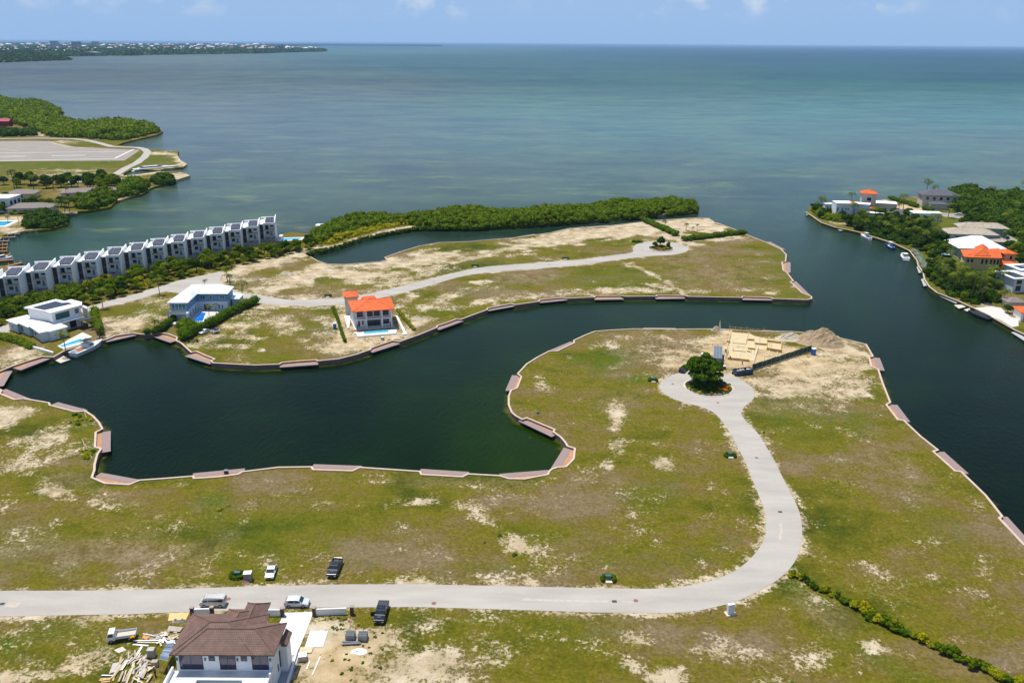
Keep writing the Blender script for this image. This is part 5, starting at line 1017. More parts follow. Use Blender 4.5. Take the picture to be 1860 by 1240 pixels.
A, B = (-53.9, 111.0), (-38.4, 111.0)
H4.win(A, B, .5, 4.3, 4.1, 6.9, PURP, mull=1); H4.win(A, B, 7.0, 9.6, 4.1, 6.9, PURP, mull=1); H4.win(A, B, 12.2, 14.9, 4.1, 6.9, PURP, mull=1); H4.win(A, B, 5.3, 6.3, 5.8, 6.9, PURP); H4.win(A, B, 10.5, 11.5, 5.8, 6.9, PURP)
for u in (.15, 4.65, 9.85, 15.15): H4.box_on('wall_light', A, B, u, u + .18, -.2, -.02, 5.9, 6.4, FRM)
A2, B2 = (-38.4, 111.0), (-38.4, 117.5)
H4.win(A2, B2, 2.4, 2.8, 1.6, 3.0, GLS); H4.win(A2, B2, 3.6, 4.1, 1.4, 4.6, GLS); H4.win(A2, B2, 5.2, 5.8, 4.2, 6.3, GLS)
H4.prism('lower_storey', [(-54.4, 96), (-49.6, 96), (-49.6, 110.98), (-54.4, 110.98)], LZ, 5.3, WHT)
H4.prism('lower_storey', [(-49.58, 108.2), (-42.5, 108.2), (-42.5, 110.98), (-49.58, 110.98)], LZ, 5.3, WHT)
H4.prism('lower_storey', [(-42.48, 107.3), (-38.6, 107.3), (-38.6, 110.98), (-42.48, 110.98)], LZ, 5.3, WHT)
H4.win((-49.58, 108.2), (-42.5, 108.2), 1.2, 6.8, .1, 2.9, GLS, mull=2)
for q_ in ([(-54.7, 96), (-54.4, 96), (-54.4, 110.9), (-54.7, 110.9)], [(-49.9, 96), (-49.6, 96), (-49.6, 108.1), (-49.9, 108.1)], [(-49.58, 107.9), (-42.5, 107.9), (-42.5, 108.18), (-49.58, 108.18)], [(-38.6, 109.3), (-38.3, 109.3), (-38.3, 110.9), (-38.6, 110.9)]): H4.prism('parapet', q_, 5.0, 6.2, WHT)
aw = [(-37.9, 114.6), (-36.9, 114.6), (-36.9, 118.0), (-37.9, 118.0)]; H4.prism('porch_roof', aw, 7.2, 8.3, BRT, z1s=[8.2, 7.4, 7.4, 8.2])
H4.prism('porch_wall', [(-38.39, 115.2), (-37.2, 115.2), (-37.2, 117.5), (-38.39, 117.5)], LZ, 7.19, WHT)
H4.prism('path_slab', [(-38.3, 95), (-36.4, 95), (-36.4, 119), (-38.3, 119)], LZ - .1, 1.62, mat('shaded_path_grey', (.42, .41, .42), .8, .06))  # side path; its grey holds the house's cast shade in the colour
h = House('low_wall', 'low white wall along the side path of the brown roofed house', 'wall', (-36, 110, LZ)); h.prism('wall', [P2(*p, 2.1) for p in [(539,1176),(542,1176),(522.5,1242),(519,1242)]], LZ, 2.1, WHT)
DRV = mat('new_concrete', (.68, .66, .63), .8, .06, .8)
flat('driveway', [P2(*p, LZ + .06) for p in [(517,1112),(569,1110.5),(565.6,1121),(556,1146),(538,1189),(520,1190),(528,1150),(507,1150),(508,1129)]], LZ + .06, DRV)
PIER = mat('brown_stone', (.10, .06, .045), .8, .3, 3)
def pier(x, y, lb):
    v = P(x, y); t = thing('gate_pier', 'dark brown stone gate pier ' + lb, 'gate pier', v, 0, 'gate piers along the road'); MB().box(-.3, .3, -.3, .3, 0, 1.7).build('shaft', PIER, t); MB().box(-.37, .37, -.37, .37, 1.703, 1.82).build('cap', mat('pier_cap', (.35, .27, .22)), t)
pier(513.5, 1118, 'left of the new driveway'); pier(571, 1117, 'right of the new driveway'); pier(639.5, 1115, 'at the right end of the white garden wall'); pier(350, 1117, 'left behind the brown roof'); pier(386, 1116, 'second from left behind the brown roof')
for (a, b, lb) in [((486,1118),(511,1118),'behind the right wing of the brown roof'), ((574,1117),(629,1115),'between two brown piers right of the driveway'), ((353,1117),(383,1116),'peeping over the left of the brown roof')]:
    A = P(*a); B = P(*b); d = B - A; t = thing('garden_wall', 'low white garden wall ' + lb, 'wall', A, math.atan2(d.y, d.x), 'white garden walls by the road'); MB().box(0, d.length, -.1, .1, 0, 1.35).build('wall', WHT, t); MB().box(-.02, d.length + .02, -.14, .14, 1.353, 1.42).build('coping', WHT, t)
# ---- white beach hut and long pool by the mangroves
def simple_house(name, label, cat, base, rz, W_, D_, H_, wallm, roofm, kind='hip', rh=2, over=.6, wins=(), gx=None, group=None, fr=FRM, gl=None):
    h = House(name, label, cat, base, group, 0); c, s_ = math.cos(rz), math.sin(rz); bx, by = base[0], base[1]
    def W2(x, y): return (bx + c * x - s_ * y, by + s_ * x + c * y)
    q = [W2(0, 0), W2(W_, 0), W2(W_, D_), W2(0, D_)]; h.prism('wall', q, base[2], base[2] + H_ - .003, wallm)
    if kind == 'hip': h.hip('roof', q, base[2] + H_, rh, roofm, over, .22)
    else: h.prism('roof', h.inset(q, -over), base[2] + H_, base[2] + H_ + .4, roofm)
    for side, u0, u1, z0, z1, *mu in wins:
        A, B = {'f': (q[0], q[1]), 'r': (q[1], q[2]), 'b': (q[2], q[3]), 'l': (q[3], q[0])}[side]; h.win(A, B, u0, u1, z0, z1, gl or GLS, fr, mull=mu[0] if mu else 0)
    h.W2 = W2; h.q = q; return h
simple_house('beach_hut', 'small white shelter roof standing at the start of the mangroves', 'hut', P(575, 419), .05, 7.5, 4, 2.6, WHT, WHT, 'flat', over=.5, wins=[('f', 1, 3, .8, 2.0)])
pool('p', 'long pale blue pool at the end of the terraced houses', [(508,437),(545,434.5),(548,431.5),(509,433)], POOL, 1.2)
simple_house('pool_house', 'low white pump house between the last terraced house and the long pool', 'hut', P(503, 438), .0, 2.5, 4, 2.2, WHT, WHT, 'flat', over=.1)
# ---- long grey roofs and condominium by the lagoon
GRR = mat('grey_shingle', (.22, .19, .165), .85, .15, 1)
def long_house(a, b, D_, H_, label, rh=2.0):
    A = P(*a); B = P(*b); d = B - A; return simple_house('bungalow', label, 'house', A, math.atan2(d.y, d.x), d.length, D_, H_, OFFW, GRR, rh=rh, over=.8, wins=[('f', 3 + 6 * k, 5 + 6 * k, 1, 2.3) for k in range(int(d.length / 6.5))])
long_house((15,389), (92,387), 11, 3.2, 'long low bungalow with a grey brown roof nearest the lagoon lawn', 2.4)
long_house((112,360), (218,356), 12, 3.2, 'very long low bungalow with a grey brown roof behind the shore mangroves', 2.2); long_house((10,362), (62,361), 12, 3.2, 'low bungalow with a grey brown roof at the far left', 2.2)
hc = simple_house('apartment_block', 'white flat roofed apartment block cut by the left edge', 'building', P(-40, 386), 0, 20, 14, 8.5, WHT2, WHT, 'flat', over=.3, wins=[('r', 1.5 + 4.2 * i, 4 + 4.2 * i, 1 + 3.4 * k, 3.5 + 3.4 * k) for i in range(3) for k in range(2)] + [('f', 12 + 3.4 * i, 14.4 + 3.4 * i, 1 + 3.4 * k, 3.4 + 3.4 * k) for i in range(2) for k in range(2)])
simple_house('boat_shed', 'small white shed with a blue side by the lagoon dock', 'shed', P(70, 383.5), 0, 9, 5, 2.8, WHT2, WHT, 'flat', over=.3, wins=[('f', 1, 8, .8, 1.8)])
pool('p', 'turquoise pool on the terrace above the wooden piers', [(-20,411),(8,410),(26,401.5),(-5,402)], POOL, 2.2)
# ---- villas on the right
GRYR = mat('slate_roof', (.10, .10, .12), .7, .15, 1); TANR = tile_mat('sand_roof_tiles', (.46, .39, .30), (.30, .25, .19), .6); WHR = mat('white_tile_roof', (.80, .81, .82), .6, .06, .6); YEL = mat('yellow_render', (.60, .47, .24), .8, .06, .6); SAGE = mat('sage_render', (.36, .44, .42), .8, .06); BROWND = mat('brown_door', (.09, .05, .035), .6)
# mediterranean cluster on the point
v = simple_house('villa', 'white cubic villa with an orange topped tower on the shore point', 'house', P(1516.5, 395.5), -.06, 10, 9, 8.6, WHT, WHT, 'flat', over=.15, wins=[('f', .8, 1.4, 4, 6.5), ('f', 3.4, 4.0, 3.6, 6.2), ('f', 5.6, 6.2, 5, 6), ('f', 7, 7.6, 5, 6)])
def blk(h, name, base_px, rz, W_, D_, H_, wm, roofm, kind, rh=1.6, over=.4, zb=LZ):
    b = P(*base_px, zb); c, s_ = math.cos(rz), math.sin(rz)
    q = [(b.x + c * x - s_ * y, b.y + s_ * x + c * y) for x, y in ((0, 0), (W_, 0), (W_, D_), (0, D_))]
    h.prism(name, q, zb, zb + H_ - .003, wm)
    if kind == 'hip': h.hip(name + '_roof', q, zb + H_, rh, roofm, over, .2)
    else: h.prism(name + '_roof', h.inset(q, -over), zb + H_, zb + H_ + .3, roofm)
    return q
q = blk(v, 'tower', (1562, 387), -.25, 8.4, 8, 12.2, OFFW, ORT, 'hip', 2.2, .8); v.win(q[0], q[1], 3.0, 5.4, 8.0, 10.0, GLS, mull=2); v.win(q[0], q[1], 3.6, 4.8, 3.0, 6.5, GLS)
q = blk(v, 'link_tower', (1536, 391), -.1, 4.2, 4, 7.4, OFFW, ORT, 'hip', 1.2, .6); v.win(q[0], q[1], 1.3, 2.6, 4.6, 6.2, GLS)
q = blk(v, 'sea_wing', (1497.5, 387.5), -.12, 17, 6, 5.6, WHT2, OFFW, 'flat', 0, .3); v.win(q[0], q[1], 7.5, 8.4, 2.6, 4.2, GLS); v.win(q[0], q[1], 11.8, 12.7, 2.4, 4.2, GLS); v.win(q[0], q[1], 1.0, 1.6, 2.6, 4.2, GLS)
q = blk(v, 'central_block', (1548, 391), -.5, 9, 6, 7.2, WHT2, WHT, 'flat', 0, .3)
q = blk(v, 'garage', (1580, 383.5), -.3, 15.5, 9, 5.2, OFFW, WHT, 'flat', 0, .2); v.win(q[0], q[1], 4, 9.5, .2, 2.6, BROWND, name='garage_door')
q = blk(v, 'porch', (1572, 389), -.35, 6.5, 5, 3.6, OFFW, ORT, 'hip', 1.0, .6)
q = blk(v, 'gatehouse', (1572, 398.5), -.15, 10, 4.5, 3.8, OFFW, WHT, 'flat', 0, .4); v.win(q[0], q[1], 5, 8, .2, 2.6, GLS)
v = simple_house('villa', 'cream two storey villa with a dark grey hipped roof by the lane', 'house', P(1674, 375.5), -.18, 22, 12, 7.6, OFFW, GRYR, rh=3.0, over=1.0, wins=[('f', 2 + 4.2 * k, 3.6 + 4.2 * k, 4.8, 6.6) for k in range(5)] + [('l', 2 + 3 * k, 3 + 3 * k, 4.8, 6.6) for k in range(3)])
blk(v, 'porch', (1690, 380), -.18, 10, 5, 3.2, OFFW, GRYR, 'hip', 1.4, .8)
v = simple_house('villa', 'white flat roofed modern villa half hidden by palms', 'house', P(1658, 405), -.1, 9, 8, 5.6, WHT, WHT, 'flat', over=.3, wins=[('f', 1, 3, 3, 4.6), ('f', 5, 7, 3, 4.6)]); blk(v, 'rear_wing', (1676, 401), -.15, 10, 6, 4.6, WHT, WHT, 'flat', 0, .3)
simple_house('villa', 'small grey roofed house hidden in the garden trees', 'house', P(1617, 399), -.1, 12, 8, 3.2, OFFW, GRYR, rh=2.4, over=.6)
v = simple_house('villa', 'long villa with a sand coloured hipped roof', 'house', P(1722, 447), -.14, 23.5, 12, 6.6, SAGE, TANR, rh=2.4, over=1.0, wins=[('f', 3, 4.5, 3.8, 5.6), ('f', 7, 8.5, 3.8, 5.6), ('f', 13, 14.5, 3.8, 5.6)])
blk(v, 'rear_wing', (1742, 436), -.14, 24, 9, 6.9, SAGE, TANR, 'hip', 2.2, 1.0); blk(v, 'garage', (1789, 451), -.3, 10, 7, 3.8, SAGE, TANR, 'hip', 1.8, .8)
v = simple_house('villa', 'villa with a broad bright white pyramid roof', 'house', P(1741, 470), -.06, 21, 16, 5.4, SAGE, WHR, rh=4.6, over=1.2, wins=[('f', 2, 4, 1, 3), ('l', 3, 6, 1, 3)])
qq = [P2(1748.5, 444.3, 8.2), P2(1757.5, 444.8, 8.2), P2(1757.5, 441.8, 8.2), P2(1748.5, 441.5, 8.2)]
v.prism('roof_skylight', qq, 7.6, 8.3, SOL2)
v = House('villa', 'yellow two storey villa with a vivid orange hipped roof and white garage doors', 'house', P(1780, 490)); z = 8.4
q = [P2(1751, 467.2, z), P2(1821, 469.7, z), P2(1815, 452, z), P2(1744.5, 454.3, z)]
v.hip('roof', q, z, 1.9, ORT, 0, .2); v.hip('central_roof', [P2(1770, 464, z + .7), P2(1800, 465, z + .7), P2(1795, 450, z + .7), P2(1770, 449, z + .7)], z + .7, 2.4, ORT, 0, .02)
wq = v.inset(q, .8); v.prism('wall', wq, LZ, z - .003, YEL); A, B = wq[0], wq[1]; ln = (Vector(B) - Vector(A)).length
for u in (.06, .17): v.win(A, B, ln * u, ln * u + .95, 4.5, 6.0, GLS)
for u in (.47, .59, .72, .82, .92): v.win(A, B, ln * u, ln * u + .9, 3.9, 6.1, GLS)
v.win(A, B, .3, 1.3, .3, 1.9, GLS); v.win(A, B, ln * .88, ln * .93, 1.0, 1.7, GLS)
v.win(wq[3], wq[0], 1.5, 4, 4.2, 6, GLS, mull=1); v.win(wq[3], wq[0], 5.5, 8, 4.2, 6, GLS, mull=1)
q = blk(v, 'right_wing', (1820, 487), -.05, 5.2, 7, 7.0, YEL, ORT, 'hip', 1.2, .8); v.win(q[0], q[1], 2.6, 3.7, 4.4, 6, GLS)
q = blk(v, 'garage', (1817, 492), -.05, 8, 5.5, 3.0, YEL, ORT, 'hip', .9, .9); v.win(q[0], q[1], .5, 3.2, .1, 2.3, FRW, FRW, name='garage_door'); v.win(q[0], q[1], 3.9, 7.5, .1, 2.3, FRW, FRW, name='garage_door')
pool('p', 'turquoise pool in the garden left of the yellow villa', [(1702,460.5),(1722,462),(1722,459.5),(1703,458.5)], POOL, .8)
v = simple_house('villa', 'pale blue villa with solar panels on white roofs at the right edge', 'house', P(1838, 532), .12, 24, 12, 6.2, WHT2, WHT, 'flat', over=.8, wins=[('f', 1.2, 3.6, .8, 3.2), ('f', 6, 8, .8, 3), ('f', 1.2, 3.6, 3.9, 5.6)])
q = blk(v, 'upper_block', (1848, 520), .12, 26, 9, 7.4, WHT2, WHT, 'flat', 0, .8)
c_, s_ = math.cos(.12), math.sin(.12)
def solar(h, x, y, w_, d_, zz):
    b = h.W2(x, y); q = [h.W2(x, y), h.W2(x + w_, y), h.W2(x + w_, y + d_), h.W2(x, y + d_)]; h.prism('solar_panel', q, zz, zz + .12, SOL2)
solar(v, .6, 1, 5, 8, LZ + 6.7)
h2 = v; b = P(1848, 520)
for x, y in ((1, 1.5), (5.5, 2.5), (10, 3)): 
    q = [(b.x + c_ * a - s_ * e_, b.y + s_ * a + c_ * e_) for a, e_ in ((x, y), (x + 3.6, y), (x + 3.6, y + 5), (x, y + 5))]; v.prism('solar_panel', q, LZ + 7.75, LZ + 7.87, SOL2)
simple_house('cabana', 'small thatch grey cabana behind the waterfront terrace', 'hut', P(1831, 561), 0, 6.5, 5, 2.6, OFFW, GRR, rh=1.6, over=.6)
simple_house('cottage', 'white cottage with an orange tiled roof cut by the right edge', 'house', P(1853, 583), -.2, 12, 8, 3.2, WHT, ORT, rh=1.6, over=.6, wins=[('f', 1, 2, .3, 2.3)])
flat('patio', [P2(*p) for p in [(1770,559),(1800,557),(1818,559),(1835,575),(1850,580),(1850,592),(1838,594),(1820,583),(1796,572)]], LZ + .04, PATIO)
# ================================================================ vehicles, boats
def paint(name, c, rough=.3): return mat(name, c, rough, .04, .5, spec=.6)
PW = paint('white_paint', (.78, .78, .78)); PS = paint('silver_paint', (.55, .58, .62)); PB = paint('black_paint', (.012, .013, .018), .22); PBL = paint('midnight_paint', (.012, .014, .028), .22); RUB = mat('rubber', (.015, .015, .015), .9); RIM = mat('wheel_rim', (.35, .35, .36), .4, metal=.6); LAMP = mat('lamp_lens', (.6, .6, .55), .15, .05); RED = mat('red_lens', (.4, .01, .01), .2, .05); PSV = paint('champagne_paint', (.55, .54, .52))
def car(label, loc, rz, prof, belt, L_, W_, m, glass, cat='car', name='parked_car', group='parked vehicles', wheels=None, wr=.36, tumble=.84, extra=None, open_door=False):
    """prof: closed side outline (x forward, z up); glass: list of side-window polygons; front glass and rear glass from the outline"""
    t = thing(name, label, cat, loc, rz, group); hw = lambda z: W_ / 2 * (1 if z <= belt else 1 - (1 - tumble) * min(1, (z - belt) / .6)) - (.05 if z < .4 else 0)
    n = len(prof); vs = [(x, -hw(z), z) for x, z in prof] + [(x, hw(z), z) for x, z in prof]
    fs = [(i, (i + 1) % n, n + (i + 1) % n, n + i) for i in range(n)]
    tri = tessellate_polygon([[Vector((x, z, 0)) for x, z in prof]]); mb = MB(); mb.add(vs, fs + [tuple(q) for q in tri] + [tuple(n + k for k in q[::-1]) for q in tri])
    body = mb.build('body', m, t); bm = bmesh.new(); bm.from_mesh(body.data); bmesh.ops.recalc_face_normals(bm, faces=bm.faces); bm.to_mesh(body.data); bm.free(); bv = body.modifiers.new('bevel', 'BEVEL'); bv.width = .06; bv.segments = 2; bv.limit_method = 'ANGLE'; bv.angle_limit = R_(35)
    for k, poly in enumerate(glass['side']):
        for sg in (-1, 1):
            vs = [(x, sg * (hw(z) + .012), z) for x, z in poly]; mb = MB().add(vs + [(x, y - sg * .03, z) for x, y, z in vs], [tuple(range(len(poly))), tuple(range(len(poly), 2 * len(poly)))]); mb.build('side_window', GLS, t)
    for nm, (a, b) in (('windscreen', glass['front']), ('rear_window', glass['rear'])):
        if a is None: continue
        (x0, z0), (x1, z1) = a, b; nx, nz = (z1 - z0), -(x1 - x0); l_ = math.hypot(nx, nz); nx, nz = nx / l_ * .02, nz / l_ * .02
        if (nm == 'windscreen') != (nx > 0): nx, nz = -nx, -nz
        if nz < 0 and abs(nx) < .001: nz = -nz
        mb = MB(); k = .93; vs = [(x0 + nx, -hw(z0) * k, z0 + nz), (x0 + nx, hw(z0) * k, z0 + nz), (x1 + nx, hw(z1) * k, z1 + nz), (x1 + nx, -hw(z1) * k, z1 + nz)]; mb.add(vs, [(0, 1, 2, 3)]).build(nm, GLS, t)
    for x in wheels or (L_ / 2 - .85, -L_ / 2 + .85):
        for sg in (-1, 1):
            wo = bpy.data.objects.new('wheel', None); COL.objects.link(wo); wo.parent = t
            y = sg * (W_ / 2 - .1); MB().tube((x, y - .12 * sg, wr), (x, y + .12 * sg, wr), wr, wr, 18).build('tyre', RUB, wo); MB().tube((x, y + .121 * sg, wr), (x, y + .14 * sg, wr), wr * .62, wr * .55, 14).build('rim', RIM, wo)
    f = max(x for x, z in prof); bk = min(x for x, z in prof)
    for sg in (-1, 1):
        MB().box(f - .12, f + .015, sg * W_ * .36 - .17, sg * W_ * .36 + .17, .62, .78).build('headlight', LAMP, t); MB().box(bk - .015, bk + .1, sg * W_ * .40 - .1, sg * W_ * .40 + .1, .7, 1.0).build('tail_light', RED, t)
        MB().box(glass['mir'] - .1, glass['mir'] + .08, sg * (W_ / 2 + .1) - .1, sg * (W_ / 2 + .1) + .1, belt - .02, belt + .16).build('mirror', m, t)
    MB().box(f - .05, f + .02, -W_ * .22, W_ * .22, .45, .66).build('grille', FRM, t)
    if extra: extra(t, hw)
    return t
def suv(label, loc, rz, m, s=1.0, group='parked vehicles', cat='car'):
    pr = [(-2.2, .3), (2.2, .3), (2.28, .55), (2.22, .85), (1.25, 1.05), (.55, 1.60), (-.3, 1.68), (-1.75, 1.62), (-2.15, 1.05), (-2.25, .6)]
    g = dict(side=[[(.95, 1.10), (.48, 1.52), (-.25, 1.56), (-.25, 1.08)], [(-.33, 1.08), (-.33, 1.56), (-1.25, 1.54), (-1.55, 1.12)]], front=((1.17, 1.10), (.62, 1.54)), rear=((-2.10, 1.12), (-1.82, 1.53)), mir=.95)
    return car(label, loc, rz, pr, 1.0, 4.4, 1.85, m, g, group=group, cat=cat)
def hatch(label, loc, rz, m, group='parked vehicles'):
    pr = [(-2.1, .28), (2.1, .28), (2.18, .5), (2.05, .72), (1.1, .95), (.3, 1.42), (-.8, 1.46), (-1.6, 1.2), (-2.12, .92), (-2.18, .5)]
    g = dict(side=[[(.8, .98), (.28, 1.32), (-.3, 1.36), (-.3, .97)], [(-.38, .97), (-.38, 1.36), (-.95, 1.33), (-1.4, 1.0)]], front=((1.02, .99), (.36, 1.37)), rear=((-1.66, 1.18), (-.88, 1.43)), mir=.8)
    return car(label, loc, rz, pr, .92, 4.3, 1.75, m, g, group=group, wr=.32)
def van(label, loc, rz, m):
    pr = [(-2.35, .3), (2.3, .3), (2.38, .6), (2.3, .95), (1.95, 1.2), (1.35, 1.95), (-2.0, 2.05), (-2.32, 1.9), (-2.38, 1.0)]
    g = dict(side=[[(1.78, 1.22), (1.38, 1.72), (.75, 1.75), (.75, 1.22)], [(.62, 1.28), (.62, 1.75), (-2.1, 1.78), (-2.1, 1.28)]], front=((1.92, 1.25), (1.42, 1.87)), rear=((-2.37, 1.2), (-2.33, 1.8)), mir=1.75)
    def ex(t, hw):
        mb = MB()
        for k in range(6): mb.box(-1.8 + k * .55, -1.7 + k * .55, -.72, .72, 2.03, 2.075)
        mb.box(-1.9, 1.2, -.74, -.70, 2.02, 2.07); mb.box(-1.9, 1.2, .70, .74, 2.02, 2.07); mb.build('roof_rib', m, t)
    return car(label, loc, rz, pr, 1.15, 4.75, 1.75, m, g, cat='van', name='parked_van', tumble=.9, extra=ex, wr=.34)
def pickup(label, loc, rz, m, cover=None, door=False):
    pr = [(-2.85, .45), (2.75, .45), (2.88, .75), (2.8, 1.1), (1.4, 1.22), (.85, 1.85), (-.55, 1.90), (-.85, 1.28), (-.86, .85), (-2.7, .85), (-2.72, 1.25), (-2.9, 1.25)]
    g = dict(side=[[(1.15, 1.27), (.78, 1.72), (.22, 1.76), (.22, 1.26)], [(.14, 1.26), (.14, 1.76), (-.48, 1.76), (-.68, 1.3)]], front=((1.34, 1.28), (.90, 1.80)), rear=((-.83, 1.34), (-.60, 1.83)), mir=1.1)
    def ex(t, hw):
        for sg in (-1, 1): MB().box(-2.8, -.87, sg * .93 - .06, sg * .93 + .06, .6, 1.27).build('bed_side', m, t)
        MB().box(-2.72, -.88, -.86, .86, .853, .88).build('bed_floor', FRM, t)
        if cover: MB().box(-2.78, -.9, -.9, .9, 1.275, 1.31).build('bed_cover', cover, t)
        else: MB().box(-2.2, -1.5, -.5, .4, .88, 1.2).build('load', mat('bed_cargo', (.08, .07, .06)), t)
        MB().box(1.6, 2.3, -.3, .3, 1.19, 1.24).build('bonnet_scoop', FRM, t); MB().box(-.3, .5, -.45, .45, 1.885, 1.92).build('sunroof', GLS, t)
        if door: MB().obox((.95, -1.38, .98), .07, .85, .95, rz=.15).build('door', m, t)
    return car(label, loc, rz, pr, 1.22, 5.7, 2.0, m, g, cat='pickup truck', name='pickup_truck', wr=.43, wheels=(1.85, -1.75), extra=ex)
def at(x, y, z=LZ): return P(x, y, z)
van('silver minivan parked on the road above the brown roof', at(388, 1098), math.pi, PSV)
suv('pale silver SUV parked by the gate of the new driveway', at(540, 1098.5), 0, PS)
hatch('white saloon car on the grass verge, facing the road', at(493, 1042), R_(-86), PW)
pickup('charcoal pickup truck on the grass north of the road', at(608.5, 1036), R_(-93), paint('charcoal_paint', (.03, .032, .036), .25))
pickup('black pickup with its door open south of the road', at(693, 1117), R_(-92), PBL, FRM, True)
hatch('white hatchback beside the tall hedge', at(371, 605), R_(-115), PW)
suv('dark car half hidden behind the roundabout tree', at(1241, 674), R_(60), PB)
suv('silver car on the village lane', at(1741, 391.5), R_(160), PS); suv('dark car with turquoise roof on the villa drive', at(1825, 434), R_(160), PB)
# small flatbed lorry
t = thing('flatbed_lorry', 'small white flatbed lorry with low sides on the grass', 'lorry', at(222, 1160), R_(14), None)
# forward is -x in the picture: cab at the left
def lorry(t):
    pr = [(-2.35, .45), (-.95, .45), (-.95, 2.1), (-1.95, 2.1), (-2.3, 1.35), (-2.38, .9)]
    MB().yprism(pr, -.85, .85).build('cab', PW, t, bevel=.07)
    for sg in (-1, 1): MB().add([(-2.12, sg * .862, 1.3), (-1.2, sg * .862, 1.3), (-1.2, sg * .862, 1.9), (-1.88, sg * .862, 1.9)], [(0, 1, 2, 3)]).build('side_window', GLS, t)
    MB().add([(-2.31, -.75, 1.36), (-2.31, .75, 1.36), (-1.99, .72, 2.02), (-1.99, -.72, 2.02)], [(0, 1, 2, 3)]).build('windscreen', GLS, t)
    MB().box(-.85, 2.4, -.85, .85, .82, .92).build('bed_floor', mat('bed_boards', (.55, .5, .42)), t)
    for nm, (a, b, c, d) in (('bed_side', (-.85, 2.4, -.93, -.86)), ('bed_side', (-.85, 2.4, .86, .93)), ('tailboard', (2.41, 2.47, -.93, .93)), ('headboard', (-.93, -.86, -.9, .9))): MB().box(a, b, c, d, .8, 1.32 if nm != 'headboard' else 1.5).build(nm, PS, t)
    MB().box(-.9, 2.3, -.35, .35, .5, .79).build('chassis', FRM, t)
    for x in (-1.65, 1.35):
        for sg in (-1, 1):
            wo = bpy.data.objects.new('wheel', None); COL.objects.link(wo); wo.parent = t
            MB().tube((x, sg * .62, .36), (x, sg * .86, .36), .36, .36, 16).build('tyre', RUB, wo); MB().tube((x, sg * .861, .36), (x, sg * .88, .36), .2, .18, 12).build('rim', RIM, wo)
lorry(t)
cs = [(0, 0, .1), (.25, .1, .12)]; o = link('yellow_sack', leaf_mesh('yellow_sack', leaves(cs, [(.3, .25, .2)] * 2, 30, .1, 3, zmin=0), FLY)); o.location = at(222, 1160, LZ + .93) + Vector((1.5, .35, 0)); tag(o, 'crumpled yellow sack on the bed of the flatbed lorry', 'sack')
# ---- boats
def hull(L_, W_, h, sheer=.25, n=10, dr=.35):
    """boat hull, bow at +x, waterline at z=0"""
    st = []; mb = MB(); vs = []
    for k in range(n + 1):
        s = k / n; x = -L_ / 2 + L_ * s; w_ = W_ / 2 * (1 if s < .45 else math.cos((s - .45) / .55 * math.pi / 2) ** .75 if s < 1 else 0) * (.92 + .08 * min(1, s * 3)); z = h * (1 + sheer * s ** 2)
        w_ = max(w_, .03); rk = .0 if s < .8 else (s - .8) * L_ * .35
        vs += [(x - rk * .4, 0, -dr), (x - rk * .2, -w_ * .72, -.02), (x + rk * .4, -w_, z), (x + rk * .4, -w_ * .93, z), (x + rk * .4, w_ * .93, z), (x + rk * .4, w_, z), (x - rk * .2, w_ * .72, -.02)]
    fs = []
    for k in range(n):
        a = k * 7; b = a + 7
        for j in range(7): fs.append((a + j, b + j, b + (j + 1) % 7, a + (j + 1) % 7))
    fs.append(tuple(range(7))[::-1]); fs.append(tuple(n * 7 + j for j in range(7)))
    return mb.add(vs, fs)
GEL = paint('gelcoat', (.78, .78, .77), .25); NAVY = paint('navy_gelcoat', (.01, .05, .22), .25); TEAK = mat('teak', (.30, .13, .06), .7, .2, 3); CANV = mat('dark_canvas', (.03, .035, .04), .9)
def fixn(o):
    bm = bmesh.new(); bm.from_mesh(o.data); bmesh.ops.recalc_face_normals(bm, faces=bm.faces); bm.to_mesh(o.data); bm.free(); return o
def loft(mb, levels):
    vs = []; fs = []; n = len(levels[0][1])
    for z, pts in levels: vs += [(x, y, z) for x, y in pts]
    for k in range(len(levels) - 1):
        for j in range(n): fs.append((k * n + j, k * n + (j + 1) % n, (k + 1) * n + (j + 1) % n, (k + 1) * n + j))
    fs.append(tuple(range(n))[::-1]); fs.append(tuple((len(levels) - 1) * n + j for j in range(n))); return mb.add(vs, fs)
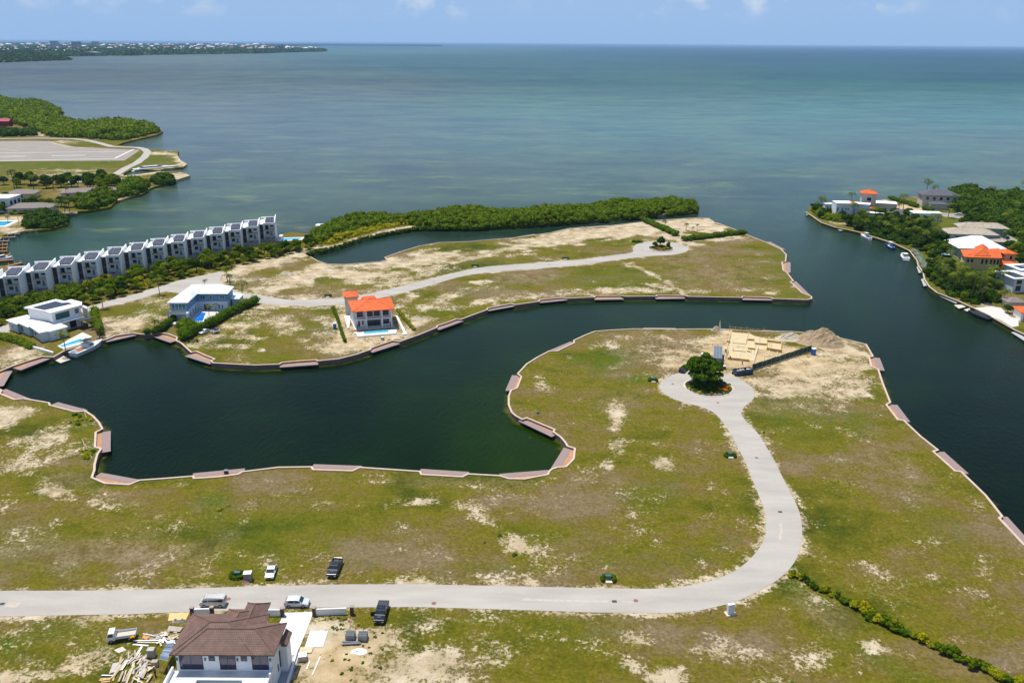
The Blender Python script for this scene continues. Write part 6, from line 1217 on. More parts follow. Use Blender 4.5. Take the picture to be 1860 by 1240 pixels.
def cruiser(label, loc, rz, L_, W_, hm, kind, group='motor boats moored along the canals'):
    t = thing('motor_boat', label, 'boat', loc, rz, group); h = min(L_ * .11, 1.6)
    fixn(hull(L_, W_, h).build('hull', hm, t))
    dk = [(-.46, -.40), (-.05, -.42), (.2, -.34), (.38, -.14), (.43, 0), (.38, .14), (.2, .34), (-.05, .42), (-.46, .40)]
    fixn(loft(MB(), [(h + .005, [(x * L_, y * W_) for x, y in dk]), (h + .08, [(x * L_ * .99, y * W_ * .98) for x, y in dk])]).build('deck', GEL, t))
    if kind == 'cabin':
        c = lambda x0, x1, w_, k: [(x0, -w_), (x1 - k, -w_), (x1, -w_ * .6), (x1, w_ * .6), (x1 - k, w_), (x0, w_)]
        fixn(loft(MB(), [(h + .085, c(-.12 * L_, .20 * L_, W_ * .33, .8)), (h + 1.0, c(-.10 * L_, .15 * L_, W_ * .30, .7)), (h + 1.6, c(-.10 * L_, .08 * L_, W_ * .28, .6))]).build('cabin', GEL, t))
        for sg in (-1, 1): MB().add([(-.02 * L_, sg * W_ * .326, h + .55), (.12 * L_, sg * W_ * .326, h + .55), (.10 * L_, sg * W_ * .312, h + 1.0), (-.02 * L_, sg * W_ * .312, h + 1.0)], [(0, 1, 2, 3)]).build('cabin_window', GLS, t)
        MB().add([(.155 * L_, -W_ * .17, h + .95), (.155 * L_, W_ * .17, h + .95), (.088 * L_, W_ * .15, h + 1.55), (.088 * L_, -W_ * .15, h + 1.55)], [(0, 1, 2, 3)]).build('windscreen', GLS, t)
        MB().box(-.44 * L_, -.13 * L_, -W_ * .33, W_ * .33, h + .083, h + .12).build('cockpit_sole', TEAK, t)
        MB().xprism([(-W_ * .30, h + 2.5), (0, h + 2.68), (W_ * .30, h + 2.5), (0, h + 2.6)], -.16 * L_, .08 * L_).build('canopy', CANV, t)
        for x, y in ((-.13, -.27), (-.13, .27), (.05, -.24), (.05, .24)): MB().tube((x * L_, y * W_, h + 1.5 if x > 0 else h + .1), (x * L_ + .1, y * W_, h + 2.52), .05).build('canopy_post', GEL, t)
        mb = MB(); [mb.box(.2 * L_, .42 * L_, sg * W_ * .3 - .02, sg * W_ * .3 + .02, h + .5, h + .54) for sg in (-1,)]; mb.build('bow_rail', RIM, t)
        MB().box(-.46 * L_, -.43 * L_, -W_ * .3, W_ * .3, h + .09, h + .45).build('transom_box', GEL, t); MB().box(.34 * L_, .36 * L_, -.1, .1, h + .085, h + .5).build('windlass', GEL, t)
    elif kind == 'console':
        MB().box(-.12 * L_, .06 * L_, -W_ * .16, W_ * .16, h + .085, h + 1.2).build('console', GEL, t, bevel=.1); MB().box(-.2 * L_, .1 * L_, -W_ * .3, W_ * .3, h + 2.0, h + 2.1).build('hardtop', GEL, t)
        for x, y in ((-.17, -.25), (-.17, .25), (.06, -.25), (.06, .25)): MB().tube((x * L_, y * W_, h + .08), (x * L_, y * W_, h + 2.0), .04).build('top_post', RIM, t)
        MB().box(-.38 * L_, -.16 * L_, -W_ * .3, W_ * .3, h + .085, h + .5).build('seat', NAVY, t)
        for y in (-.2, .2): MB().box(-.56 * L_, -.49 * L_, y * W_ - .22, y * W_ + .22, -.1, h + .7).build('outboard', NAVY if hm is NAVY else GEL, t, bevel=.08)
    elif kind == 'express':
        c = lambda x0, x1, w_, k: [(x0, -w_), (x1 - k, -w_), (x1, -w_ * .3), (x1, w_ * .3), (x1 - k, w_), (x0, w_)]
        fixn(loft(MB(), [(h + .085, c(-.4 * L_, .30 * L_, W_ * .36, 1.6)), (h + .7, c(-.4 * L_, .22 * L_, W_ * .33, 1.5))]).build('superstructure', GEL, t))
        fixn(loft(MB(), [(h + .705, c(-.36 * L_, .10 * L_, W_ * .30, .9)), (h + 1.5, c(-.34 * L_, .02 * L_, W_ * .27, .7))]).build('enclosure', GLS, t)); MB().box(-.3 * L_, .0, -W_ * .28, W_ * .28, h + 1.505, h + 1.62).build('hardtop', GEL, t, bevel=.05)
        MB().box(-.55 * L_, -.5 * L_, -W_ * .42, W_ * .42, .25, .35).build('swim_platform', GEL, t)
    elif kind == 'covered':
        c = lambda x0, x1, w_, k: [(x0, -w_), (x1 - k, -w_), (x1, -w_ * .2), (x1, w_ * .2), (x1 - k, w_), (x0, w_)]
        fixn(loft(MB(), [(h + .085, c(-.46 * L_, .36 * L_, W_ * .44, 2)), (h + .9, c(-.40 * L_, .22 * L_, W_ * .2, 1.5)), (h + 1.15, c(-.3 * L_, .1 * L_, W_ * .05, .5))]).build('tarpaulin', CANV, t))
    return t
v0, v1 = at(124, 648, 0), at(184, 624, 0)
cruiser('white cabin cruiser with a dark canopy at the wooden quay', v0.lerp(v1, .5) + Vector((1.2, -.3, 0)), R_(73.8), 13.6, 4.4, GEL, 'cabin')
def bt(a, b, L_, W_, hm, kind, label):
    A, B = at(*a, 0), at(*b, 0); d = B - A; cruiser(label, A.lerp(B, .5), math.atan2(d.y, d.x), d.length if L_ is None else L_, W_, hm, kind)
bt((1583,437.5), (1561,428), 10.5, 2.9, GEL, 'console', 'white centre console boat, farthest of the moored boats')
bt((1625,455), (1606,444.5), 10.5, 2.9, NAVY, 'console', 'blue hulled centre console boat between two white boats')
bt((1649,478), (1636,460), 11.5, 3.8, GEL, 'express', 'white express cruiser seen from the stern, largest on the villa shore')
bt((1795,583), (1761,570), 11, 3.2, CANV, 'covered', 'black covered motor boat by the waterfront terrace')
def slab_(label, pts, z, m, th=.3, name='floating_dock', cat='dock', group='small floating docks'):
    h = House(name, label, cat, (*P2(*pts[0], z), z - th), group); h.prism('deck', [P2(*p, z) for p in pts], z - th, z - .0, m); return h
PALE = mat('weathered_planks', (.55, .52, .42), .85, .15, 2)
slab_('pale weathered floating dock at the stern of the white cabin cruiser', [(98,653),(114,645.5),(128,652.5),(110,659)], .45, PALE)
for pts, m, lb in [([(1464,385),(1475,386),(1473,390),(1465,391)], GREYD, 'at the tip of the villa point'), ([(1493,405),(1497,405),(1521,413.5),(1518,415)], GREYD, 'long and thin along the villa point'), ([(1520,415.5),(1535,414.5),(1538,418),(1526,419)], GREYD, 'short and square on the villa point'), ([(1665,484),(1671,483.3),(1676,494.5),(1669,495.6)], GREYD, 'with grey planks below the silvery shrubs'), ([(1673,506.5),(1680,506),(1685,518.5),(1678,519.5)], GREYD, 'second one below the silvery shrubs'), ([(1701,534.5),(1710,533),(1744,547),(1737,551)], GREYD, 'long with a folded blue canvas'), ([(1733,553.5),(1753,553),(1757,556.5),(1742,560)], PALE, 'cream coloured by the small tree'), ([(1751,562),(1762,559),(1762,563),(1757,565)], PALE, 'smallest, cream coloured'), ([(1837,603),(1846,602.5),(1862,613),(1862,619)], GREYD, 'at the right edge')]:
    slab_('small floating dock ' + lb, pts, .8, m)
# wooden piers at the lagoon head
WOOD = mat('orange_timber', (.36, .17, .05), .8, .2, 2); WOODG = mat('grey_timber', (.24, .19, .14), .8, .2, 2)
for k, (y0, x1, m) in enumerate([(424.5, 36, WOODG), (430.5, 28, WOODG), (437.5, 17, WOODG), (444, 14, WOOD), (450, 14, WOOD), (456, 13, WOOD), (464, 19, WOOD), (473, 24.5, WOOD), (480, 40, WOOD)]):
    y1 = y0 - (3.5 if k == 8 else 2.0 if k > 5 else .6); x0 = 8 if k == 8 else -12
    A = P(x0, y0 + (4 if k == 8 else 1), 1.2); B = P(x1, y1, 1.2); d = B - A
    t = thing('wooden_pier', 'narrow wooden finger pier, number %d from the terrace pool end' % (k + 1) if 0 else 'narrow %s finger pier, %s' % ('grey' if m is WOODG else 'orange brown', ['nearest the mangrove clump', 'just below the longest grey one', 'shortest grey one', 'first orange one from the grey ones', 'second orange one', 'third orange one', 'fourth orange one, with the cream deck', 'fifth orange one beside the moored white boat', 'longest orange one nearest the roofs'][k]), 'pier', (A.x, A.y, 0), math.atan2(d.y, d.x), 'wooden finger piers at the lagoon head')
    MB().box(0, d.length, -.9, .9, .95, 1.2).build('deck', m, t); MB().box(.2, d.length - .2, -.88, -.8, -.8, .949).build('fascia', m, t)
    for j in range(3): MB().tube((d.length * (j + .9) / 3.0, .7, -.8), (d.length * (j + .9) / 3.0, .7, 2.0), .18).build('mooring_post', GEL, t)
bt((-6, 474), (23, 468.5), None, 3.2, GEL, 'express', 'white motor boat moored between the orange finger piers')
bt((-8, 448.5), (7, 447), 7.5, 2.2, GEL, 'covered', 'small white boat at the left edge among the orange piers')
# ================================================================ building site, small things, people
TIM = mat('new_timber', (.52, .36, .14), .8, .25, 2); TIMP = mat('pale_timber', (.58, .48, .32), .8, .2, 2); CONC = mat('concrete', (.42, .40, .37), .85, .15, 2); TIMG = mat('old_timber', (.40, .34, .27), .85, .25, 2); TIMO = mat('orange_board', (.55, .27, .08), .8, .2, 2)
site = thing('foundation_formwork', 'timber foundation formwork of a house being started beyond the near roundabout', 'foundation', P(1360, 640), 0)
so_ = P(1360, 640)
def cz(x, y): return (1260 + x / 8.4545, 585 + y / 8.4545)
MB().prism([tuple((P(*cz(*p)) - so_).xy) for p in [(590,150),(850,170),(930,215),(1345,300),(1335,460),(980,420),(930,600),(520,570),(560,300)]], 0, .12).build('slab', mat('sandy_slab', (.56, .45, .27), .9, .12, .6), site)
for a, b, h in [((590,150),(835,172),.9),((830,285),(930,292),.8),((930,345),(1130,362),.8),((1120,305),(1340,335),.9),((1120,430),(1340,466),1.0),((830,418),(940,428),.7),((520,572),(855,608),.8),((510,312),(560,322),.8),((590,442),(800,462),.4),((820,458),(870,470),.6),((600,325),(800,345),.35),((560,170),(470,590),.3),((600,180),(585,430),.3),((835,172),(800,345),.5),((985,400),(915,650),.4),((1345,320),(1340,466),.8),((1130,300),(1120,430),.6),((935,285),(940,428),.5),((720,470),(700,560),.3),((1165,430),(1160,520),.3),((1290,460),(1270,540),.3),((640,380),(800,395),.3)]:
    A, B = P(*cz(*a)), P(*cz(*b)); d = B - A; o = MB().box(0, d.length, -.12, .12, 0, h).build('formwork_board', TIM if h > .55 else TIMP, site); o.location = A - so_; o.rotation_euler = (0, 0, math.atan2(d.y, d.x))
sc = thing('scaffold_rail', 'yellow timber guard rail with posts at the back of the building site', 'guard rail', P(*cz(545, 170)), 0)
A, B = P(*cz(545, 150)), P(*cz(1250, 215)); d = B - A; sc.location = A; sc.rotation_euler = (0, 0, math.atan2(d.y, d.x))
for k in range(9): MB().box(d.length * k / 8 - .07, d.length * k / 8 + .07, -.07, .07, 0, 2.2 + .5 * (k % 3 == 0)).build('post', TIMP, sc)
for z in (1.1, 1.9): MB().box(0, d.length, .075, .12, z, z + .16).build('rail', TIM, sc)
r = random.Random(3)
for k in range(16):
    x, y = cz(r.uniform(480, 1330), r.uniform(160, 620)); c = P(x, y); o = MB().tube((0, 0, 0), (0, 0, r.uniform(1.2, 1.9)), .05, n=6).build('stake', TIMG, None); o.location = c; tag(o, 'thin upright timber stake on the building site', 'stake', 'stakes on the building site')
# site office container
A = P(1294.5, 664.5); t = thing('site_office', 'grey site office container with a blue grey roof', 'container', A, R_(-14), None)
MB().box(0, 2.7, 0, 12.2, .25, 2.75).build('body', mat('grey_container', (.20, .21, .23), .6, .08, 1), t); MB().box(-.08, 2.78, -.08, 12.28, 2.753, 2.87).build('roof', grid_mat('container_roof', (.10, .13, .16), (.24, .27, .30), .9, 1.2, .12, .5), t)
f = MB().box(.7, 1.6, -.04, -.001, 1.4, 2.2).build('window', FRW, t); MB().box(.95, 1.35, -.06, -.041, 1.6, 2.0).build('pane', GLS, f)
for x in (.3, 2.2): MB().box(x, x + .25, .2, .5, 0, .247).build('foot', CONC, t)
# skip
t = thing('skip', 'dark blue rubbish skip full of rubble at the roundabout edge', 'skip', P(1337, 683.5), R_(17.7)); NB = paint('skip_blue', (.012, .05, .14), .5)
for nm, q in (('side', [(0, 0), (6.2, 0), (6.2, .1), (0, .1)]), ('side', [(0, 2.3), (6.2, 2.3), (6.2, 2.4), (0, 2.4)]), ('end', [(0, .102), (.1, .102), (.1, 2.298), (0, 2.298)]), ('end', [(6.1, .102), (6.2, .102), (6.2, 2.298), (6.1, 2.298)])): MB().prism(q, .25, 1.75).build(nm, NB, t)
MB().box(.102, 6.098, .102, 2.298, .25, .9).build('floor', NB, t)
for k in range(7): MB().box(.4 + k * .88, .5 + k * .88, -.08, -.002, .3, 1.7).build('rib', NB, t)
for k in range(26):
    c = (r.uniform(.5, 5.7), r.uniform(.4, 2.0), 1.1 + r.uniform(0, .3)); o = MB().obox((0, 0, 0), r.uniform(.3, 1.1), r.uniform(.2, .5), r.uniform(.1, .3), r.uniform(0, 3), r.uniform(-.3, .3)).build('rubble', r.choice([TIMP, WHT, TIMO, CONC, TIMG]), None); M_ = Matrix.Translation(P(1337, 683.5)) @ Matrix.Rotation(R_(17.7), 4, 'Z'); o.location = M_ @ Vector(c); tag(o, 'scrap of board or rubble in the blue skip', 'rubble', 'rubble in the blue skip')
for y in (.3, 2.1): MB().tube((-.05, y - .1, .35), (-.05, y + .1, .35), .3, n=14).build('wheel', RUB, t)
# green screened fence
A, B = P(1366, 673), P(1473, 637.5); d = B - A; t = thing('site_fence', 'long fence with dark green screening along the building site', 'fence', A, math.atan2(d.y, d.x)); SCR = mat('green_screen', (.035, .085, .06), .9, .2, 1)
n = 13
for k in range(n): MB().box(d.length * k / n + .06, d.length * (k + 1) / n - .06, -.03, .03, .1, 2.15 + .08 * math.sin(k * 2.1)).build('screen_panel', SCR, t)
for k in range(n + 1): MB().box(d.length * k / n - .045, d.length * k / n + .045, -.05, .05, 0, 2.35).build('post', RIM, t)
def privy(x, y, lb, rz=.2):
    t = thing('portable_toilet', lb, 'portable toilet', P(x, y), rz); MB().box(-.6, .6, -.6, .6, .1, 2.15).build('cabin', paint('toilet_blue', (.015, .12, .42), .5), t, bevel=.05); MB().xprism([(-.66, 2.16), (.66, 2.16), (.5, 2.36), (-.5, 2.36)], -.66, .66).build('roof', WHT, t); MB().box(-.42, .42, -.64, -.602, .2, 1.95).build('door', paint('toilet_door', (.02, .16, .5), .5), t)
privy(1477, 644, 'blue portable toilet with a white roof at the end of the green fence'); privy(608.5, 597, 'dark blue portable toilet left of the orange roofed house')
# heaps
def heap(px_, rx, ry, h, m, label, seed, rz=0, name='sand_heap', cat='heap'):
    n = 34; r = np.random.RandomState(seed); vs = []; fs = []
    g = np.linspace(-1, 1, n); gx_, gy_ = np.meshgrid(g, g); ph = r.uniform(0, 6, 8); z = np.zeros(gx_.shape)
    for q in range(9):
        ax, ay = r.uniform(-.5, .5, 2); s_ = r.uniform(.2, .38); z += r.uniform(.35, .8) * np.exp(-((gx_ - ax) ** 2 + (gy_ - ay) ** 2) / (2 * s_ * s_))
    z = (z / z.max()) ** .8
    z *= np.clip((1 - np.hypot(gx_, gy_)) * 3.5, 0, 1); z = (z * (1 + .10 * np.sin(13 * gx_ + ph[0] + 3 * np.sin(9 * gy_ + ph[1])) + r.uniform(-.05, .05, z.shape))) * h - .1
    vs = [(x * rx, y * ry, zz) for x, y, zz in zip(gx_.ravel(), gy_.ravel(), z.ravel())]
    for j in range(n - 1):
        for i in range(n - 1): fs.append((j * n + i, j * n + i + 1, (j + 1) * n + i + 1, (j + 1) * n + i))
    o = MB().add(vs, fs).build(name, m); o.location = P(*px_) ; o.rotation_euler = (0, 0, rz); return tag(o, label, cat)
DIRT = mat('excavated_earth', (.34, .25, .15), .95, .3, 1.1, bump=.8); MARL = mat('pale_marl', (.50, .43, .32), .95, .2, 1.2, bump=.6)
heap((1485, 621), 10, 7.5, 4.4, DIRT, 'large mound of brown excavated earth at the back of the building site', 1); heap((1505, 626), 6, 5, 3.0, DIRT, 'lower shoulder of brown earth right of the large mound', 2); heap((1438, 616), 6.5, 3.5, 2.3, MARL, 'low grey mound of broken rock left of the large earth mound', 3)
heap((520, 497), 3.2, 2, 1.3, MARL, 'small pale stone heap on the scrub before the mangrove belt', 4); heap((533, 499.5), 2.6, 2, 1.2, MARL, 'second small pale stone heap beside the first on the scrub', 5)
heap((757, 579), 2.6, 2, 1.2, MARL, 'pale rubble heap right of the orange roofed house', 6); heap((597, 606), 2.2, 1.4, 1.1, MARL, 'pale boulders on the grass left of the orange roofed house', 7); heap((1303, 600), 2.6, 1.5, 1.6, TIMG, 'dark tangle of timber at the back left corner of the building site', 8)
heap((650, 1183), 2.0, 1.2, .35, WHT, 'crumpled white sheet on the sandy lot', 9, name='plastic_sheet', cat='sheet'); heap((1338, 735 - 6), .01, .01, .01, WHT, 'x', 9).hide_render = False
bpy.data.objects.remove(bpy.data.objects[[o.name for o in bpy.data.objects if o.get('label') == 'x' and o.name.startswith('sand_heap')][0]])
# leaning timbers at the corner
for a, b, h in (((1304, 604), (1308, 602), 4.6), ((1309, 606), (1304, 603), 4.0), ((1306, 606), (1307, 602), 4.4)):
    A = P(*a); B = P(*b); o = MB().tube((0, 0, 0), tuple((B - A) * .6 + Vector((0, 0, h))), .1, n=6).build('leaning_timber', WHT if h < 4.3 else TIM); o.location = A; tag(o, 'long timber leaning at the back left corner of the building site', 'timber', 'timbers leaning at the site corner')
# green cabinets in their little hedges
CG = paint('cabinet_green', (.03, .12, .09), .5)
def ring_hedge(x, y, rad, label, seed, gap=.9):
    c = P(x, y); cs = []; rs = []
    n = 20
    for k in range(n):
        a = math.pi * 1.5 + gap + (2 * math.pi - 2 * gap) * k / (n - 1); cs.append((c.x + rad * math.cos(a), c.y + rad * .8 * math.sin(a), LZ + .35)); rs.append((.4, .4, .4))
    tag(link('hedge', leaf_mesh('hedge', leaves(cs, rs, 60, .12, seed, zmin=LZ + .02, core=.85), LMB)), label, 'hedge')
def cabinet(x, y, lb, s=1.0, ring=True, gap=.9):
    t = thing('utility_cabinet', 'small green utility cabinet ' + lb, 'utility cabinet', P(x, y), 0, 'green utility cabinets on the plots'); s *= .8; t.scale = (s, s, s)
    MB().box(-.95, .95, -1.3, .8, 0, .18).build('pad', KERB, t); MB().box(-.7, .7, -.2, .65, .183, 1.25).build('cabinet', CG, t, bevel=.04); MB().xprism([(-.26, 1.255), (.7, 1.255), (.62, 1.36), (-.2, 1.34)], -.75, .75).build('lid', CG, t)
    if ring: ring_hedge(x, y - .3, 1.55 * s, 'low hedge around the cabinet ' + lb, int(x), gap)
cabinet(431, 1047, 'on the near verge beside the stacked blocks', gap=.3); cabinet(1105, 1053, 'on the inner verge where the road starts to bend'); cabinet(1326, 829, 'left of the long curving road'); cabinet(1186, 692, 'left of the near roundabout'); cabinet(863, 484, 'on the north island road, left one', 1.1); cabinet(1027, 470.5, 'on the north island road, right one', 1.1); cabinet(596, 538.5, 'on the scrub behind the orange roofed house')
# pallets of blocks by the cabinet
t = thing('block_pallet', 'pallet of pale concrete blocks with white wrapping beside the near cabinet', 'pallet', P(451, 1053), .1); MB().box(-.75, .75, -.6, .6, .16, 1.75).build('block_stack', block_mat('pale_blocks', (.5, .46, .44), (.44, .40, .38), (.25, .22, .2), .4, .2), t); MB().box(-.78, .78, -.63, .63, 1.753, 1.8).build('wrapping', WHT, t); MB().box(-.8, .8, -.65, .65, 0, .157).build('pallet', TIMG, t)
heap((447, 1060), 1.1, .6, .7, mat('rubble_brown', (.30, .2, .16), .9, .4, 3), 'small brown rubble heap in front of the block pallet', 12)
# white gate post slab, blue sign, stake signs
t = thing('boundary_pillar', 'white rectangular pillar standing on the outer verge of the bend', 'pillar', P(1326.5, 1114), .25); MB().box(-.65, .65, -.3, .3, .15, 2.2).build('shaft', WHT, t, bevel=.03); MB().box(-1.0, 1.0, -.7, .7, 0, .148).build('footing', KERB, t)
t = thing('sign_post', 'small blue sign on a short white post near the canal bend', 'sign', P(978, 757), .3); MB().tube((0, 0, 0), (0, 0, 1.3), .05).build('post', WHT, t); MB().box(-.45, .3, -.04, .04, .9, 1.5).build('board', paint('sign_blue', (.02, .12, .35), .5), t)
for x, y, lb in [(271, 1067, 'left on the near verge, with a torn white sheet'), (1210, 1060, 'on the inner verge of the bend'), (1289, 1120, 'outer verge left of the white pillar')]:
    t = thing('stake_sign', 'thin marker stake ' + lb, 'marker stake', P(x, y), 0, 'marker stakes'); MB().tube((0, 0, 0), (0, 0, 1.6), .04, n=6).build('post', TIMG, t); MB().obox((.12, 0, 1.2), .3, .05, .7, .2).build('board', WHT if x < 300 else TIMG, t)
# manholes and drains
MH = mat('rusty_cover', (.24, .12, .09), .8, .2, 4); DR = mat('iron_grate', (.06, .055, .055), .7, .1)
for x, y, k, lb in [(1374.5,831,0,'half way up the curving road'),(1155,1090,0,'where the road starts to bend'),(415,1087,0,'behind the silver minivan'),(1222,697,0,'on the left of the near roundabout'),(1304,731,0,'in front of the near island'),(1417,929,1,'near the outside of the bend'),(1116,1091.5,1,'left of the round cover before the bend'),(4,1096,1,'at the left edge of the road'),(788,1095,0,'on the middle of the straight road'),(540,1083,1,'above the parked SUV'),(788,512,0,'on the island road, left'),(998,480.5,0,'on the island road, middle'),(1187,456.8,0,'in front of the far island'),(1166,454,0,'left of the far island')]:
    big = y > 600
    mb = MB(); (mb.tube((0, 0, 0), (0, 0, .015), .45, .45, 20) if k == 0 else mb.box(-.45, .45, -.35, .35, 0, .015)); o = mb.build('manhole_cover' if k == 0 else 'drain_grate', MH if k == 0 else DR); o.location = P(x, y, LZ + .045); tag(o, ('round rusty manhole cover ' if k == 0 else 'square dark drain grate ') + lb, 'manhole cover' if k == 0 else 'drain', 'covers and drains in the roads')
# scaffold stacks
SCF = mat('galvanised_tube', (.30, .32, .33), .5, .2, 4, metal=.3)
for x, y, lb in [(637, 1159, 'left'), (659.5, 1160, 'right')]:
    t = thing('scaffold_stack', 'bundle of grey scaffold frames stacked on the sandy lot, %s one' % lb, 'scaffolding', P(x, y), 0, 'bundles of scaffold frames')
    for k in range(9): MB().box(-.8, .8, -.75 + k * .17, -.69 + k * .17, .1, 1.3 - .02 * (k % 3)).build('scaffold_frame', SCF, t)
    for sx_ in (-.86, .8): MB().box(sx_, sx_ + .06, -.8, .8, .05, .1).build('strap', SCF, t)
for k in range(14):
    o = MB().tube((-1.5, 0, 0), (1.5, 0, 0), .06, n=6).build('scaffold_tube', SCF); o.location = P(638 + rng.uniform(-3, 3), 1167 + rng.uniform(-2.5, 2.5), LZ + .08 + rng.uniform(0, .35)); o.rotation_euler = (0, rng.uniform(-.05, .05), .05 + rng.uniform(-.1, .1)); tag(o, 'loose grey scaffold tube below the stacked frames', 'scaffold tube', 'loose scaffold tubes')
t = thing('block_pallet', 'pallet of pink wrapped blocks beside the driveway', 'pallet', P(550, 1197), .2); MB().box(-.7, .7, -.6, .6, .14, 1.0).build('block_stack', mat('pink_blocks', (.55, .42, .40), .8, .15, 4), t); MB().box(-.75, .75, -.65, .65, 0, .137).build('pallet', TIMG, t); MB().box(-.72, .72, -.62, .62, 1.003, 1.05).build('wrapping', WHT, t)
o = MB().box(-1.1, 1.1, -.7, .7, 0, .2).build('board_stack', TIMP); o.location = P(556, 1181); tag(o, 'low stack of pale boards beside the driveway', 'boards')
o = MB().box(-1.6, 1.6, -2.2, 2.2, 0, .1).build('concrete_slab', DRV); o.location = P(575, 1160); tag(o, 'pale concrete slab on the sandy lot right of the driveway', 'slab')
for (a, b) in (((582, 1192), (567, 1226)), ((563, 1200), (557, 1215))):
    A, B = P(*a), P(*b); d = B - A; o = MB().box(0, d.length, -.1, .1, 0, .12).build('white_beam', WHT); o.location = A; o.rotation_euler = (0, 0, math.atan2(d.y, d.x)); tag(o, ('longer' if a[0] == 582 else 'shorter') + ' white beam lying on the yellow sand', 'beam')
# plank heap left of the brown roofed house
def cp(x, y): return (180 + x / 11.275, 1130 + y / 11.275)
PM = [TIMP, TIMG, TIM, TIMP, WHT, TIMG, mat('silver_timber', (.46, .42, .38), .85, .25, 3)]
planks = [((900,230),(1240,300),4),((700,370),(1240,375),4),((790,400),(1240,405),3),((690,450),(1010,480),4),((1000,330),(1250,345),1),((880,490),(730,720),4),((740,700),(690,780),2),((460,700),(280,1200),2),((510,740),(380,900),1),((600,720),(420,980),3),((640,700),(470,980),4),((560,760),(300,1120),1),((440,860),(250,1150),0),((0,1185),(240,1160),2),((20,1150),(240,1130),2),((50,1080),(270,1085),4),((40,1215),(230,1200),2),((950,820),(820,1000),1),((970,860),(1100,850),2),((920,910),(1160,920),3),((880,730),(1060,800),1),((800,740),(940,690),2),((850,620),(800,720),0),((500,990),(400,1200),1),((560,970),(480,1200),3),((650,940),(520,1220),1),((700,900),(560,1240),0),((800,980),(660,1230),1),((850,1000),(800,1230),4),((900,940),(850,1120),6),((700,1110),(980,1160),2),((690,1130),(900,1240),3),((1090,1060),(980,1230),1),((1280,480),(1250,420),0),((1300,300),(1420,420),4),((1340,260),(1300,420),4),((1260,200),(1440,190),3),((1430,290),(1600,230),2),((1480,340),(1620,260),0)]
for k in range(46): a = (rng.uniform(560, 1000), rng.uniform(740, 1120)); an = R_(rng.gauss(-62, 22)); l_ = rng.uniform(90, 260); planks.append((a, (a[0] + l_ * math.cos(an), a[1] + l_ * math.sin(an) * .8), rng.choice([0, 1, 1, 3, 6, 6])))
for k in range(22): a = (rng.uniform(1180, 1560), rng.uniform(190, 400)); an = rng.uniform(0, 3.1); l_ = rng.uniform(60, 170); planks.append((a, (a[0] + l_ * math.cos(an), a[1] + l_ * math.sin(an) * .7), rng.choice([0, 1, 3, 4, 6])))
for k, (a, b, mi) in enumerate(planks):
    z0 = LZ + .05 + rng.uniform(0, .35) * (1 if k > 22 else .4); A, B = P(*cp(*a), z0), P(*cp(*b), z0); d = B - A; o = MB().box(0, d.length, -.11 - .05 * (k % 3), .11 + .05 * (k % 2), 0, .05).build('plank', PM[mi]); o.location = A; o.rotation_euler = (rng.uniform(-.2, .2), rng.uniform(-.04, .04), math.atan2(d.y, d.x))
    tag(o, 'loose plank in the timber heap left of the brown roofed house', 'plank', 'planks in the timber heap')
for pts, m, z, lb in [([(900,250),(1045,280),(970,350),(880,315)], TIMO, .3, 'orange plywood sheet on the timber heap'), ([(1200,230),(1350,180),(1450,240),(1280,300)], TIMP, .3, 'pale plywood sheet at the top of the timber heap'), ([(280,830),(400,810),(350,1000),(200,1045)], PM[6], .15, 'large grey board at the left of the timber heap'), ([(900,935),(1000,935),(900,1140),(800,1110)], TIMG, .4, 'wide brown board in the middle of the timber heap'), ([(1430,65),(1720,95),(1650,185),(1390,170)], TIMG, .25, 'brown sheet of boards by the corner of the brown roof'), ([(300,560),(480,490),(560,560),(400,620)], mat('pink_sand', (.62, .5, .44), .9, .15), .03, 'pale pinkish sand spill near the lorry')]:
    q = [P2(*cp(*p), LZ + z) for p in pts]; c = P(*cp(*pts[0]), LZ); o = MB().prism([(x - c.x, y - c.y) for x, y in q], z - .05 if z > .1 else 0, z).build('board' if z > .1 else 'sand_patch', m); o.location = c; tag(o, lb, 'board' if z > .1 else 'sand')
t = thing('tile_stack', 'stack of grey brown slabs in the timber heap', 'slab stack', P(*cp(1080, 690)), .05)
for k in range(8): MB().box(-.65 + .03 * (k % 2), .65 - .03 * (k % 3), -.5, .5, k * .2, k * .2 + .17).build('slab', PM[6] if k % 2 else TIMG, t)
t = thing('tile_stack', 'lower stack of slabs nearer the house corner', 'slab stack', P(*cp(1150, 880)), .05)
for k in range(5): MB().box(-.5, .5, -.4, .4, k * .2, k * .2 + .17).build('slab', PM[6] if k % 2 else TIMG, t)
# corrugated sheet roof lean-to
q = [P2(*cp(*p), LZ + 2.6) for p in [(1400, 380), (1560, 370), (1400, 800), (1215, 750)]]; c = Vector((*q[0], LZ)); t = thing('lean_to', 'lean-to shelter with a shiny blue grey corrugated sheet beside the brown roof', 'shelter', c)
vs = []; fs = []; n = 30
for k in range(n + 1):
    s = k / n; a = Vector(q[0]).lerp(Vector(q[3]), s); b = Vector(q[1]).lerp(Vector(q[2]), s); z = 2.6 + .12 * math.sin(s * 26) + .05 * math.sin(s * 61)
    vs += [(a.x - c.x, a.y - c.y, z), (b.x - c.x, b.y - c.y, z + .1)]
for k in range(n): fs.append((2 * k, 2 * k + 2, 2 * k + 3, 2 * k + 1))
MB().add(vs, fs).build('sheet', mat('blue_grey_sheet', (.24, .29, .36), .35, .2, 2, metal=.5), t)
for p in q: MB().tube((p[0] - c.x, p[1] - c.y, 0), (p[0] - c.x, p[1] - c.y, 2.55), .06).build('post', TIMG, t)
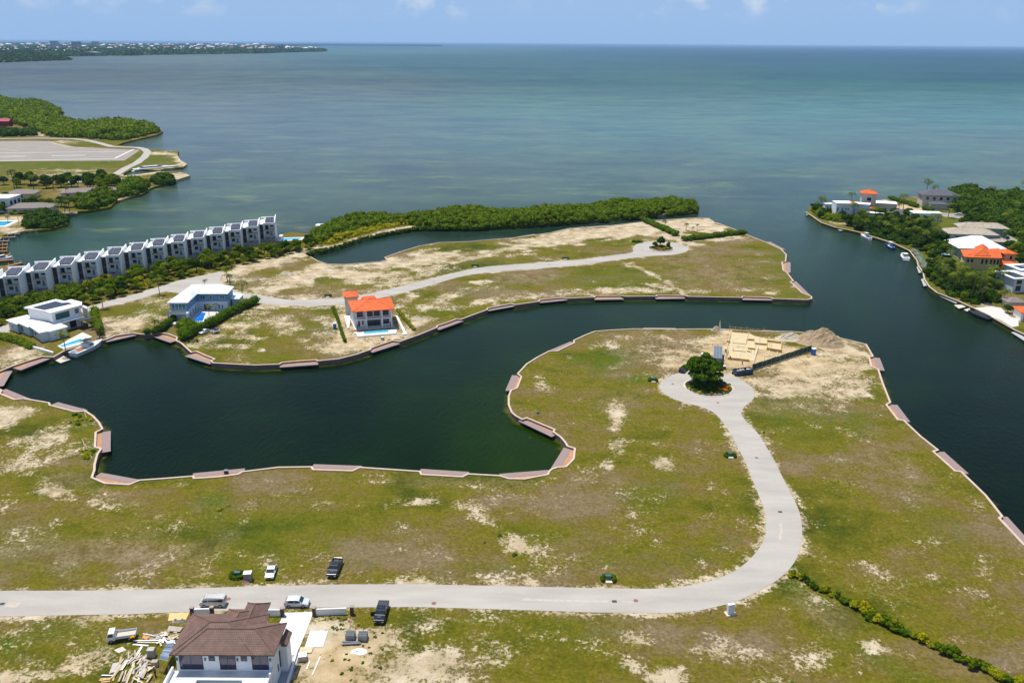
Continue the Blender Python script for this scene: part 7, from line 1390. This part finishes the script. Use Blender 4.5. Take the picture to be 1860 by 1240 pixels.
q = [P2(*p, LZ + .12) for p in [(308, 1112.5), (344, 1111), (338, 1124), (305, 1126.5)]]; c = Vector((*q[0], LZ)); o = MB().prism([(x - c.x, y - c.y) for x, y in q], 0, .1).build('sand_spill', mat('yellow_sand', (.66, .46, .20), .95, .15, 1.5, bump=.5)); o.location = c; tag(o, 'bright yellow sand spread by the road behind the brown roof', 'sand')
for x in (318, 330): o = heap((x, 1128), .7, .5, .7, CONC, 'grey rubble heap in the yellow sand, %s one' % ('left' if x < 320 else 'right'), x)
# ---- people: one skinned body each, clothing as parts
SKIN = mat('skin', (.16, .08, .05), .6, .05)
def person(loc, rz, label, top, legs, hat, pose='stand'):
    t = thing('person', label, 'person', loc, rz)
    J = dict(p=(0, 0, .95), w=(0, 0, 1.12), c=(0, .02, 1.36), n=(0, .03, 1.5), h1=(0, .06, 1.58), h2=(0, .07, 1.72), sl=(-.19, .01, 1.42), el=(-.27, .06, 1.15), wl=(-.25, .25, 1.0), fl=(-.24, .33, .97), sr=(.19, .01, 1.42), er=(.28, .02, 1.15), wr=(.27, .14, .95), fr=(.26, .19, .89), hl=(-.1, 0, .9), kl=(-.13, .05, .5), al=(-.15, 0, .09), tl=(-.16, .16, .04), hr=(.1, 0, .9), kr=(.14, -.02, .5), ar=(.17, -.06, .09), tr=(.18, .10, .04))
    if pose == 'bend':
        for k in ('w', 'c', 'n', 'h1', 'h2', 'sl', 'el', 'wl', 'fl', 'sr', 'er', 'wr', 'fr'):
            x, y, z = J[k]; v = Matrix.Rotation(R_(-38), 3, 'X') @ Vector((x, y, z - .95)); J[k] = (v.x, v.y, v.z + .95)
    RD = dict(p=.15, w=.14, c=.165, n=.06, h1=.07, h2=.095, sl=.07, el=.048, wl=.035, fl=.035, sr=.07, er=.048, wr=.035, fr=.035, hl=.09, kl=.065, al=.045, tl=.04, hr=.09, kr=.065, ar=.045, tr=.04)
    def skinned(name, keys, edges, m, k=1.0, root=None):
        me = bpy.data.meshes.new(name); me.from_pydata([J[q] for q in keys], [(keys.index(a), keys.index(b)) for a, b in edges], []); o = link(name, me, t); me.materials.append(m)
        s = o.modifiers.new('skin', 'SKIN'); 
        for i, q in enumerate(keys): v = me.skin_vertices[0].data[i] if me.skin_vertices else None
        bm = bmesh.new(); bm.from_mesh(me); ly = bm.verts.layers.skin.verify(); bm.verts.ensure_lookup_table()
        for i, q in enumerate(keys): bm.verts[i][ly].radius = (RD[q] * k, RD[q] * k); bm.verts[i][ly].use_root = (q == (root or keys[0]))
        bm.to_mesh(me); bm.free(); ss = o.modifiers.new('sub', 'SUBSURF'); ss.levels = ss.render_levels = 1; return o
    allk = list(J); E_all = [('p', 'w'), ('w', 'c'), ('c', 'n'), ('n', 'h1'), ('h1', 'h2'), ('c', 'sl'), ('sl', 'el'), ('el', 'wl'), ('wl', 'fl'), ('c', 'sr'), ('sr', 'er'), ('er', 'wr'), ('wr', 'fr'), ('p', 'hl'), ('hl', 'kl'), ('kl', 'al'), ('al', 'tl'), ('p', 'hr'), ('hr', 'kr'), ('kr', 'ar'), ('ar', 'tr')]
    skinned('body', allk, E_all, SKIN, 1.0, 'p')
    skinned('shirt', ['w', 'c', 'sl', 'el', 'sr', 'er'], [('w', 'c'), ('c', 'sl'), ('sl', 'el'), ('c', 'sr'), ('sr', 'er')], top, 1.2); skinned('trousers', ['p', 'hl', 'kl', 'al', 'hr', 'kr', 'ar'], [('p', 'hl'), ('hl', 'kl'), ('kl', 'al'), ('p', 'hr'), ('hr', 'kr'), ('kr', 'ar')], legs, 1.22)
    h = Vector(J['h2']); MB().tube(h + Vector((0, 0, .02)), h + Vector((0, .02, .14)), .125, .07, 12).build('helmet', hat, t)
HV = mat('hi_vis', (.45, .75, .03), .8); JEAN = mat('work_trousers', (.04, .09, .22), .9); DKT = mat('dark_trousers', (.03, .03, .03), .9); GRN = mat('green_shirt', (.03, .16, .04), .9); ORH = mat('orange_helmet', (.8, .18, .02), .4); WHH = mat('white_helmet', (.8, .8, .8), .4)
person(P(1348, 663), 1.0, 'worker in a yellow vest, blue trousers and orange helmet on the building site', HV, JEAN, ORH)
person(P(1326.5, 653), 2.4, 'worker in a yellow vest bending by the long front formwork board', HV, DKT, WHH, 'bend'); person(P(1318, 641), .4, 'worker in a yellow vest beside the site office roof', HV, DKT, WHH); person(P(1301, 668), 3.0, 'worker in a yellow vest at the door end of the site office', HV, DKT, WHH)
person(P(282.5, 1227), 2.0, 'man in a green shirt standing by the timber heap', GRN, DKT, mat('dark_cap', (.04, .03, .03)))
# dark box on the near dock, tank and odds and ends
t = thing('dock_box', 'dark blue box on the near dock with the pale lid', 'box', P(411, 859, 1.16), .1); MB().box(-.45, .45, -.4, .4, 0, .8).build('box', FRM, t, bevel=.04); MB().box(-.48, .48, -.43, .43, .803, .87).build('lid', RIM, t)
def tank(x, y, lb, m, rad=.6, h=1.2): t = thing('water_tank', lb, 'tank', P(x, y), 0); MB().tube((0, 0, 0), (0, 0, h), rad, rad, 20).build('drum', m, t); MB().tube((0, 0, h + .002), (0, 0, h + .12), rad * .9, rad * .4, 20).build('lid', WHT, t)
tank(695, 617.5, 'grey round tank in front of the pool of the orange roofed house', CONC); tank(1278, 652, 'white tank beside the orange machine behind the roundabout tree', WHT, 1.0, 2.0); tank(1315, 670, 'dark drum beside the site office door', FRM, .6, 1.1)
t = thing('site_machine', 'small orange machine behind the roundabout tree', 'machine', P(1283, 657), .2); MB().box(-1.4, 1.4, -.8, .8, .5, 1.7).build('hood', paint('machine_orange', (.75, .14, .02), .4), t, bevel=.1); MB().box(-1.5, 1.5, -.7, .7, .25, .497).build('chassis', FRM, t)
for sx_ in (-1, 1):
    for sy_ in (-1, 1): MB().tube((sx_, sy_ * .72, .3), (sx_, sy_ * .95, .3), .3, n=14).build('wheel', RUB, t)
# jet skis on a trailer, empty trailers
t = thing('boat_trailer', 'double jet ski trailer beside the tall hedge', 'trailer', P(391, 605), R_(60)); MB().box(-1.8, 1.6, -.06, .06, .35, .45).build('frame_beam', RIM, t)
for y in (-1, 1): MB().tube((-.4, y, .3), (-.4, y * 1.15, .3), .28, n=14).build('wheel', RUB, t)
MB().box(-.46, -.34, -1, 1, .28, .348).build('axle', RIM, t)
for k, y in enumerate((-.6, .6)):
    M_ = Matrix.Translation(P(391, 605)) @ Matrix.Rotation(R_(60), 4, 'Z'); j = thing('jet_ski', '%s white and blue jet ski on the trailer' % ('left hand' if k else 'right hand'), 'jet ski', M_ @ Vector((0, y, .75)), R_(60) + math.pi, 'jet skis on the trailer')
    fixn(hull(3.1, 1.1, .35, .5, dr=.28).build('hull', GEL, j)); fixn(loft(MB(), [(.36, [(-1.2, -.25), (.9, -.25), (1.2, 0), (.9, .25), (-1.2, .25)]), (.85, [(-1.0, -.16), (.4, -.16), (.5, 0), (.4, .16), (-1.0, .16)])]).build('seat', NAVY, j))
for x, y, a, lb in [(347, 620, 20, 'nearest the canal'), (362, 620, 25, 'right of the first empty one')]:
    t = thing('boat_trailer', 'empty dark boat trailer below the tall hedge, ' + lb, 'trailer', P(x, y), R_(a)); 
    for nm, q in (('frame_beam', (-2, 2, -.7, -.6)), ('frame_beam', (-2, 2, .6, .7)), ('frame_beam', (-.5, -.4, -.59, .59)), ('frame_beam', (1, 1.1, -.59, .59))): MB().box(*q, .4, .5).build(nm, FRM, t)
    for s_ in (-1, 1): MB().tube((-.7, s_ * .75, .3), (-.7, s_ * .95, .3), .3, n=14).build('wheel', RUB, t)
# fallen poles and weeds on the left shore
for (a, b, lb) in [((152, 742), (157, 760), 'short, by the first bend of the left shore'), ((119, 832), (155, 823), 'long, pointing at the weeds'), ((154, 806), (168, 835), 'crossing the weeds'), ((150, 798), (154, 812), 'short, above the weeds')]:
    A, B = P(*a), P(*b); d = B - A; o = MB().tube((0, 0, .12), (d.x, d.y, .3), .09, n=6).build('fallen_pole', TIMG); o.location = A; tag(o, 'thin grey fallen pole ' + lb, 'pole', 'fallen poles on the left shore')
for k in range(30):
    x, y = (rng.gauss(160, 7), rng.gauss(822, 7)) if k < 14 else (rng.gauss(152, 12), rng.gauss(763, 5)) if k < 24 else (rng.gauss(178, 4), rng.gauss(778, 4))
    if x < 172: place(rng.choice(SH), P(x, y), rng.uniform(.4, .9), 'green weed clump on the left shore', 'weed clumps on the left shore', zs=.6)
for k in range(40):
    x, y = rng.uniform(600, 700), rng.uniform(1120, 1240); place(rng.choice(SH[:2]), P(x, y), rng.uniform(.2, .4), 'small weed tuft on the sandy lot', 'weed tufts on the sandy lot', zs=.5)
for x, y, s in [(908, 973, .6), (880, 985, .4), (935, 1008, .6), (400, 925, .8), (415, 918, .6), (1440, 1240, .3), (963, 795, .3), (1470, 1010, .3), (1387, 785, .45), (1283, 884, .4)]: place(rng.choice(SH), P(x, y), s, 'lone low weed clump in the open scrub', 'lone weed clumps in the scrub', zs=.5)
# motor boat under way in the lagoon, float plane jetty
bt((396, 103.5), (404, 103.2), 26, 9, GEL, 'express', 'white motor boat under way far out before the distant town')
bt((272, 308.5), (302, 306), 40, 8, GEL, 'express', 'long white boat with a red mast moored in the airport inlet')
t = thing('jetty', 'thin grey jetty at the mouth of the airport inlet', 'jetty', P(300, 305, 1.2), 0); A, B = P(300, 305, 1.2), P(332, 304, 1.2); d = B - A; t.rotation_euler = (0, 0, math.atan2(d.y, d.x)); MB().box(0, d.length, -1.5, 1.5, -.3, 0).build('deck', CONC, t)
t = thing('red_shed', 'dark red shed among the mangroves at the far left', 'shed', P(10, 229), .1); MB().box(-7, 7, -5, 5, 0, 6).build('wall', mat('crimson_paint', (.28, .02, .04), .7), t); MB().xprism([(-5.6, 6.01), (5.6, 6.01), (0, 9)], -7.6, 7.6).build('roof', mat('crimson_roof', (.34, .03, .06), .6), t)
def slab2(lb, pts, z, m, name, cat): h = House(name, lb, cat, (*P2(*pts[0], z), LZ)); h.prism('deck', [P2(*p, z) for p in pts], LZ - 2.4, z, m)
slab2('narrow grey dock by the palms at the lagoon', [(97, 388), (101, 384), (140, 384), (141, 387.5), (104, 388.5)], 1.7, WOODG, 'lagoon_dock', 'dock')
bt((163, 332.5), (218, 330), 50, 8, GEL, 'express', 'long white hulled boat stored behind the shore trees')
# ================================================================ the distant town on its low green land
FG = mat('far_scrub', (.07, .095, .035), .95, .3, .004, coord='Object')
spur = wpts([(-320,115.5),(0,113.2),(60,111),(125,108.6),(118,106.6),(60,105),(0,106),(-320,107)])
mainl = wpts([(-320,104),(0,104),(90,102.6),(125,102),(183,101.7),(200,99.9),(220,101.1),(241,101),(262,99.6),(302,99.4),(396,98),(481,96.7),(540,94.8),(581,94.1),(590,92.8),(560,90.5),(500,88.2),(478,86.2),(520,84.2),(600,83.2),(700,83.6),(800,84.2),(800,83.2),(700,82.5),(500,81.2),(300,80.2),(100,79.2),(-320,77)])
def far_sheet(name, poly, z):
    flat(name, poly, z, FG)
far_sheet('far_land', spur, 1.0); far_sheet('far_land', mainl, 1.0)
thicket('far_woodland', 'dark green mangrove spur before the distant town', spur, 26, 24, 13, 22, 7, LMD, 31, cat='woodland', flatz=.3)
thicket('far_woodland', 'low dark woodland between the houses of the distant town', mainl, 120, 75, 8, 14, 22, LMD, 32, cat='woodland', hvar=.9, flatz=.07)
strip = wpts([(-320,104),(0,104),(90,102.6),(125,102),(183,101.7),(200,99.9),(220,101.1),(241,101),(262,99.6),(302,99.4),(396,98),(481,96.7),(540,94.8),(581,94.1),(575,93.2),(481,93.6),(396,94.6),(302,95.4),(241,97.4),(125,99),(0,101),(-320,101)])
thicket('far_woodland', 'green mangrove fringe along the shore of the distant town', strip, 45, 38, 13, 18, 12, LMD, 33, cat='woodland', flatz=.22)
flat('far_lagoon', wpts([(-320,84.2),(0,83.4),(95,82.4),(95,81.2),(0,81.0),(-320,81.5)], 24), 24, mat('turquoise_lagoon', (.04, .42, .55), .3, .05))
FW = mat('far_white_roof', (.80, .80, .80), .7, .04); FO = mat('far_orange_roof', (.60, .20, .10), .7, .1); FC = mat('far_cream_roof', (.62, .52, .42), .7, .1); FB_ = mat('far_wall', (.55, .56, .57), .8, .05); FT = mat('far_teal_roof', (.10, .28, .30), .6, .1)
r = random.Random(44)
def fh(m, i):
    mb = MB(); mb.box(-.5, .5, -.35, .35, 0, .55); mb.add([(-.55, -.4, .55), (.55, -.4, .55), (.55, .4, .55), (-.55, .4, .55), (-.25, 0, .9), (.25, 0, .9)], [(0, 1, 5, 4), (1, 2, 5), (2, 3, 4, 5), (3, 0, 4), (3, 2, 1, 0)])
    me = mb.mesh('far_house'); me.materials.append(FB_ if i % 2 else FW); me.materials.append(m)
    for p in me.polygons[6:]: p.material_index = 1
    return me
FM = [fh(FW, 0), fh(FW, 1), fh(FC, 0), fh(FO, 1)]
n = 0
while n < 280:
    x = r.uniform(-20, 575) if r.random() < .9 else r.uniform(-20, 250); t_ = r.random(); yb = 102 - .014 * max(0, x) ; y = yb - 2.0 - (yb - 84) * t_ ** 1.1
    if x > 480 and y < 87 + (x - 480) * .03: continue
    if x < 130 and y > 99: y -= 2
    z = (1530 * 100) / (.943 * (y - 73.3 - x * .0067)); sc_ = z / 1530
    w_ = sc_ * r.uniform(3.0, 8.5); o = bpy.data.objects.new('far_house', FM[min(3, int(r.random() ** 1.3 * 4))]); COL.objects.link(o)
    v = P(x, y, 1.0); o.location = v + Vector((0, 0, 15 if z > 7000 else 12)); o.scale = (w_, w_ * 1.2, sc_ * r.uniform(2.2, 3.6)); tag(o, 'tiny pale house in the distant town across the bay', 'house', 'houses of the distant town'); n += 1
def tower(x, y, w_, top, lb, m, wm):
    z = (1530 * 100) / (.943 * (y - 73.3 - x * .0067)); s_ = z / 1530; t = thing('far_building', lb, 'building', P(x, y, 1.0), 0); H_ = (y - top) * s_
    MB().box(-w_ * s_ / 2, w_ * s_ / 2, -40, 40, 0, H_).build('wall', wm, t); MB().box(-w_ * s_ / 2 - 5, w_ * s_ / 2 + 5, -45, 45, H_ + .1, H_ + s_ * .9).build('roof', m, t)
    nf = max(3, int(w_ / 2.2))
    for k in range(nf):
        xx = -w_ * s_ / 2 + w_ * s_ * (k + .5) / nf; MB().box(xx - s_ * .35, xx + s_ * .35, -41, -40.1, H_ * .15, H_ * .93).build('window_bay', mat('far_glass', (.10, .14, .20), .4, .1), t)
tower(100.5, 90, 10, 76.4, 'tall pale tower with a white top in the distant town', FW, mat('far_tower_wall', (.42, .46, .52), .8)); tower(140, 88, 13, 77.5, 'wide dark blue grey tower block in the distant town', mat('far_grey', (.2, .23, .28), .7), mat('far_grey_wall', (.16, .20, .26), .7)); tower(174.5, 88, 8, 77.6, 'pinkish tower with an orange top in the distant town', FO, mat('far_pink_wall', (.62, .42, .34), .8))
tower(125, 90, 38, 85.8, 'long low orange roofed building below the towers', FO, FC); tower(215, 92, 12, 88.6, 'low white building with an orange roof right of the pinkish tower', FO, FW); tower(160, 93, 22, 89.4, 'long low orange building in the middle of the distant town', FC, FO)
tower(165, 101.5, 9, 95.6, 'white waterfront block, right one of the pair', FW, mat('far_blue_wall', (.35, .42, .5), .8)); tower(177, 101.5, 8, 96.2, 'white waterfront house beside the pair', FW, mat('far_blue_wall', (.35, .42, .5), .8)); tower(73, 102, 10, 97.3, 'white waterfront house left of the pair', FW, FB_)
tower(512, 93.5, 9, 84.5, 'teal glass building near the tip of the distant land', FT, FT); tower(555, 93.6, 12, 90.2, 'long white building on the tip of the distant land', FW, FW); tower(572, 93.2, 8, 90.6, 'small white building last on the tip of the distant land', FW, FW)
# ---------------------------------------------------------------- sea haze
hz = MB().box(-60000, 60000, -3000, 70000, -2.4, 106).mesh('haze'); ho = link('haze', hz); tag(ho, 'thin pale blue sea haze over the whole bay', 'haze', kind='stuff')
m = bpy.data.materials.new('haze_air'); m.use_nodes = True; nt = m.node_tree; nt.nodes.remove(nt.nodes['Principled BSDF']); pv = nt.nodes.new('ShaderNodeVolumePrincipled'); pv.inputs['Density'].default_value = 2.7e-5; pv.inputs['Color'].default_value = (.42, .68, 1.0, 1); pv.inputs['Anisotropy'].default_value = .1; L(nt, pv.outputs[0], nt.nodes['Material Output'].inputs['Volume']); hz.materials.append(m)
# ---------------------------------------------------------------- prototypes were only moulds: remove them
for t in HID:
    for ch in list(t.children): bpy.data.objects.remove(ch)
    bpy.data.objects.remove(t)
